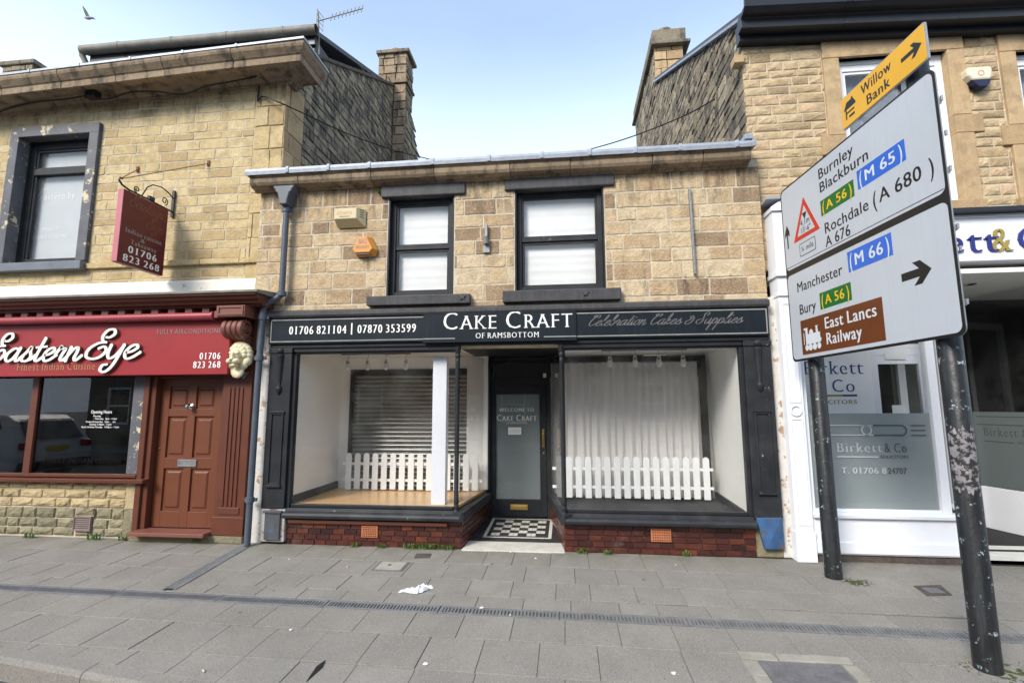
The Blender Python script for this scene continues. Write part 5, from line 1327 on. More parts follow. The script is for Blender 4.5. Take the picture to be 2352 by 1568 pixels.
def fi(b):
    p, q = at(100, 1062, -0.004), at(280, 1062, -0.004)
    text(b, 'FINEST INDIAN CUISINE', (p.x, -0.003, p.z), XU, ZU, 0.058, width=q.x - p.x, style='serif')
part('faded_lettering', M['ghost_ink'], RB, fi)
# rock faced stall riser
b = MB()
b.box(-9.6, -5.285, 0.03, 0.10, 0.0, 0.674, 1)
masonry(b, -9.6, -5.42, 0.02, 0.36, front(0.03), (0.085, 0.13), (0.17, 0.30), [(-6.10, -5.84, 0.08, 0.262)], depth=0.026, joint=0.010, seed=51, rough=0.006, rock=True, m=0)
masonry(b, -9.6, -5.42, 0.362, 0.672, front(0.03), (0.095, 0.11), (0.20, 0.34), depth=0.026, joint=0.008, seed=52, rough=0.006, rock=True, m=2)
b.box(-5.415, -5.283, -0.002, 0.06, 0.0, 0.36, 0, 0.5); b.box(-5.415, -5.283, -0.002, 0.06, 0.364, 0.673, 2, 0.6)
b.build('stall_riser', [M['stone_riser'], M['mortar'], M['stone_risertop']], RB)
V = part('floor_vent', M['vent'], RB, lambda b: frame_xz(b, -6.09, -5.85, 0.085, 0.258, 0.016, -0.012, 0.03))
part('louvre', M['vent'], V, lambda b: [b.hexa([(-6.074, -0.008, 0.101 + i * 0.023), (-5.866, -0.008, 0.101 + i * 0.023), (-5.866, 0.012, 0.118 + i * 0.023), (-6.074, 0.012, 0.118 + i * 0.023)], [(-6.074, -0.008, 0.105 + i * 0.023), (-5.866, -0.008, 0.105 + i * 0.023), (-5.866, 0.012, 0.122 + i * 0.023), (-6.074, 0.012, 0.122 + i * 0.023)]) for i in range(6)])
part('side_wall', M['mortar'], RB, lambda b: (b.box(-9.62, -9.6, 0.1, 9, 0, 6), b.box(-9.6, -3.70, 8.9, 9, 0, 6)))

# ================================================================ SOLICITORS' OFFICE (right)
OB = thing('office_building', 'gold stone building with white shopfront and black gutter behind the road sign', 'building', (4.5, 0.2, 0))
RY = 0.10
OW = [(3.30, 4.49, 3.86, 5.70), (5.20, 6.40, 3.86, 5.62)]
b = MB()
wall_with_holes(b, 2.22, 9.0, 3.13, 6.16, RY, 0.45, OW, 1)
masonry(b, 2.205, 9.0, 3.13, 5.92, front(RY), (0.085, 0.135), (0.18, 0.40), [(3.12, 4.67, 3.72, 5.94), (5.03, 6.56, 3.72, 5.9)], depth=0.013, joint=0.009, seed=61, rough=0.004, rock=True)
b.build('wall', [M['stone_right'], M['mortar']], OB)
def gabR(b):
    b.box(2.222, 2.24, RY + 0.002, 9.2, 4.40, 6.2, 1)
    b.hexa([(2.222, RY + 0.002, 6.2), (2.24, RY + 0.002, 6.2), (2.24, 5.3, 6.2), (2.222, 5.3, 6.2)], [(2.222, RY + 0.002, 6.25), (2.24, RY + 0.002, 6.25), (2.24, 5.3, 9.05), (2.222, 5.3, 9.05)], 1)
    masonry(b, RY - 0.015, 5.25, 4.40, 9.1, sideL(2.222), (0.10, 0.17), (0.16, 0.34), depth=0.016, joint=0.014, seed=63, rough=0.010, top=lambda u: 6.14 + 0.545 * u)
part('gable_wall', [M['stone_dark'], M['mortar_dark']], OB, gabR)
part('gable_coping', M['lead'], OB, lambda b: b.hexa([(2.16, 0.0, 6.22), (2.26, 0.0, 6.22), (2.26, 5.2, 9.06), (2.16, 5.2, 9.06)], [(2.16, 0.0, 6.26), (2.26, 0.0, 6.26), (2.26, 5.2, 9.10), (2.16, 5.2, 9.10)]))
part('roof', M['slate'], OB, lambda b: (b.hexa([(2.19, -0.12, 6.20), (9.0, -0.12, 6.20), (9.0, 5.2, 9.10), (2.19, 5.2, 9.10)], [(2.19, -0.12, 6.26), (9.0, -0.12, 6.26), (9.0, 5.2, 9.17), (2.19, 5.2, 9.17)]), b.hexa([(2.3, 5.21, 9.10), (9.0, 5.21, 9.10), (9.0, 10, 6.2), (2.3, 10, 6.2)], [(2.3, 5.21, 9.17), (9.0, 5.21, 9.17), (9.0, 10, 6.28), (2.3, 10, 6.28)])))
def stkR(b):
    x0, x1, y0, y1 = 2.235, 2.87, 5.22, 8.4
    b.box(x0, x1, y0 + 0.02, y1, 4.4, 9.95, 1)
    masonry(b, x0 - 0.03, x1, 8.5, 9.95, front(y0 + 0.02), (0.19, 0.25), (0.26, 0.42), depth=0.03, joint=0.012, seed=71, rough=0.01, m=2)
    masonry(b, y0, y1, 4.4, 9.95, sideL(x0), (0.14, 0.22), (0.25, 0.5), depth=0.026, joint=0.016, seed=72, rough=0.012)
CR_ = part('chimney', [M['stone_dark'], M['mortar_dark'], M['stone_dress']], OB, stkR)
part('cap_slab', M['stone_dark'], CR_, lambda b: (b.box(2.13, 3.02, 5.08, 8.52, 9.95, 10.03, 0, 0.3), b.box(2.17, 2.93, 5.14, 8.45, 10.031, 10.36, 0, 0.45)), bevel=0.015)
part('chimney_pot', M['stone_dark'], CR_, lambda b: b.lathe([(0.16, 10.36), (0.15, 10.50), (0.18, 10.52), (0.18, 10.56), (0.12, 10.57)], (2.52, 5.5, 0), 'z', 14), smooth=40)
def gt(x): return -0.045 * (x - 2.2)
def gutR(b):
    prof = [(-0.02, 6.02), (-0.14, 6.02), (-0.14, 6.13), (-0.155, 6.14), (-0.235, 6.15), (-0.27, 6.19), (-0.275, 6.27), (-0.255, 6.275), (-0.25, 6.20), (-0.02, 6.20)]
    n = len(prof)
    xs = [2.14, 3.3, 4.5, 5.7, 9.0]
    for i in range(4):
        a, c = xs[i] + 0.002, xs[i + 1] - 0.002
        b.add([(a, y, z + gt(a)) for y, z in prof] + [(c, y, z + gt(c)) for y, z in prof], [tuple(range(n)), tuple(range(2 * n - 1, n - 1, -1))] + [(k, (k + 1) % n, n + (k + 1) % n, n + k) for k in range(n)])
        b.add([(c - 0.03, y - 0.006, z + gt(c)) for y, z in prof[3:8]] + [(c + 0.03, y - 0.006, z + gt(c)) for y, z in prof[3:8]], [(k, k + 1, 5 + k + 1, 5 + k) for k in range(4)])
part('eaves_gutter', M['gutter'], OB, gutR, bevel=0.003)
part('soffit', M['gutter'], OB, lambda b: b.hexa([(2.16, -0.02, 5.95), (9.0, -0.02, 5.66), (9.0, 0.10, 5.66), (2.16, 0.10, 5.95)], [(2.16, -0.02, 6.18), (9.0, -0.02, 5.87), (9.0, 0.10, 5.87), (2.16, 0.10, 6.18)]))
part('eaves_bracket', M['stone_dress'], OB, lambda b: b.box(2.10, 2.21, 0.02, 0.16, 5.70, 5.80), bevel=0.006)
def swin(x0, x1, z0, z1, sx0, sx1, sz1):
    x0 += 0.004; x1 -= 0.004; z1 -= 0.004
    part('window_surround', M['stone_dress'], OB, lambda b: (b.box(sx0, x0, RY - 0.035, RY + 0.15, z0, z0 + 0.62, 0, 0.6), b.box(sx0 - 0.09, x0, RY - 0.036, RY + 0.15, z0 + 0.624, z0 + 0.86, 0, 0.3), b.box(sx0, x0, RY - 0.035, RY + 0.15, z0 + 0.864, z1, 0, 0.7),
         b.box(x1, sx1, RY - 0.035, RY + 0.15, z0, z0 + 0.80, 0, 0.5), b.box(x1, sx1 + 0.11, RY - 0.036, RY + 0.15, z0 + 0.804, z0 + 1.02, 0, 0.35), b.box(x1, sx1, RY - 0.035, RY + 0.15, z0 + 1.024, z1, 0, 0.7), b.box(sx0, sx1, RY - 0.037, RY + 0.15, z1 + 0.004, sz1, 0, 0.6)), bevel=0.006)
    part('sill', M['stone_dress'], OB, lambda b: b.box(sx0 - 0.02, sx1 + 0.02, RY - 0.06, RY + 0.2, z0 - 0.14, z0 - 0.003, 0, 0.3), bevel=0.006)
    W = part('window', M['white_pvc'], OB, lambda b: (frame_xz(b, x0 + 0.002, x1 - 0.002, z0, z1 - 0.05, 0.075, RY + 0.06, RY + 0.13), frame_xz(b, x0 + 0.077, x1 - 0.077, z0 + 0.075, z1 - 0.125, 0.035, RY + 0.075, RY + 0.125), b.box(x0 + 0.002, x1 - 0.002, RY + 0.05, RY + 0.14, z1 - 0.049, z1)), bevel=0.006)
    part('pane', M['glass'], W, lambda b: b.box(x0 + 0.11, x1 - 0.11, RY + 0.10, RY + 0.104, z0 + 0.1, z1 - 0.15))
    part('blind', M['grey_sill'], W, lambda b: b.box(x0 + 0.1, x1 - 0.1, RY + 0.2, RY + 0.21, z0 + 0.05, z1 - 0.1))
swin(3.30, 4.49, 3.86, 5.70, 3.125, 4.665, 5.93)
swin(5.20, 6.40, 3.86, 5.62, 5.04, 6.55, 5.86)
# --- white shopfront
part('fascia_hood', M['gutter'], OB, lambda b: b.box(2.52, 9.0, -0.13, RY + 0.02, 3.645, 3.70), bevel=0.006)
OF = part('fascia', M['white_gloss'], OB, lambda b: (b.box(2.52, 9.0, -0.04, RY + 0.02, 3.12, 3.644), b.box(2.52, 9.0, -0.075, -0.0405, 3.12, 3.16), b.box(2.52, 9.0, -0.06, -0.0405, 3.61, 3.643)), bevel=0.004)
def of(b):
    y = -0.041
    xt = at(2207, 578, y).x; z = at(2250, 578, y).z - 0.01
    cap = 0.265
    w = text(MB(), 'Birke', (0, 0, 0), XU, ZU, cap, style='serif') 
    text(b, 'Birkett', (xt - w * 0.93, y, z), XU, ZU, cap, style='serif', depth=0.018, sx=1.0, m=0, side=0)
    text(b, '&', (at(2277, 578, y).x, y, z), XU, ZU, cap, width=at(2330, 578, y).x - at(2277, 578, y).x, style='serif', depth=0.018, m=1, side=1)
    text(b, 'Co', (at(2336, 578, y).x, y, z), XU, ZU, cap, style='serif', depth=0.018, m=0, side=0)
part('raised_lettering', [M['blue_letter'], M['olive_letter']], OF, of)
def wp(b):
    b.box(2.345, 2.52, -0.115, RY, 0.30, 2.78); b.box(2.335, 2.53, -0.13, RY, 0.0, 0.30)
    b.box(2.335, 2.53, -0.135, RY, 2.781, 2.82); b.box(2.345, 2.52, -0.12, RY, 2.821, 3.0); b.box(2.325, 2.54, -0.15, RY, 3.001, 3.05); b.box(2.34, 2.525, -0.125, RY, 3.051, 3.75)
    b.prism([(2.325, 3.751), (2.54, 3.751), (2.54, 3.80), (2.43, 3.87), (2.325, 3.80)], -0.15, RY, 'y')
    b.lathe([(0.06, -0.116), (0.058, -0.13), (0.046, -0.13), (0.044, -0.1155)], (2.433, 0, 1.535), 'y', 24, ring=True)
    frame_xz(b, 2.37, 2.495, 1.62, 2.70, 0.012, -0.123, -0.1152); frame_xz(b, 2.37, 2.495, 0.36, 1.45, 0.012, -0.123, -0.1152)
part('pilaster', M['white_gloss_worn'], OB, wp, bevel=0.005)
part('pilaster_cap', M['lead'], OB, lambda b: b.box(2.27, 2.58, -0.18, RY, 3.872, 3.90), bevel=0.006)
part('shop_base', M['white_gloss'], OB, lambda b: (b.box(2.531, 3.93, -0.09, RY, 0.075, 0.44), b.box(2.54, 3.90, -0.105, -0.0905, 0.09, 0.20), b.prism([(-0.13, 0.441), (-0.135, 0.475), (-0.08, 0.49), (0.1, 0.49), (0.1, 0.441)], 2.53, 3.95, 'x'), b.hexa([(3.931, -0.09, 0.075), (3.96, -0.06, 0.075), (4.36, 0.55, 0.075), (4.30, 0.6, 0.075)], [(3.931, -0.09, 0.489), (3.96, -0.06, 0.489), (4.36, 0.55, 0.489), (4.30, 0.6, 0.489)])), bevel=0.004)
part('shop_base', M['white_gloss'], OB, lambda b: b.hexa([(5.62, -0.02, 0.04), (5.30, 1.45, 0.04), (5.36, 1.45, 0.04), (5.7, -0.02, 0.04)], [(5.62, -0.02, 0.56), (5.30, 1.45, 0.56), (5.36, 1.45, 0.56), (5.7, -0.02, 0.56)]), bevel=0.004)
part('base_board', M['dirt'], OB, lambda b: b.box(2.4, 3.93, -0.07, RY, 0.0, 0.074))
part('window_frame', M['white_pvc'], OB, lambda b: (b.box(3.80, 3.885, -0.07, 0.02, 0.49, 2.98), b.box(2.531, 2.58, -0.06, 0.02, 0.49, 2.98), b.box(2.58, 3.80, -0.06, 0.02, 2.92, 2.98), b.box(2.58, 3.80, -0.055, 0.015, 0.4905, 0.52)), bevel=0.004)
part('window_frame', M['white_pvc'], OB, lambda b: b.box(4.30, 4.37, 0.50, 0.57, 0.49, 2.98), bevel=0.004)
part('shop_pane', M['glass'], OB, lambda b: b.box(2.58, 3.80, -0.03, -0.025, 0.52, 2.92))
part('shop_pane', M['glass'], OB, lambda b: b.hexa([(3.885, 0.0, 0.49), (4.30, 0.52, 0.49), (4.295, 0.525, 0.49), (3.88, 0.005, 0.49)], [(3.885, 0.0, 2.98), (4.30, 0.52, 2.98), (4.295, 0.525, 2.98), (3.88, 0.005, 2.98)]))
part('shop_pane', M['glass'], OB, lambda b: b.hexa([(5.63, -0.02, 0.561), (5.31, 1.45, 0.561), (5.315, 1.45, 0.561), (5.635, -0.02, 0.561)], [(5.63, -0.02, 2.98), (5.31, 1.45, 2.98), (5.315, 1.45, 2.98), (5.635, -0.02, 2.98)]))
FM = part('frosted_film', M['frost'], OB, lambda b: b.box(2.58, 3.80, -0.022, -0.0205, 0.52, 1.505))
part('frosted_film', M['frost'], OB, lambda b: b.hexa([(3.888, 0.012, 0.5), (4.293, 0.53, 0.5), (4.291, 0.532, 0.5), (3.886, 0.014, 0.5)], [(3.888, 0.012, 1.5), (4.293, 0.53, 1.5), (4.291, 0.532, 1.5), (3.886, 0.014, 1.5)]))
part('frosted_film', M['frost_shaded'], OB, lambda b: b.hexa([(5.622, -0.02, 0.57), (5.302, 1.45, 0.57), (5.304, 1.45, 0.57), (5.624, -0.02, 0.57)], [(5.622, -0.02, 1.5), (5.302, 1.45, 1.5), (5.304, 1.45, 1.5), (5.624, -0.02, 1.5)]))
FU = (Vector((5.622, -0.02, 0)) - Vector((5.302, 1.45, 0))).normalized()
part('film_lettering', M['grey_ink'], OB, lambda b: (text(b, 'Birkett & Co', Vector((5.300, 1.45, 1.20)) + FU * 0.12, FU, ZU, 0.10, width=0.72, style='serif'), text(b, 'SOLICITORS', Vector((5.300, 1.45, 1.12)) + FU * 0.50, FU, ZU, 0.03, width=0.33, style='medium'), b.bar(Vector((5.300, 1.45, 1.13)) + FU * 0.12, Vector((5.300, 1.45, 1.13)) + FU * 0.46, 0.002, 0.012), b.bar(Vector((5.300, 1.45, 1.44)) + FU * 0.05, Vector((5.300, 1.45, 1.44)) + FU * 0.95, 0.002, 0.012), b.bar(Vector((5.300, 1.45, 1.34)) + FU * 0.05, Vector((5.300, 1.45, 1.34)) + FU * 0.95, 0.002, 0.012)))
YF = -0.0312
def film_pale(b):
    p = at(1922, 1038, YF); z = at(2000, 1038, YF).z
    text(b, 'Birkett', (p.x, YF, z), XU, ZU, 0.095, width=at(2030, 1038, YF).x - p.x, style='serif')
    b.box(p.x, at(2018, 1050, YF).x, YF, YF + 0.001, z - 0.055, z - 0.042)
    text(b, 'T. 01706 8', (p.x + 0.03, YF, at(2000, 1087, YF).z), XU, ZU, 0.06, width=at(2038, 1085, YF).x - p.x - 0.03, style='bold')
    r = lambda x: at(x, 985, YF).x
    za, zb = at(1960, 975, YF).z, at(1960, 1000, YF).z
    b.box(r(1905), r(2005), YF, YF + 0.001, za - 0.012, za); b.box(r(1905), r(2005), YF, YF + 0.001, zb, zb + 0.012)
    c = r(1990)
    b.lathe([(0.055, 0), (0.055, 0.001), (0.040, 0.001), (0.040, 0)], (c, YF, (za + zb) / 2), 'y', 24, ring=True)
part('film_lettering', M['pale_ink'], FM, film_pale)
def film_grey(b):
    z = at(2000, 1038, YF).z
    p = at(2032, 1038, YF)
    text(b, '& Co', (p.x, YF, z), XU, ZU, 0.095, width=at(2086, 1038, YF).x - p.x, style='serif')
    text(b, 'SOLICITORS', (at(2022, 1052, YF).x, YF, z - 0.06), XU, ZU, 0.03, width=at(2088, 1052, YF).x - at(2022, 1052, YF).x, style='medium')
    p = at(2040, 1087, YF)
    text(b, '24707', (p.x, YF, at(2000, 1087, YF).z), XU, ZU, 0.06, width=at(2084, 1085, YF).x - p.x, style='bold')
    r = lambda x: at(x, 985, YF).x
    za, zb = at(1960, 975, YF).z, at(1960, 1000, YF).z
    b.box(r(2006), r(2070), YF, YF + 0.001, za - 0.012, za); b.box(r(2006), r(2070), YF, YF + 0.001, zb, zb + 0.012)
    rr = (za - zb) / 2
    n = 12; c = r(2070)
    for k in range(n):
        a0, a1 = math.pi * (k / n - 0.5), math.pi * ((k + 1) / n - 0.5)
        q = [(c + math.cos(a) * R_, YF, (za + zb) / 2 + math.sin(a) * R_) for a, R_ in ((a0, rr), (a1, rr), (a1, rr - 0.012), (a0, rr - 0.012))]
        b.add(q, [(0, 1, 2, 3)])
    for z2 in (za - 0.012, (za + zb) / 2 - 0.005, zb + 0.002): b.box(r(2092), r(2126), YF, YF + 0.001, z2, z2 + 0.01)
part('film_lettering', M['grey_ink'], FM, film_grey)
# inside of the office: board with the firm's name, inner door, dark room
part('name_panel', M['white_wall'], OB, lambda b: b.box(2.545, 3.50, 0.36, 0.40, 0.5, 2.95))
def np(b):
    y = 0.358
    p = at(1846, 860, y); q = at(1987, 860, y)
    text(b, 'Birkett', (p.x, y, p.z), XU, ZU, 0.155, width=q.x - p.x, style='serif', m=0)
    text(b, '&', (at(1868, 900, y).x, y, at(1910, 900, y).z), XU, ZU, 0.145, width=0.16, style='serif', m=1)
    text(b, 'Co', (at(1911, 900, y).x, y, at(1910, 900, y).z), XU, ZU, 0.145, width=at(1969, 900, y).x - at(1911, 900, y).x, style='serif', m=0)
    z = at(1940, 910, y).z
    b.box(at(1860, 910, y).x, at(1936, 910, y).x, y - 0.001, y, z, z + 0.022, 1); b.box(at(1936, 910, y).x, at(1969, 910, y).x, y - 0.001, y, z, z + 0.022, 0)
    text(b, 'SOLICITORS', (at(1862, 928, y).x, y, at(1940, 927, y).z), XU, ZU, 0.045, width=at(1970, 928, y).x - at(1862, 928, y).x, style='bold', m=1)
part('panel_lettering', [M['blue_letter'], M['olive_letter']], OB, np)
part('inner_door', M['white_pvc'], OB, lambda b: (frame_xz(b, 3.505, 4.14, 0.5, 2.16, 0.10, 0.42, 0.46), b.box(3.505, 4.14, 0.42, 0.47, 2.161, 2.24), frame_xz(b, 3.505, 4.14, 2.241, 2.95, 0.05, 0.42, 0.46)), bevel=0.004)
part('room', M['office_room'], OB, lambda b: (b.box(2.4, 9.0, 2.6, 2.65, 0.0, 3.1), b.box(2.52, 3.90, 0.12, 2.6, 3.0, 3.05), b.box(3.90, 9.0, 1.55, 2.6, 3.0, 3.05), b.box(2.45, 2.52, 0.12, 2.6, 0.0, 3.0), b.box(4.4, 4.45, 1.5, 2.6, 0.0, 3.0), b.box(4.45, 5.3, 1.5, 1.52, 0.0, 3.0)))
part('entrance_floor', M['tile_white'], OB, lambda b: (b.box(3.97, 5.6, 0.0, 0.32, 0.0, 0.04), b.box(4.15, 5.5, 0.42, 0.52, 0.0, 0.05)))
part('entrance_ceiling', M['white_wall'], OB, lambda b: b.box(3.90, 9.0, -0.02, 1.54, 3.0, 3.05))
part('entrance_ceiling_light', M['chrome'], OB, lambda b: b.lathe([(0.06, 2.999), (0.06, 2.99), (0.04, 2.985)], (4.75, 0.5, 0), 'z', 14))
part('entrance_door', M['white_pvc'], OB, lambda b: frame_xz(b, 4.452, 5.29, 0.05, 2.7, 0.09, 1.44, 1.49))
part('entrance_mat', M['black_cloth'], OB, lambda b: b.box(3.97, 5.6, 0.0, 1.5, -0.02, 0.036))
part('paper_notice', M['paper'], OB, lambda b: b.box(at(2050, 945, 0.41).x, at(2085, 945, 0.41).x, 0.408, 0.41, at(2065, 950, 0.41).z, at(2065, 930, 0.41).z))
part('paper_notice', M['paper'], OB, lambda b: b.box(at(2033, 820, 0.41).x, at(2080, 820, 0.41).x, 0.408, 0.41, at(2055, 825, 0.41).z, at(2055, 808, 0.41).z))
part('side_wall', M['mortar'], OB, lambda b: (b.box(9.0, 9.02, 0.1, 9.9, 0, 6.2), b.box(2.3, 9.0, 9.8, 9.9, 0, 6.2), b.box(6.2, 9.0, -0.02, 0.1, 0.0, 3.11)))
# ================================================================ DIRECTION SIGN
PA, PB = Vector((2.483, -0.514, 0)), Vector((2.62, -2.051, 0))
SU = (PB - PA).normalized()
SN = Vector((SU.y, -SU.x, 0))
if SN.x > 0: SN = -SN
SO = PA + SN * 0.105
SG = thing('road_sign', 'big white direction sign on two chipped black posts at the pavement edge', 'road sign', (2.55, -1.28, 0))
def W(u, z, o=0.0): return SO + SU * u + Vector((0, 0, z)) + SN * o
def rrect(u0, u1, z0, z1, r, n=5):
    o = []
    for cx, cz, a0 in ((u1 - r, z1 - r, 0), (u0 + r, z1 - r, 1), (u0 + r, z0 + r, 2), (u1 - r, z0 + r, 3)):
        for k in range(n + 1):
            a = (a0 + k / n) * math.pi / 2
            o.append((cx + r * math.cos(a), cz + r * math.sin(a)))
    return o
def plate(b, poly, o0, o1, m=0):
    n = len(poly)
    b.add([W(u, z, o0) for u, z in poly] + [W(u, z, o1) for u, z in poly], [tuple(range(n)), tuple(range(2 * n - 1, n - 1, -1))] + [(i, (i + 1) % n, n + (i + 1) % n, n + i) for i in range(n)], m)
for nm, p, top in (('post', PA, 3.80), ('post', PB, 4.16)):
    po = part('post', M['pole'], SG, lambda b: b.lathe([(0.0735, gz(p.x, p.y) - 0.2), (0.0735, 0.6), (0.0720, 0.605), (0.0720, top), (0.066, top + 0.012)], (p.x, p.y, 0), 'z', 28), smooth=40)
    if p is PB:
        za, zb = at(2240, 1128, -2.08).z, at(2235, 985, -2.08).z
        def patch(b):
            rnd = random.Random(3); n = 90; vs = []
            for r in range(5):
                for k in range(n + 1):
                    a = math.pi * (0.98 + 0.72 * k / n); e = 0.007 if r in (0, 4) else 0
                    vs.append((p.x + 0.0730 * math.cos(a), p.y + 0.0730 * math.sin(a), za + (zb - za) * r / 4 + rnd.uniform(-e, e) + (0.02 * math.sin(k * 0.21 + r) + 0.012 * math.sin(k * 0.53) if r in (0, 4) else 0)))
            b.add(vs, [(r * (n + 1) + k, r * (n + 1) + k + 1, (r + 1) * (n + 1) + k + 1, (r + 1) * (n + 1) + k) for r in range(4) for k in range(n)])
        part('scraped_patch', M['pole_patch'], po, patch, smooth=60)
U0, U1, Z0, Z1 = -0.205, 1.80, 2.035, 3.885
BD = part('sign_board', [M['sign_black'], M['alu']], SG, lambda b: (plate(b, rrect(U0, U1, Z0, Z1, 0.055), 0.0, 0.006), plate(b, rrect(U0 + 0.003, U1 - 0.003, Z0 + 0.003, Z1 - 0.003, 0.055), -0.012, -0.0005, 1)))
def panel(z0, z1, **k):
    return part('sign_panel', M['sign_white'], BD, lambda b: plate(b, rrect(U0 + 0.018, U1 - 0.018, z0, z1, 0.05), 0.0062, 0.0072), **k)
panel(2.995, Z1 - 0.018); panel(Z0 + 0.022, 2.935)
part('divider_line', M['sign_black'], BD, lambda b: plate(b, [(U0 + 0.03, 3.024), (U1 - 0.03, 3.024), (U1 - 0.03, 3.018), (U0 + 0.03, 3.018)], 0.0074, 0.0078))
part('rail', M['alu'], SG, lambda b: [b.bar(W(U0 + 0.1, z, -0.028), W(U1 - 0.02, z, -0.028), 0.03, 0.04) for z in (2.25, 2.75, 3.15, 3.65)])
for z in (2.25, 2.6, 2.75, 3.15, 3.4, 3.65): part('sign_clip', M['alu'], SG, lambda b: b.bar(W(U1 - 0.004, z, -0.025), W(U1 + 0.012, z, -0.02), 0.012, 0.035))
def T(b, s, u0, u1, z, cap, m=0, o=0.0082, style='medium', al='l'):
    text(b, s, W(u0, z, o), SU, ZU, cap, width=(u1 - u0), style=style, m=m)
T_ = T
def ln(fn): part('legend', M['sign_black'], BD, fn)
ln(lambda b: T(b, 'Burnley', 0.468, 0.965, 3.705, 0.096)); ln(lambda b: T(b, 'Blackburn', 0.470, 1.140, 3.572, 0.096))
ln(lambda b: (T(b, 'Rochdale', 0.492, 1.085, 3.165, 0.098), T(b, '(', 1.125, 1.175, 3.155, 0.125), T(b, 'A 680', 1.20, 1.62, 3.17, 0.105), T(b, ')', 1.68, 1.725, 3.155, 0.125)))
ln(lambda b: T(b, 'A 676', 0.495, 0.845, 3.038, 0.098)); ln(lambda b: T(b, 'Manchester', -0.028, 0.693, 2.730, 0.098)); ln(lambda b: T(b, 'Bury', -0.016, 0.270, 2.500, 0.098))
c = -0.125
part('ahead_arrow', M['sign_black'], BD, lambda b: plate(b, [(c - 0.011, 3.225), (c + 0.011, 3.225), (c + 0.011, 3.375), (c + 0.042, 3.345), (c + 0.042, 3.40), (c, 3.48), (c - 0.042, 3.40), (c - 0.042, 3.345), (c - 0.011, 3.375)], 0.0074, 0.0080))
z = 2.525
part('turn_arrow', M['sign_black'], BD, lambda b: plate(b, [(1.335, z - 0.030), (1.50, z - 0.030), (1.445, z - 0.085), (1.515, z - 0.085), (1.605, z), (1.515, z + 0.085), (1.445, z + 0.085), (1.50, z + 0.030), (1.335, z + 0.030)], 0.0074, 0.0080))
def route(u0, u1, z0, z1, m, ltr, s):
    p = part('route_patch', m, BD, lambda b: plate(b, [(u0, z0), (u1, z0), (u1, z1), (u0, z1)], 0.0074, 0.0080))
    h = z1 - z0
    part('route_number', ltr, p, lambda b: (T(b, '(', u0 + 0.02, u0 + 0.062, z0 + h * 0.14, h * 0.74, o=0.0086), T(b, s, u0 + 0.082, u1 - 0.085, z0 + h * 0.24, h * 0.55, o=0.0086, style='bold'), T(b, ')', u1 - 0.062, u1 - 0.02, z0 + h * 0.14, h * 0.74, o=0.0086)))
route(0.468, 0.932, 3.345, 3.492, M['sign_green'], M['sign_yellow'], 'A 56')
route(0.980, 1.497, 3.372, 3.535, M['sign_blue'], M['sign_letter'], 'M 65')
route(0.770, 1.280, 2.722, 2.900, M['sign_blue'], M['sign_letter'], 'M 66')
route(0.335, 0.780, 2.483, 2.640, M['sign_green'], M['sign_yellow'], 'A 56')
def rtri(o, r, n=4):
    pts = [(0.205, 3.655 - o * 2.0), (-0.015 + o * 1.75, 3.245 + o), (0.430 - o * 1.75, 3.245 + o)]
    return pts
TR = part('warning_triangle', M['sign_red'], BD, lambda b: plate(b, rtri(0, 0), 0.0074, 0.0080))
part('triangle_face', M['sign_white'], TR, lambda b: plate(b, rtri(0.042, 0), 0.0082, 0.0086))
part('height_legend', M['sign_black'], TR, lambda b: (plate(b, [(0.165, 3.495), (0.245, 3.495), (0.205, 3.425)], 0.0088, 0.0092), T(b, '4.1m', 0.125, 0.285, 3.375, 0.058, o=0.0092), T(b, '13\'-6"', 0.120, 0.295, 3.300, 0.052, o=0.0092)))
MP = part('distance_plate', M['sign_black'], BD, lambda b: plate(b, rrect(0.075, 0.345, 3.072, 3.205, 0.02), 0.0074, 0.0080))
part('plate_face', M['sign_white'], MP, lambda b: plate(b, rrect(0.083, 0.337, 3.080, 3.197, 0.015), 0.0082, 0.0086))
part('plate_legend', M['sign_black'], MP, lambda b: T(b, '\u00bc mile', 0.105, 0.315, 3.115, 0.055, o=0.0092))
BP = part('tourist_patch', M['sign_brown'], BD, lambda b: plate(b, rrect(-0.015, 1.12, 2.090, 2.435, 0.004), 0.0074, 0.0080))
part('tourist_legend', M['sign_letter'], BP, lambda b: T(b, 'East Lancs', 0.372, 1.060, 2.295, 0.105, o=0.0086, style='bold'))
part('tourist_legend', M['sign_letter'], BP, lambda b: T(b, 'Railway', 0.378, 0.866, 2.148, 0.105, o=0.0086, style='bold'))
def loco(b):
    a, z = 0.025, 2.125
    P = lambda pts: plate(b, [(a + u, z + v) for u, v in pts], 0.0082, 0.0088)
    P([(0.0, 0.065), (0.01, 0.065), (0.01, 0.18), (0.0, 0.18)])
    P([(0.035, 0.062), (0.27, 0.062), (0.285, 0.085), (0.285, 0.10), (0.27, 0.105), (0.27, 0.16), (0.072, 0.16), (0.072, 0.225), (0.01, 0.225), (0.01, 0.205), (0.035, 0.205)])
    P([(0.095, 0.1605), (0.165, 0.1605), (0.155, 0.19), (0.13, 0.205), (0.105, 0.19)]); P([(0.205, 0.1605), (0.24, 0.1605), (0.235, 0.215), (0.25, 0.225), (0.195, 0.225), (0.21, 0.215)])
    for c, r in ((0.045, 0.030), (0.105, 0.034), (0.175, 0.034), (0.245, 0.030)):
        plate(b, [(a + c + r * math.cos(k * math.pi / 8), z + 0.030 + r * math.sin(k * math.pi / 8)) for k in range(16)], 0.0090 + c * 0.002, 0.0094 + c * 0.002)
part('engine_symbol', M['sign_letter'], BP, loco)
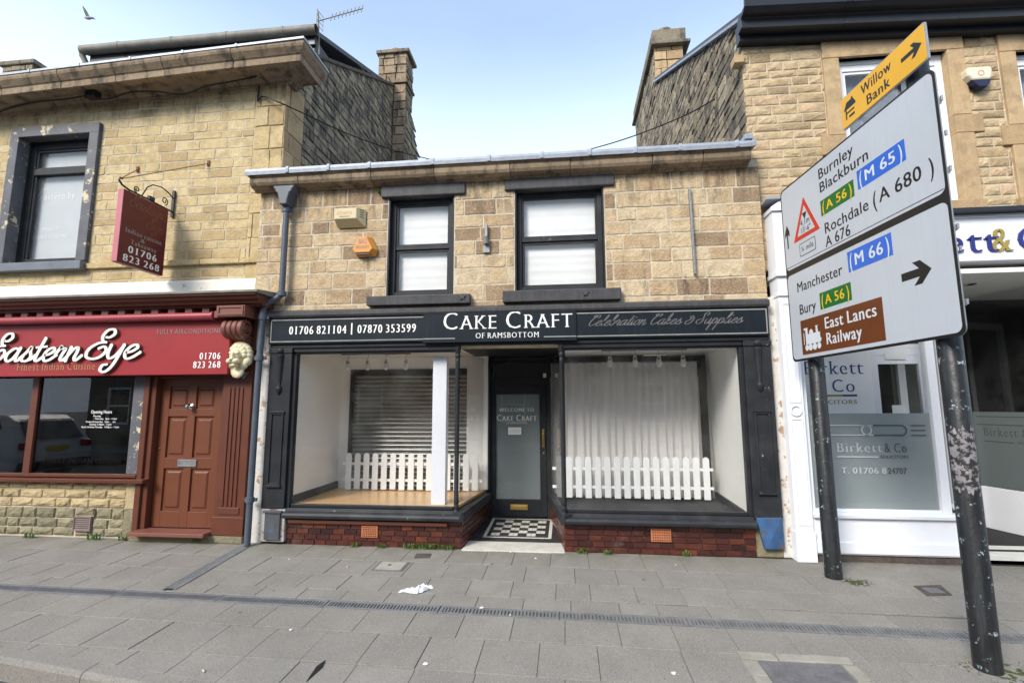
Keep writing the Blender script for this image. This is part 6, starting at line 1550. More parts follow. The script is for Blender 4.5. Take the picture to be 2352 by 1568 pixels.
YP = part('diversion_panel', [M['sign_amber'], M['alu']], SG, lambda b: (plate(b, rrect(0.868, 1.760, 3.975, 4.245, 0.012), 0.0, 0.004), plate(b, rrect(0.860, 1.768, 3.967, 4.253, 0.012), -0.016, -0.0005, 1)))
def yl(b):
    T(b, 'Willow', 1.120, 1.452, 4.128, 0.082, o=0.0046, style='bold'); T(b, 'Bank', 1.165, 1.425, 4.010, 0.082, o=0.0046, style='bold')
    z = 4.115
    plate(b, [(1.545, z - 0.016), (1.665, z - 0.016), (1.635, z - 0.055), (1.668, z - 0.055), (1.735, z), (1.668, z + 0.055), (1.635, z + 0.055), (1.665, z + 0.016), (1.545, z + 0.016)], 0.0043, 0.0049)
    a = 0.895
    q = lambda pts: plate(b, [(a + u, 4.035 + v) for u, v in pts], 0.0043, 0.0049)
    q([(0.0, 0.085), (0.15, 0.085), (0.15, 0.10), (0.12, 0.15), (0.12, 0.165), (0.10, 0.165), (0.10, 0.15), (0.04, 0.15)])
    q([(0.02, 0.0), (0.035, 0.0), (0.035, 0.0845), (0.02, 0.0845)]); q([(0.0352, 0.045), (0.13, 0.045), (0.13, 0.06), (0.0352, 0.06)]); q([(0.06, 0.0), (0.13, 0.0), (0.13, 0.02), (0.06, 0.02)])
part('diversion_legend', M['sign_black'], YP, yl)
part('panel_bracket', M['alu'], SG, lambda b: [b.bar(W(u, 3.80, -0.03), W(u, 4.22, -0.03), 0.03, 0.02, up=(0, 1, 0)) for u in (1.05, 1.45)])

# ================================================================ HANGING SIGN
HX = -5.144
HS = thing('hanging_sign', 'maroon double sided restaurant sign hanging from a scrolled iron bracket', 'sign', (HX, 0.06, 4.2))
BX = part('sign_box', M['maroon'], HS, lambda b: b.box(HX - 0.072, HX, -0.70, -0.045, 3.270, 4.155), bevel=0.004)
part('edge_strip', M['pink'], BX, lambda b: b.box(HX - 0.070, HX - 0.002, -0.706, -0.7005, 3.275, 4.15))
YU = Vector((0, 1, 0))
HT = HX + 0.002
def hs1(b):
    script(b, 'Eastern', (HT, -0.63, 3.985), YU, ZU, 0.075, 0.020, 0.009, 0.3, width=0.50)
    script(b, 'Eye', (HT, -0.37, 3.80), YU, ZU, 0.075, 0.020, 0.009, 0.3, width=0.26)
part('faded_lettering', M['faint_gold'], BX, hs1)
def hs2(b):
    for s, y0, y1, z, c in (('Indian cuisine', -0.635, -0.10, 3.655, 0.060), ('&', -0.42, -0.345, 3.595, 0.045), ('Takeaway', -0.55, -0.17, 3.530, 0.056)):
        text(b, s, (HT, y0, z), YU, ZU, c, width=y1 - y0, style='boldserif')
part('lettering', M['silver_letter'], BX, hs2)
def hs3(b):
    for s, y0, y1, z, c in (('01706', -0.575, -0.145, 3.420, 0.085), ('823 268', -0.635, -0.095, 3.305, 0.085)):
        text(b, s, (HT, y0, z), YU, ZU, c, width=y1 - y0, style='boldserif')
part('telephone_lettering', M['white_letter'], BX, hs3)
def scr(cy, cz, r, turns, a0, sg=1, n=26):
    return [(HX - 0.036, cy + (r * (1 - 0.75 * k / n)) * math.cos(a0 + sg * turns * 2 * math.pi * k / n), cz + (r * (1 - 0.75 * k / n)) * math.sin(a0 + sg * turns * 2 * math.pi * k / n)) for k in range(n + 1)]
def brkt(b):
    x = HX - 0.036
    b.tube([(x, 0.06, 4.175), (x, -0.30, 4.185), (x, -0.60, 4.185), (x, -0.70, 4.205), (x, -0.745, 4.245), (x, -0.735, 4.28), (x, -0.705, 4.28)], 0.011, 8)
    b.box(x - 0.018, x + 0.018, 0.045, 0.066, 4.10, 4.47)
    b.tube([(x, 0.05, 4.36), (x, -0.02, 4.40), (x, -0.14, 4.43), (x, -0.28, 4.40), (x, -0.36, 4.33), (x, -0.42, 4.20)], 0.008, 8)
    b.tube(scr(-0.08, 4.27, 0.055, 1.4, -1.5), 0.007, 6); b.tube(scr(-0.50, 4.24, 0.042, 1.4, -1.5, -1), 0.007, 6)
    b.box(x - 0.02, x + 0.02, -0.33, -0.25, 4.19, 4.235)
    for y in (-0.60, -0.12): b.tube([(x, y, 4.18), (x, y, 4.155)], 0.008, 6)
part('bracket', M['iron'], HS, brkt, smooth=40)
h1, h2 = at(315, 390, LYF - 0.02), at(478, 376, LYF - 0.02)
part('stay_rod', M['rust'], HS, lambda b: (b.tube([(HX - 0.036, -0.72, 4.275), tuple(h1)], 0.0055, 6), b.box(h1.x - 0.018, h1.x + 0.018, h1.y, h1.y + 0.03, h1.z - 0.03, h1.z + 0.045)))
part('stay_rod', M['rust'], HS, lambda b: (b.tube([(HX - 0.036, -0.72, 4.27), tuple(h2)], 0.0055, 6), b.box(h2.x - 0.018, h2.x + 0.018, h2.y, h2.y + 0.03, h2.z - 0.03, h2.z + 0.045)))

# ================================================================ WALL FIXTURES
DP = thing('drainpipe', 'slate grey cast iron drainpipe with hopper running down between restaurant and cake shop', 'drainpipe', (-3.68, -0.08, 0))
px_ = -3.47; py_ = -0.075
part('hopper', M['pipe'], DP, lambda b: (b.prism([(px_ - 0.135, 4.345), (px_ + 0.135, 4.345), (px_ + 0.135, 4.31), (px_ + 0.11, 4.295), (px_ + 0.11, 4.27), (px_ + 0.08, 4.25), (px_ + 0.055, 4.15), (px_ + 0.05, 4.10), (px_ - 0.05, 4.10), (px_ - 0.055, 4.15), (px_ - 0.08, 4.25), (px_ - 0.11, 4.27), (px_ - 0.11, 4.295), (px_ - 0.135, 4.31)], -0.19, -0.03, 'y')), bevel=0.012)
part('pipe', M['pipe'], DP, lambda b: (b.tube([(px_, py_ - 0.02, 4.12), (px_, py_ - 0.02, 3.05), (px_ - 0.005, py_ - 0.02, 2.98), (px_ - 0.03, py_ - 0.02, 2.94), (px_ - 0.15, py_ - 0.05, 2.86), (-3.655, py_ - 0.06, 2.82), (-3.672, py_ - 0.06, 2.77), (-3.685, py_ - 0.06, 2.0), (-3.69, py_ - 0.06, 0.012)], 0.037, 14)), smooth=50)
def coll(z, x, y): return lambda b: (b.lathe([(0.040, z - 0.035), (0.047, z - 0.03), (0.047, z + 0.03), (0.040, z + 0.035)], (x, y, 0), 'z', 14), b.box(x - 0.075, x + 0.075, y + 0.005, y + 0.03, z - 0.02, z + 0.02))
for z, x, y in ((4.06, px_, py_ - 0.02), (2.98, px_, py_ - 0.02), (2.68, -3.675, py_ - 0.06), (2.18, -3.684, py_ - 0.06), (0.52, -3.69, py_ - 0.06)): part('collar', M['pipe'], DP, coll(z, x, y), smooth=40)
A1, A2 = at(767, 520, -0.1), at(836, 476, -0.1)
AL = thing('alarm_box', 'cream alarm box with louvred side high on the cake shop wall', 'alarm box', (A1.x, 0, A1.z), 'alarm boxes on the walls')
def cab(b):
    x0, x1, z0, z1 = A1.x + 0.01, A2.x, A1.z, A2.z
    b.hexa([(x0, -0.02, z0), (x1, -0.02, z0), (x1, -0.02, z1), (x0, -0.02, z1)], [(x0, -0.125, z0 + 0.085), (x1 - 0.085, -0.125, z0 + 0.085), (x1 - 0.085, -0.125, z1 - 0.008), (x0, -0.125, z1 - 0.008)])
CB = part('case', M['cream_box'], AL, cab, bevel=0.006)
part('case_lettering', [M['orange_ink'], M['brown_ink']], CB, lambda b: (text(b, 'ATLANTIS', (A1.x + 0.045, -0.1265, A2.z - 0.095), XU, ZU, 0.042, width=0.20, style='serif', m=0), b.box(A1.x + 0.08, A1.x + 0.21, -0.1268, -0.126, A2.z - 0.122, A2.z - 0.114, 1)))
part('louvre', M['brown_ink'], CB, lambda b: [b.bar((A2.x - 0.055, -0.085, A1.z + 0.115 + i * 0.03), (A2.x - 0.025, -0.048, A1.z + 0.115 + i * 0.03), 0.008, 0.009) for i in range(4)])
H1, H2 = at(810, 591, -0.08), at(866, 540, -0.08)
HB = thing('alarm_box', 'amber alarm box shaped like a cut off bell beside the narrower upper window', 'alarm box', (H1.x, 0, H1.z), 'alarm boxes on the walls')
def hex_(b):
    x0, x1, z0, z1 = H1.x, H2.x, H1.z, H2.z
    w = x1 - x0
    back = [(x0 - 0.0, z0 + 0.095), (x0 + 0.035, z0 + 0.015), (x1 - 0.035, z0 + 0.015), (x1, z0 + 0.095), (x1 - 0.085, z1), (x0 + 0.065, z1)]
    fr = [(x0 + 0.004, z0 + 0.10), (x0 + 0.035, z0 + 0.055), (x1 - 0.085, z0 + 0.055), (x1 - 0.05, z0 + 0.10), (x1 - 0.125, z1 - 0.022), (x0 + 0.075, z1 - 0.022)]
    n = 6
    b.add([(x, -0.02, z) for x, z in back] + [(x, -0.10, z) for x, z in fr], [tuple(range(n)), tuple(range(2 * n - 1, n - 1, -1))] + [(i, (i + 1) % n, n + (i + 1) % n, n + i) for i in range(n)])
HC = part('case', M['amber_box'], HB, hex_, bevel=0.004)
def hl(b):
    c = (H1.x + H2.x) / 2 - 0.022
    text(b, 'BAS', (c - 0.055, -0.1025, H1.z + 0.165), XU, ZU, 0.06, width=0.11, style='medium')
    text(b, 'SECURITY', (c - 0.085, -0.1025, H1.z + 0.105), XU, ZU, 0.032, width=0.17, style='bold')
part('case_lettering', M['violet_ink'], HC, hl)
part('case_foot', M['brown_ink'], HC, lambda b: b.prism([(H1.x + 0.05, H1.z + 0.03), (H2.x - 0.09, H1.z + 0.03), (H2.x - 0.078, H1.z + 0.054), (H1.x + 0.03, H1.z + 0.054)], -0.088, -0.03, 'y'))
I1, I2 = at(2222, 203, 0.0), at(2276, 153, 0.0)
IB = thing('alarm_box', 'ivory and navy alarm box on the gold stone wall beside the office window', 'alarm box', (I1.x, 0.08, I1.z), 'alarm boxes on the walls')
part('case', M['ivory_box'], IB, lambda b: b.prism([(I1.x, I2.z - 0.02), (I1.x + 0.03, I2.z), (I2.x - 0.03, I2.z), (I2.x, I2.z - 0.02), (I2.x - 0.005, I1.z + 0.14), (I2.x - 0.03, I1.z + 0.085), (I1.x + 0.06, I1.z + 0.085), (I1.x + 0.01, I1.z + 0.15)], -0.02, 0.085, 'y'), bevel=0.02)
part('lower_case', M['navy'], IB, lambda b: b.prism([(I1.x + 0.045, I1.z + 0.10), (I2.x - 0.01, I1.z + 0.10), (I2.x - 0.035, I1.z + 0.045), (I2.x - 0.07, I1.z), (I1.x + 0.12, I1.z), (I1.x + 0.075, I1.z + 0.05)], -0.008, 0.084, 'y'), bevel=0.012)
part('badge', M['orange_ink'], IB, lambda b: b.lathe([(0.032, 0), (0.032, -0.002), (0.026, -0.002), (0.026, 0)], ((I1.x + I2.x) / 2 + 0.01, -0.0205, I2.z - 0.085), 'y', 18, ring=True))
q1 = at(1117, 580, -0.03); q2 = at(1117, 515, -0.03)
BK2 = thing('wall_bracket', 'grey iron bracket with fixing plate bolted between the two upper windows', 'bracket', (q1.x, 0, q1.z))
part('arm', M['grey_metal'], BK2, lambda b: (b.box(q1.x - 0.016, q1.x + 0.016, -0.055, -0.022, q1.z + 0.09, q2.z), b.tube([(q1.x, -0.06, q1.z + 0.10), (q1.x, -0.075, q1.z + 0.19)], 0.028, 10)), bevel=0.003)
part('fixing_plate', M['grey_metal'], BK2, lambda b: b.box(q1.x - 0.042, q1.x + 0.042, -0.034, -0.01, q1.z, q1.z + 0.085), bevel=0.003)
s1, s2 = at(1596, 630, -0.03), at(1581, 434, -0.03)
tag(part('wall_conduit', M['grey_metal'], None, lambda b: b.bar((s1.x, -0.036, s1.z), (s2.x + 0.01, -0.036, s2.z), 0.022, 0.052, up=(0, 1, 0)), bevel=0.003), 'straight grey metal strip fixed upright on the stone beside the wider window', 'conduit')
# cables
def cable(name, label, pts, r=0.009, m='cable', n=8):
    tag(part(name, M[m], None, lambda b: b.tube(catmull([tuple(p) for p in pts], n), r, 6), smooth=60), label, 'cable')
c0, c1 = at(591, 176, LYF - 0.03), at(592, 232, LYF - 0.04)
c2 = at(604, 222, LYF - 0.05)
cable('overhead_cable', 'cable sagging from the restaurant corner stones down to the cake shop roof', [c0, at(595, 200, LYF - 0.03), c1, c2, at(640, 235, -0.05), at(700, 262, 0.30), at(800, 308, 1.0), at(905, 345, 1.7), at(1000, 369, 2.3), at(1060, 383, 2.7)])
e0 = at(1787, 83, 0.05)
cable('overhead_cable', 'long cable slung from the office eaves across its dark gable', [e0, at(1745, 140, 0.25), at(1690, 193, 0.8), at(1600, 252, 1.5), at(1500, 296, 2.3), at(1415, 326, 3.0), at(1330, 350, 3.7), at(1250, 372, 4.4)], r=0.011)
cable('telephone_cable', 'black cable clipped in loops along the underside of the restaurant cornice', [at(-40, 275, 0.03), at(25, 248, -0.02), at(90, 234, -0.08), at(150, 228, -0.10), at(205, 220, -0.10), at(245, 228, -0.09), at(300, 212, -0.10), at(360, 211, -0.10), at(420, 217, -0.08), at(475, 198, -0.10), at(530, 188, -0.10), at(590, 176, -0.05)], r=0.010)
jb = at(214, 219, -0.10)
tag(part('junction_box', M['cable'], None, lambda b: (b.box(jb.x - 0.075, jb.x + 0.075, -0.15, -0.055, jb.z - 0.05, jb.z + 0.05), b.tube([(jb.x - 0.07, -0.09, jb.z), (jb.x - 0.12, -0.09, jb.z - 0.03), (jb.x - 0.16, -0.08, jb.z + 0.01)], 0.008, 6)), bevel=0.006), 'small black cable box under the restaurant cornice', 'cable box')
M['aerial'] = paint('dull aerial alloy', (0.22, 0.19, 0.15), 0.6, 0.2, 20, metal=0.3)
# television aerial
AEY = 1.05
a0 = at(733, 118, AEY); a1 = at(731, 28, AEY)
AE = thing('television_aerial', 'thin rusty television aerial with a comb of rods above the dormer gutter', 'aerial', (a0.x, AEY, a0.z))
part('mast', M['aerial'], AE, lambda b: b.tube([(a0.x + 0.03, AEY, 6.7), (a0.x, AEY, a0.z), (a1.x, AEY, a1.z + 0.0)], 0.012, 6))
b0, b1 = at(728, 50, AEY), at(834, 20, AEY)
part('boom', M['aerial'], AE, lambda b: b.tube([tuple(b0), tuple(b1)], 0.008, 6))
def els(b):
    for k in range(9):
        p = b0 + (b1 - b0) * (0.32 + 0.66 * k / 8)
        b.tube([(p.x, p.y - 0.03, p.z - 0.085), (p.x, p.y + 0.03, p.z + 0.085)], 0.0065, 5)
part('rod', M['aerial'], AE, els)
def refl(b):
    for k in range(4):
        z = -0.12 + 0.08 * k
        b.tube([(b0.x + 0.05, AEY - 0.10, b0.z + z), (b0.x + 0.05, AEY + 0.10, b0.z + z + 0.03)], 0.004, 5)
    b.tube([(b0.x + 0.05, AEY - 0.1, b0.z - 0.13), (b0.x + 0.05, AEY - 0.1, b0.z + 0.13)], 0.004, 5); b.tube([(b0.x + 0.05, AEY + 0.1, b0.z - 0.11), (b0.x + 0.05, AEY + 0.1, b0.z + 0.15)], 0.004, 5)
part('reflector', M['aerial'], AE, refl)
# bird
bp = at(204, 40, 14)
BI = thing('pigeon', 'grey pigeon gliding high above the restaurant roof', 'bird', tuple(bp))
part('body', M['bird'], BI, lambda b: (b.sphere((bp.x, bp.y, bp.z - 0.05), (0.17, 0.08, 0.075), 14, 10), b.sphere((bp.x - 0.17, bp.y, bp.z - 0.02), (0.06, 0.05, 0.05), 10, 8), b.hexa([(bp.x + 0.10, bp.y - 0.04, bp.z - 0.07), (bp.x + 0.10, bp.y + 0.04, bp.z - 0.07), (bp.x + 0.10, bp.y + 0.04, bp.z - 0.03), (bp.x + 0.10, bp.y - 0.04, bp.z - 0.03)], [(bp.x + 0.30, bp.y - 0.08, bp.z - 0.10), (bp.x + 0.30, bp.y + 0.08, bp.z - 0.10), (bp.x + 0.30, bp.y + 0.08, bp.z - 0.085), (bp.x + 0.30, bp.y - 0.08, bp.z - 0.085)]), b.lathe([(0.015, 0.0), (0.002, -0.04)], (bp.x - 0.20, bp.y, bp.z - 0.02), 'x', 6)), smooth=60)
for sy in (-1, 1):
    part('wing', M['bird'], BI, lambda b: b.hexa([(bp.x - 0.10, bp.y + sy * 0.04, bp.z - 0.02), (bp.x + 0.10, bp.y + sy * 0.04, bp.z - 0.03), (bp.x + 0.09, bp.y + sy * 0.18, bp.z + 0.14), (bp.x - 0.09, bp.y + sy * 0.18, bp.z + 0.15)], [(bp.x - 0.10, bp.y + sy * 0.05, bp.z - 0.005), (bp.x + 0.10, bp.y + sy * 0.05, bp.z - 0.015), (bp.x + 0.02, bp.y + sy * 0.34, bp.z + 0.30), (bp.x - 0.03, bp.y + sy * 0.34, bp.z + 0.31)]))

# ================================================================ PAVEMENT FIXTURES AND LITTER
DC = thing('drain_channel', 'long slotted drain channel crossing the pavement parallel to the shops', 'drain', (-1, -1.5, -0.045))
dy = lambda x: -1.4475 - 0.019 * (x + 1.0)
DW = 0.145
part('channel', M['hole'], DC, lambda b: b.hexa([(-13, dy(-13) - DW - 0.004, -0.12), (9, dy(9) - DW - 0.004, -0.12), (9, dy(9) + 0.002, -0.12), (-13, dy(-13) + 0.002, -0.12)], [(-13, dy(-13) - DW - 0.004, gz(0, dy(-13)) - 0.030), (9, dy(9) - DW - 0.004, gz(0, dy(9)) - 0.030), (9, dy(9) + 0.002, gz(0, dy(9)) - 0.026), (-13, dy(-13) + 0.002, gz(0, dy(-13)) - 0.026)]))
def grating(bx0, bx1, fy, horizontal=True):
    def f(b):
        rnd = random.Random(int(bx0 * 100))
        n = max(4, int((bx1 - bx0) / 0.0285)); t = 0.013
        for e0, e1 in ((0.0, 0.028), (DW - 0.028, DW)):
            b.hexa([(bx0, fy(bx0) - e1, gz(0, fy(bx0) - e1) - 0.022), (bx1, fy(bx1) - e1, gz(0, fy(bx1) - e1) - 0.022), (bx1, fy(bx1) - e0, gz(0, fy(bx1) - e0) - 0.022), (bx0, fy(bx0) - e0, gz(0, fy(bx0) - e0) - 0.022)],
                   [(bx0, fy(bx0) - e1, gz(0, fy(bx0) - e1) - 0.002), (bx1, fy(bx1) - e1, gz(0, fy(bx1) - e1) - 0.002), (bx1, fy(bx1) - e0, gz(0, fy(bx1) - e0) - 0.002), (bx0, fy(bx0) - e0, gz(0, fy(bx0) - e0) - 0.002)])
        for k in range(n):
            x = bx0 + (bx1 - bx0) * (k + 0.5) / n
            w = t / 2 if k not in (0, n - 1) else t * 0.8
            y0, y1 = fy(x) - DW + 0.028, fy(x) - 0.028
            b.hexa([(x - w, y0, gz(0, y0) - 0.022), (x + w, y0, gz(0, y0) - 0.022), (x + w, y1, gz(0, y1) - 0.022), (x - w, y1, gz(0, y1) - 0.022)], [(x - w, y0, gz(0, y0) - 0.003), (x + w, y0, gz(0, y0) - 0.003), (x + w, y1, gz(0, y1) - 0.003), (x - w, y1, gz(0, y1) - 0.003)])
            if k == n // 2 and False: pass
    return f
x = -8.9
while x < 5.6:
    part('grating', M['grate'], DC, grating(x + 0.004, x + 0.976, dy)); x += 0.98
# branch drain to the downpipe
g0, g1 = Vector((-3.72, -0.16, 0)), Vector((-3.60, -1.375, 0))
BD2 = thing('branch_drain', 'short slotted drain running from the downpipe foot to the long channel', 'drain', tuple(g0))
du = (g1 - g0).normalized(); dn = Vector((-du.y, du.x, 0))
def bq(a, c, o0, o1, z0, z1, b):
    P = lambda t, o: g0 + du * t + dn * o
    q = [P(a, o0), P(c, o0), P(c, o1), P(a, o1)]
    b.hexa([(p.x, p.y, gz(p.x, p.y) + z0) for p in q], [(p.x, p.y, gz(p.x, p.y) + z1) for p in q])
LN = (g1 - g0).length
part('channel', M['hole'], BD2, lambda b: bq(0.0, LN, -0.06, 0.06, -0.002, 0.0025, b))
part('grating', M['grate'], BD2, lambda b: (bq(0.0, LN, -0.066, -0.042, 0.0005, 0.0075, b), bq(0.0, LN, 0.042, 0.066, 0.0005, 0.0075, b), [bq(k * 0.0285, k * 0.0285 + 0.015, -0.042, 0.042, 0.0028, 0.007, b) for k in range(int(LN / 0.0285))], bq(-0.12, -0.002, -0.075, 0.075, 0.001, 0.006, b)))
def gq(b, pts, h0, h1, m=0):
    n = len(pts)
    b.add([(p[0], p[1], gz(*p[:2]) + h0) for p in pts] + [(p[0], p[1], gz(*p[:2]) + h1) for p in pts], [tuple(range(n)), tuple(range(2 * n - 1, n - 1, -1))] + [(i, (i + 1) % n, n + (i + 1) % n, n + i) for i in range(n)], m)
def G(px, py): p = atG(px, py); return (p.x, p.y)
def rect(p0, p1): return [(p0[0], p0[1]), (p1[0], p0[1]), (p1[0], p1[1]), (p0[0], p1[1])]
def inset(q, d):
    xs = [p[0] for p in q]; ys = [p[1] for p in q]
    return [(min(xs) + d, min(ys) + d), (max(xs) - d, min(ys) + d), (max(xs) - d, max(ys) - d), (min(xs) + d, max(ys) - d)]
q = rect((-1.96, -0.74), (-1.64, -0.47))
T1 = thing('access_cover', 'small square concrete cover in the pavement before the tiled riser', 'cover', (q[0][0], q[0][1], -0.02))
part('frame', M['iron_cover'], T1, lambda b: gq(b, q, -0.002, 0.004)); part('lid', M['concrete'], T1, lambda b: gq(b, inset(q, 0.025), 0.0042, 0.009), bevel=0.003)
part('lifting_eye', M['hole'], T1, lambda b: gq(b, [(-1.82 + 0.018 * math.cos(k * math.pi / 5), -0.59 + 0.018 * math.sin(k * math.pi / 5)) for k in range(10)], 0.0092, 0.0098))
tag(part('tap_cover', M['dirt'], None, lambda b: gq(b, [(-1.66, -0.20), (-1.49, -0.19), (-1.475, -0.33), (-1.64, -0.36)], -0.002, 0.005), bevel=0.002), 'dark dirt filled hole in the flags near the doorway weeds', 'tap cover')
q2_ = [G(2098, 1345), G(2160, 1343), G(2187, 1366), G(2130, 1368)]
T2 = thing('tap_cover', 'worn metal cover set in a dirt patch between the two sign posts', 'tap cover', (q2_[0][0], q2_[0][1], -0.02))
part('dirt_bed', M['dirt'], T2, lambda b: gq(b, q2_, -0.002, 0.004)); part('lid', M['iron_cover'], T2, lambda b: gq(b, [(q2_[0][0] + 0.03, q2_[0][1] - 0.05), (q2_[0][0] + 0.16, q2_[0][1] - 0.05), (q2_[0][0] + 0.16, q2_[0][1] - 0.16), (q2_[0][0] + 0.03, q2_[0][1] - 0.16)], 0.0042, 0.008))
cx0, cx1, cy0, cy1 = 1.22, 1.72, -2.62, -2.09
T3 = thing('inspection_cover', 'large grey iron inspection cover framed by pale stone setts at the kerb side', 'cover', (cx0, cy1, -0.06))
part('lid', M['iron_cover'], T3, lambda b: (gq(b, rect((cx0, cy0), (cx1, cy1)), -0.002, 0.007)), bevel=0.003)
def studs(b):
    for i in range(9):
        for j in range(9):
            x, y = cx0 + 0.05 + i * (cx1 - cx0 - 0.1) / 8, cy0 + 0.05 + j * (cy1 - cy0 - 0.1) / 8
            if (i + j) % 2: gq(b, [(x - 0.022, y - 0.007), (x + 0.022, y - 0.007), (x + 0.022, y + 0.007), (x - 0.022, y + 0.007)], 0.0072, 0.010)
            else: gq(b, [(x - 0.007, y - 0.022), (x + 0.007, y - 0.022), (x + 0.007, y + 0.022), (x - 0.007, y + 0.022)], 0.0072, 0.010)
part('tread_stud', M['iron_cover'], T3, studs)
rnd = random.Random(12)
def sett(pts): part('sett', M['step_sett'], T3, lambda b: gq(b, [(x + rnd.uniform(-0.008, 0.008), y + rnd.uniform(-0.008, 0.008)) for x, y in pts], -0.002, 0.008 + rnd.uniform(0, 0.003)), bevel=0.004)
M['step_sett'] = paint('pale stone sett', (0.30, 0.285, 0.24), 0.9, 0.15, 9, bmp=0.5, grime=(0.20, 0.19, 0.15))
w = 0.10
for i in range(3):
    a = cx0 - w + (cx1 - cx0 + 2 * w) * i / 3; c = cx0 - w + (cx1 - cx0 + 2 * w) * (i + 1) / 3
    sett([(a + 0.005, cy1 + 0.012), (c - 0.005, cy1 + 0.012), (c - 0.005, cy1 + w), (a + 0.005, cy1 + w)])
for i in range(3):
    a, c = cy1 - i * 0.18, cy1 - (i + 1) * 0.18
    sett([(cx0 - w, c + 0.005), (cx0 - 0.012, c + 0.005), (cx0 - 0.012, a - 0.005), (cx0 - w, a - 0.005)]); sett([(cx1 + 0.012, c + 0.005), (cx1 + w, c + 0.005), (cx1 + w, a - 0.005), (cx1 + 0.012, a - 0.005)])
# crumpled tissue
tp = G(957, 1356)
def tis(b):
    rnd = random.Random(17); nx, ny = 16, 7; vs = []
    for j in range(ny + 1):
        for i in range(nx + 1):
            u, v = i / nx - 0.5, j / ny - 0.5
            x = tp[0] + u * 0.27 + v * 0.02 + rnd.uniform(-0.006, 0.006); y = tp[1] + u * 0.10 + v * (0.10 + 0.07 * math.sin(u * 7 + 1)) + rnd.uniform(-0.008, 0.008)
            edge = i in (0, nx) or j in (0, ny)
            vs.append((x, y, gz(x, y) + 0.006 + (0.0 if edge else abs(rnd.gauss(0.014, 0.010)))))
    b.add(vs, [(j * (nx + 1) + i, j * (nx + 1) + i + 1, (j + 1) * (nx + 1) + i + 1, (j + 1) * (nx + 1) + i) for j in range(ny) for i in range(nx)])
tag(part('tissue', M['tissue'], None, tis, smooth=50), 'crumpled white paper tissue lying on the flags above the drain channel', 'tissue')
# cigarette ends and pale scraps
for k, (px, py, lab) in enumerate(((1174, 1269, 'cigarette end lying just outside the doorway step'), (799, 1302, 'cigarette end beside the square concrete cover'), (467, 1542, 'cigarette end near the kerb corner'))):
    g = G(px, py); an = 0.3 + k * 1.1
    tag(part('cigarette_end', [M['cork'], M['paper']], None, lambda b: (b.tube([(g[0], g[1], gz(*g) + 0.007), (g[0] + 0.018 * math.cos(an), g[1] + 0.018 * math.sin(an), gz(*g) + 0.007)], 0.005, 8, 0), b.tube([(g[0] - 0.012 * math.cos(an), g[1] - 0.012 * math.sin(an), gz(*g) + 0.007), (g[0], g[1], gz(*g) + 0.007)], 0.0048, 8, 1))), lab, 'litter', 'cigarette ends on the pavement')
for k, (px, py) in enumerate(((1172, 1412), (1258, 1253), (1106, 1395), (664, 1284), (668, 1446), (1548, 1546), (1552, 1297), (1230, 1282), (977, 1524))):
    g = G(px, py); r = 0.007 + 0.004 * (k % 3)
    if k == 1: g = G(1258, 1268)
    tag(part('chewing_gum', M['paper'], None, lambda b: gq(b, [(g[0] + r * (1 + 0.3 * math.sin(a * 2.1 + k)) * math.cos(a * math.pi / 5), g[1] + r * math.sin(a * math.pi / 5)) for a in range(10)], 0.001, 0.0045)), 'pale fleck of flattened gum on the flags', 'litter', 'pale flecks on the pavement')
# dark split between two flags
PV = bpy.data.objects['pavement']
part('split_joint', M['hole'], PV, lambda b: gq(b, [G(748, 1515), G(741, 1532), G(722, 1549), G(703, 1566), G(712, 1552), G(727, 1530)], 0.0005, 0.0035))
# weeds
def weed(x, y, s, lab, seed, zb=None):
    rnd = random.Random(seed)
    T_ = thing('weed', lab, 'weed', (x, y, gz(x, y) if zb is None else zb), 'weeds along the foot of the walls' if zb is None else 'weeds on the window lintel')
    def f(b):
        for k in range(int(26 * s) + 8):
            a = rnd.uniform(0, 2 * math.pi); L = rnd.uniform(0.03, 0.085) * (0.6 + 0.6 * s); wd = rnd.uniform(0.004, 0.009)
            ox, oy = x + rnd.uniform(-0.09, 0.09) * s, y - abs(rnd.uniform(-0.03, 0.03))
            lean = rnd.uniform(0.2, 0.9)
            dx, dy_ = math.cos(a), math.sin(a) * 0.6 - 0.25
            z = (gz(ox, oy) if zb is None else zb) + 0.002
            p1 = (ox + dx * L * lean * 0.5, oy + dy_ * L * lean * 0.5, z + L * 0.7); p2 = (ox + dx * L * lean, oy + dy_ * L * lean, z + L * rnd.uniform(0.5, 1.0))
            sx, sy = -math.sin(a) * wd, math.cos(a) * wd
            b.add([(ox - sx * 0.4, oy - sy * 0.4, z), (ox + sx * 0.4, oy + sy * 0.4, z), (p1[0] + sx, p1[1] + sy, p1[2]), (p1[0] - sx, p1[1] - sy, p1[2]), p2], [(0, 1, 2, 3), (3, 2, 4)])
    part('leaf', M['leaf'], T_, f, recalc=False)
for k, (px, py, s, lab) in enumerate(((95, 1228, 0.9, 'low weed against the rock faced riser, left of the floor vent'), (226, 1236, 1.0, 'weed tuft just right of the floor vent'), (290, 1238, 0.6, 'small weed near the brown door step'), (462, 1241, 0.4, 'tiny weed under the brown corner pilaster'),
    (820, 1252, 0.5, 'weed under the left terracotta air brick'), (880, 1256, 0.5, 'weed in the middle of the left tiled riser foot'), (945, 1256, 0.7, 'ragged weed before the tiled riser'), (970, 1254, 0.9, 'tallest weed before the tiled riser'), (1000, 1258, 0.9, 'bushy weed near the doorway step'), (1028, 1260, 0.7, 'weed hard against the doorway corner'),
    (1338, 1266, 0.7, 'weed at the foot of the tiled riser right of the doorway'), (1393, 1265, 0.5, 'faint weed farther right of the doorway'), (1570, 1268, 0.5, 'weed under the right terracotta air brick'))):
    g = atG(px, py); weed(g.x, min(g.y, -0.035), s, lab, 100 + k)
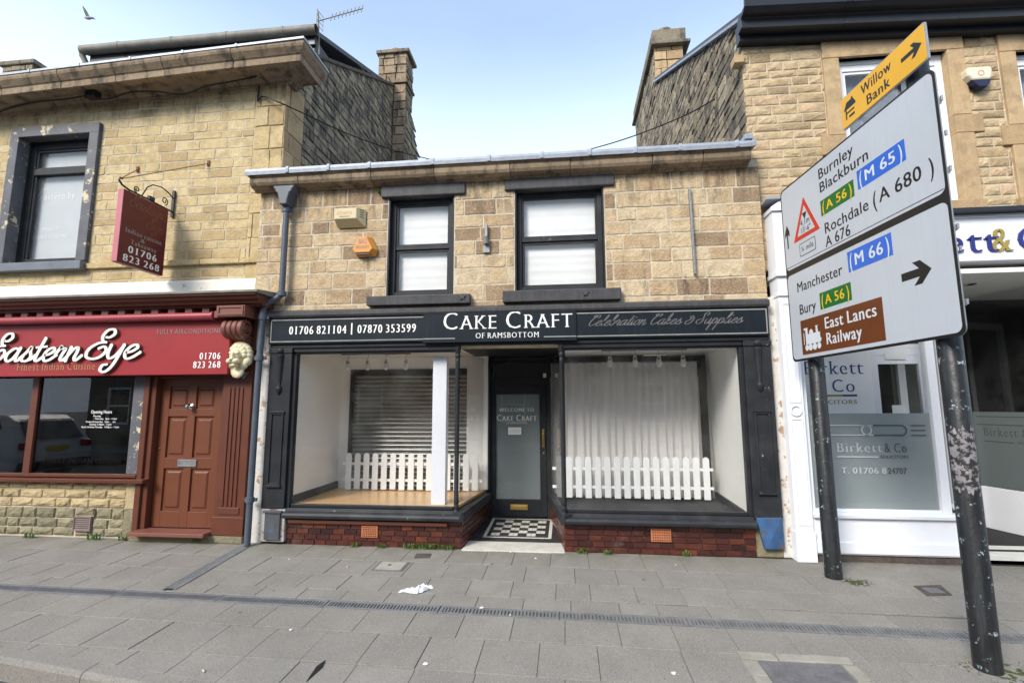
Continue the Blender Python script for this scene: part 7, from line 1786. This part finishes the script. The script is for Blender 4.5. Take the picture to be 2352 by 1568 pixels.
for k, (px, py, lab) in enumerate(((873, 440, 'green weed sprouting beside the end of the narrower lintel'), (938, 424, 'green weed growing on top of the narrower lintel'))):
    g = at(px, py, -0.03); weed(g.x, -0.01, 0.35, lab, 300 + k, g.z - 0.03)
def mossf(x, y, rx, ry, seed, n=90):
    rnd = random.Random(seed)
    def f(b):
        for k in range(n):
            a = rnd.uniform(0, 6.28); r = rnd.random() ** 0.7
            cx, cy = x + rx * r * math.cos(a), y + ry * r * math.sin(a); s = rnd.uniform(0.005, 0.022) * (1.15 - r)
            b.add([(cx + s * (1 + 0.4 * math.sin(j * 2.3 + k)) * math.cos(j * math.pi / 4), cy + s * math.sin(j * math.pi / 4), gz(cx, cy) + 0.0025 + 0.0004 * (k % 5)) for j in range(8)], [tuple(range(8))])
    return f
for (x, y, rx, ry, lab) in ((PA.x + 0.15, PA.y - 0.10, 0.16, 0.12, 'green moss in the flags by the foot of the farther sign post'), (PB.x + 0.10, PB.y - 0.02, 0.30, 0.20, 'green moss round the foot of the nearer sign post')):
    tag(part('moss', M['moss'], None, mossf(x, y, rx, ry, int(y * 50), 130), recalc=False), lab, 'moss', kind='stuff')

# ================================================================ ACROSS THE ROAD (seen only in the shop glass)
def house():
    r = thing('terraced_house', 'stone terraced house across the road mirrored in the shop glass', 'house', (0, 0, 0), 'houses across the road')
    hs = [(0.9, 2.1, 0.9, 2.6), (3.9, 5.1, 3.9, 5.6), (0.9, 2.1, 3.9, 5.6), (3.9, 4.9, 0.0, 2.1)]
    b = MB(); wall_with_holes(b, 0, 6, 0, 6.6, -0.3, 0.0, hs); b.build('wall', M['render_far'], r)
    part('roof', M['slate'], r, lambda b: b.hexa([(0, 0.25, 6.5), (6, 0.25, 6.5), (6, -4, 9.2), (0, -4, 9.2)], [(0, 0.25, 6.65), (6, 0.25, 6.65), (6, -4, 9.4), (0, -4, 9.4)]))
    for h in hs[:3]:
        f = part('window', M['white_pvc'], r, lambda b: (frame_xz(b, *h, 0.10, -0.12, -0.04), b.box(h[0] + 0.1, h[1] - 0.1, -0.11, -0.05, (h[2] + h[3]) / 2 - 0.04, (h[2] + h[3]) / 2 + 0.04)))
        part('pane', M['near_black'], f, lambda b: b.box(h[0], h[1], -0.2, -0.15, h[2], h[3]))
    part('door', M['near_black'], r, lambda b: b.box(3.9, 4.9, -0.2, -0.12, 0, 2.1))
    return r
h0 = house()
for k in range(7):
    o = h0 if k == 0 else copy_tree(h0)
    o.location = (-22 + 6 * k, -15.0, -0.1)
CAR = thing('parked_car', 'silver estate car parked at the kerb and mirrored in the restaurant window', 'car', (-14.4, -5.2, -0.21))
ox, oy, oz = -12.3, -5.2, -0.21
def carb(b):
    prof = [(0.0, 0.42), (0.02, 0.70), (-0.06, 0.98), (-0.38, 1.48), (-0.62, 1.62), (-1.6, 1.68), (-2.5, 1.60), (-3.15, 1.10), (-4.2, 0.95), (-4.45, 0.70), (-4.45, 0.35), (-0.1, 0.30)]
    n = len(prof)
    def sec(y, k): return [(ox + p[0], oy + y * (1 if p[1] < 1.0 else k), oz + p[1]) for p in prof]
    A = sec(-0.90, 0.80); B = sec(0.90, 0.80)
    b.add(A + B, [tuple(range(n)), tuple(range(2 * n - 1, n - 1, -1))] + [(i, (i + 1) % n, n + (i + 1) % n, n + i) for i in range(n)])
part('body', M['car_paint'], CAR, carb, bevel=0.05, seg=3)
part('rear_window', M['glass_dark'], CAR, lambda b: b.hexa([(ox - 0.06, oy - 0.66, oz + 1.05), (ox - 0.06, oy + 0.66, oz + 1.05), (ox - 0.40, oy + 0.60, oz + 1.52), (ox - 0.40, oy - 0.60, oz + 1.52)], [(ox - 0.03, oy - 0.66, oz + 1.06), (ox - 0.03, oy + 0.66, oz + 1.06), (ox - 0.37, oy + 0.60, oz + 1.53), (ox - 0.37, oy - 0.60, oz + 1.53)]))
part('side_window', M['gutter'], CAR, lambda b: b.hexa([(ox - 0.45, oy + 0.74, oz + 1.08), (ox - 3.0, oy + 0.74, oz + 1.10), (ox - 2.45, oy + 0.70, oz + 1.54), (ox - 0.75, oy + 0.70, oz + 1.54)], [(ox - 0.45, oy + 0.80, oz + 1.08), (ox - 3.0, oy + 0.80, oz + 1.10), (ox - 2.45, oy + 0.745, oz + 1.54), (ox - 0.75, oy + 0.745, oz + 1.54)]))
part('number_plate', M['plate'], CAR, lambda b: b.box(ox + 0.012, ox + 0.03, oy - 0.26, oy + 0.26, oz + 0.78, oz + 0.89))
for s in (-1, 1): part('tail_light', M['lamp_red'], CAR, lambda b: b.box(ox - 0.05, ox + 0.025, oy + s * 0.72 - 0.12, oy + s * 0.72 + 0.12, oz + 0.84, oz + 1.0), bevel=0.01)
part('bumper', M['gutter'], CAR, lambda b: b.box(ox - 0.1, ox + 0.06, oy - 0.86, oy + 0.86, oz + 0.36, oz + 0.56), bevel=0.04)
for wx in (-0.85, -3.55):
    for s in (-1, 1):
        wt = part('wheel', M['tyre'], CAR, lambda b: b.lathe([(0.2, -0.1), (0.33, -0.11), (0.35, -0.06), (0.35, 0.06), (0.33, 0.11), (0.2, 0.1)], (ox + wx, oy + s * 0.82, oz + 0.35), 'y', 20))
        part('rim', M['grey_metal'], wt, lambda b: b.lathe([(0.21, -0.09), (0.1, -0.1), (0.1, 0.1), (0.21, 0.09)], (ox + wx, oy + s * 0.83, oz + 0.35), 'y', 16))
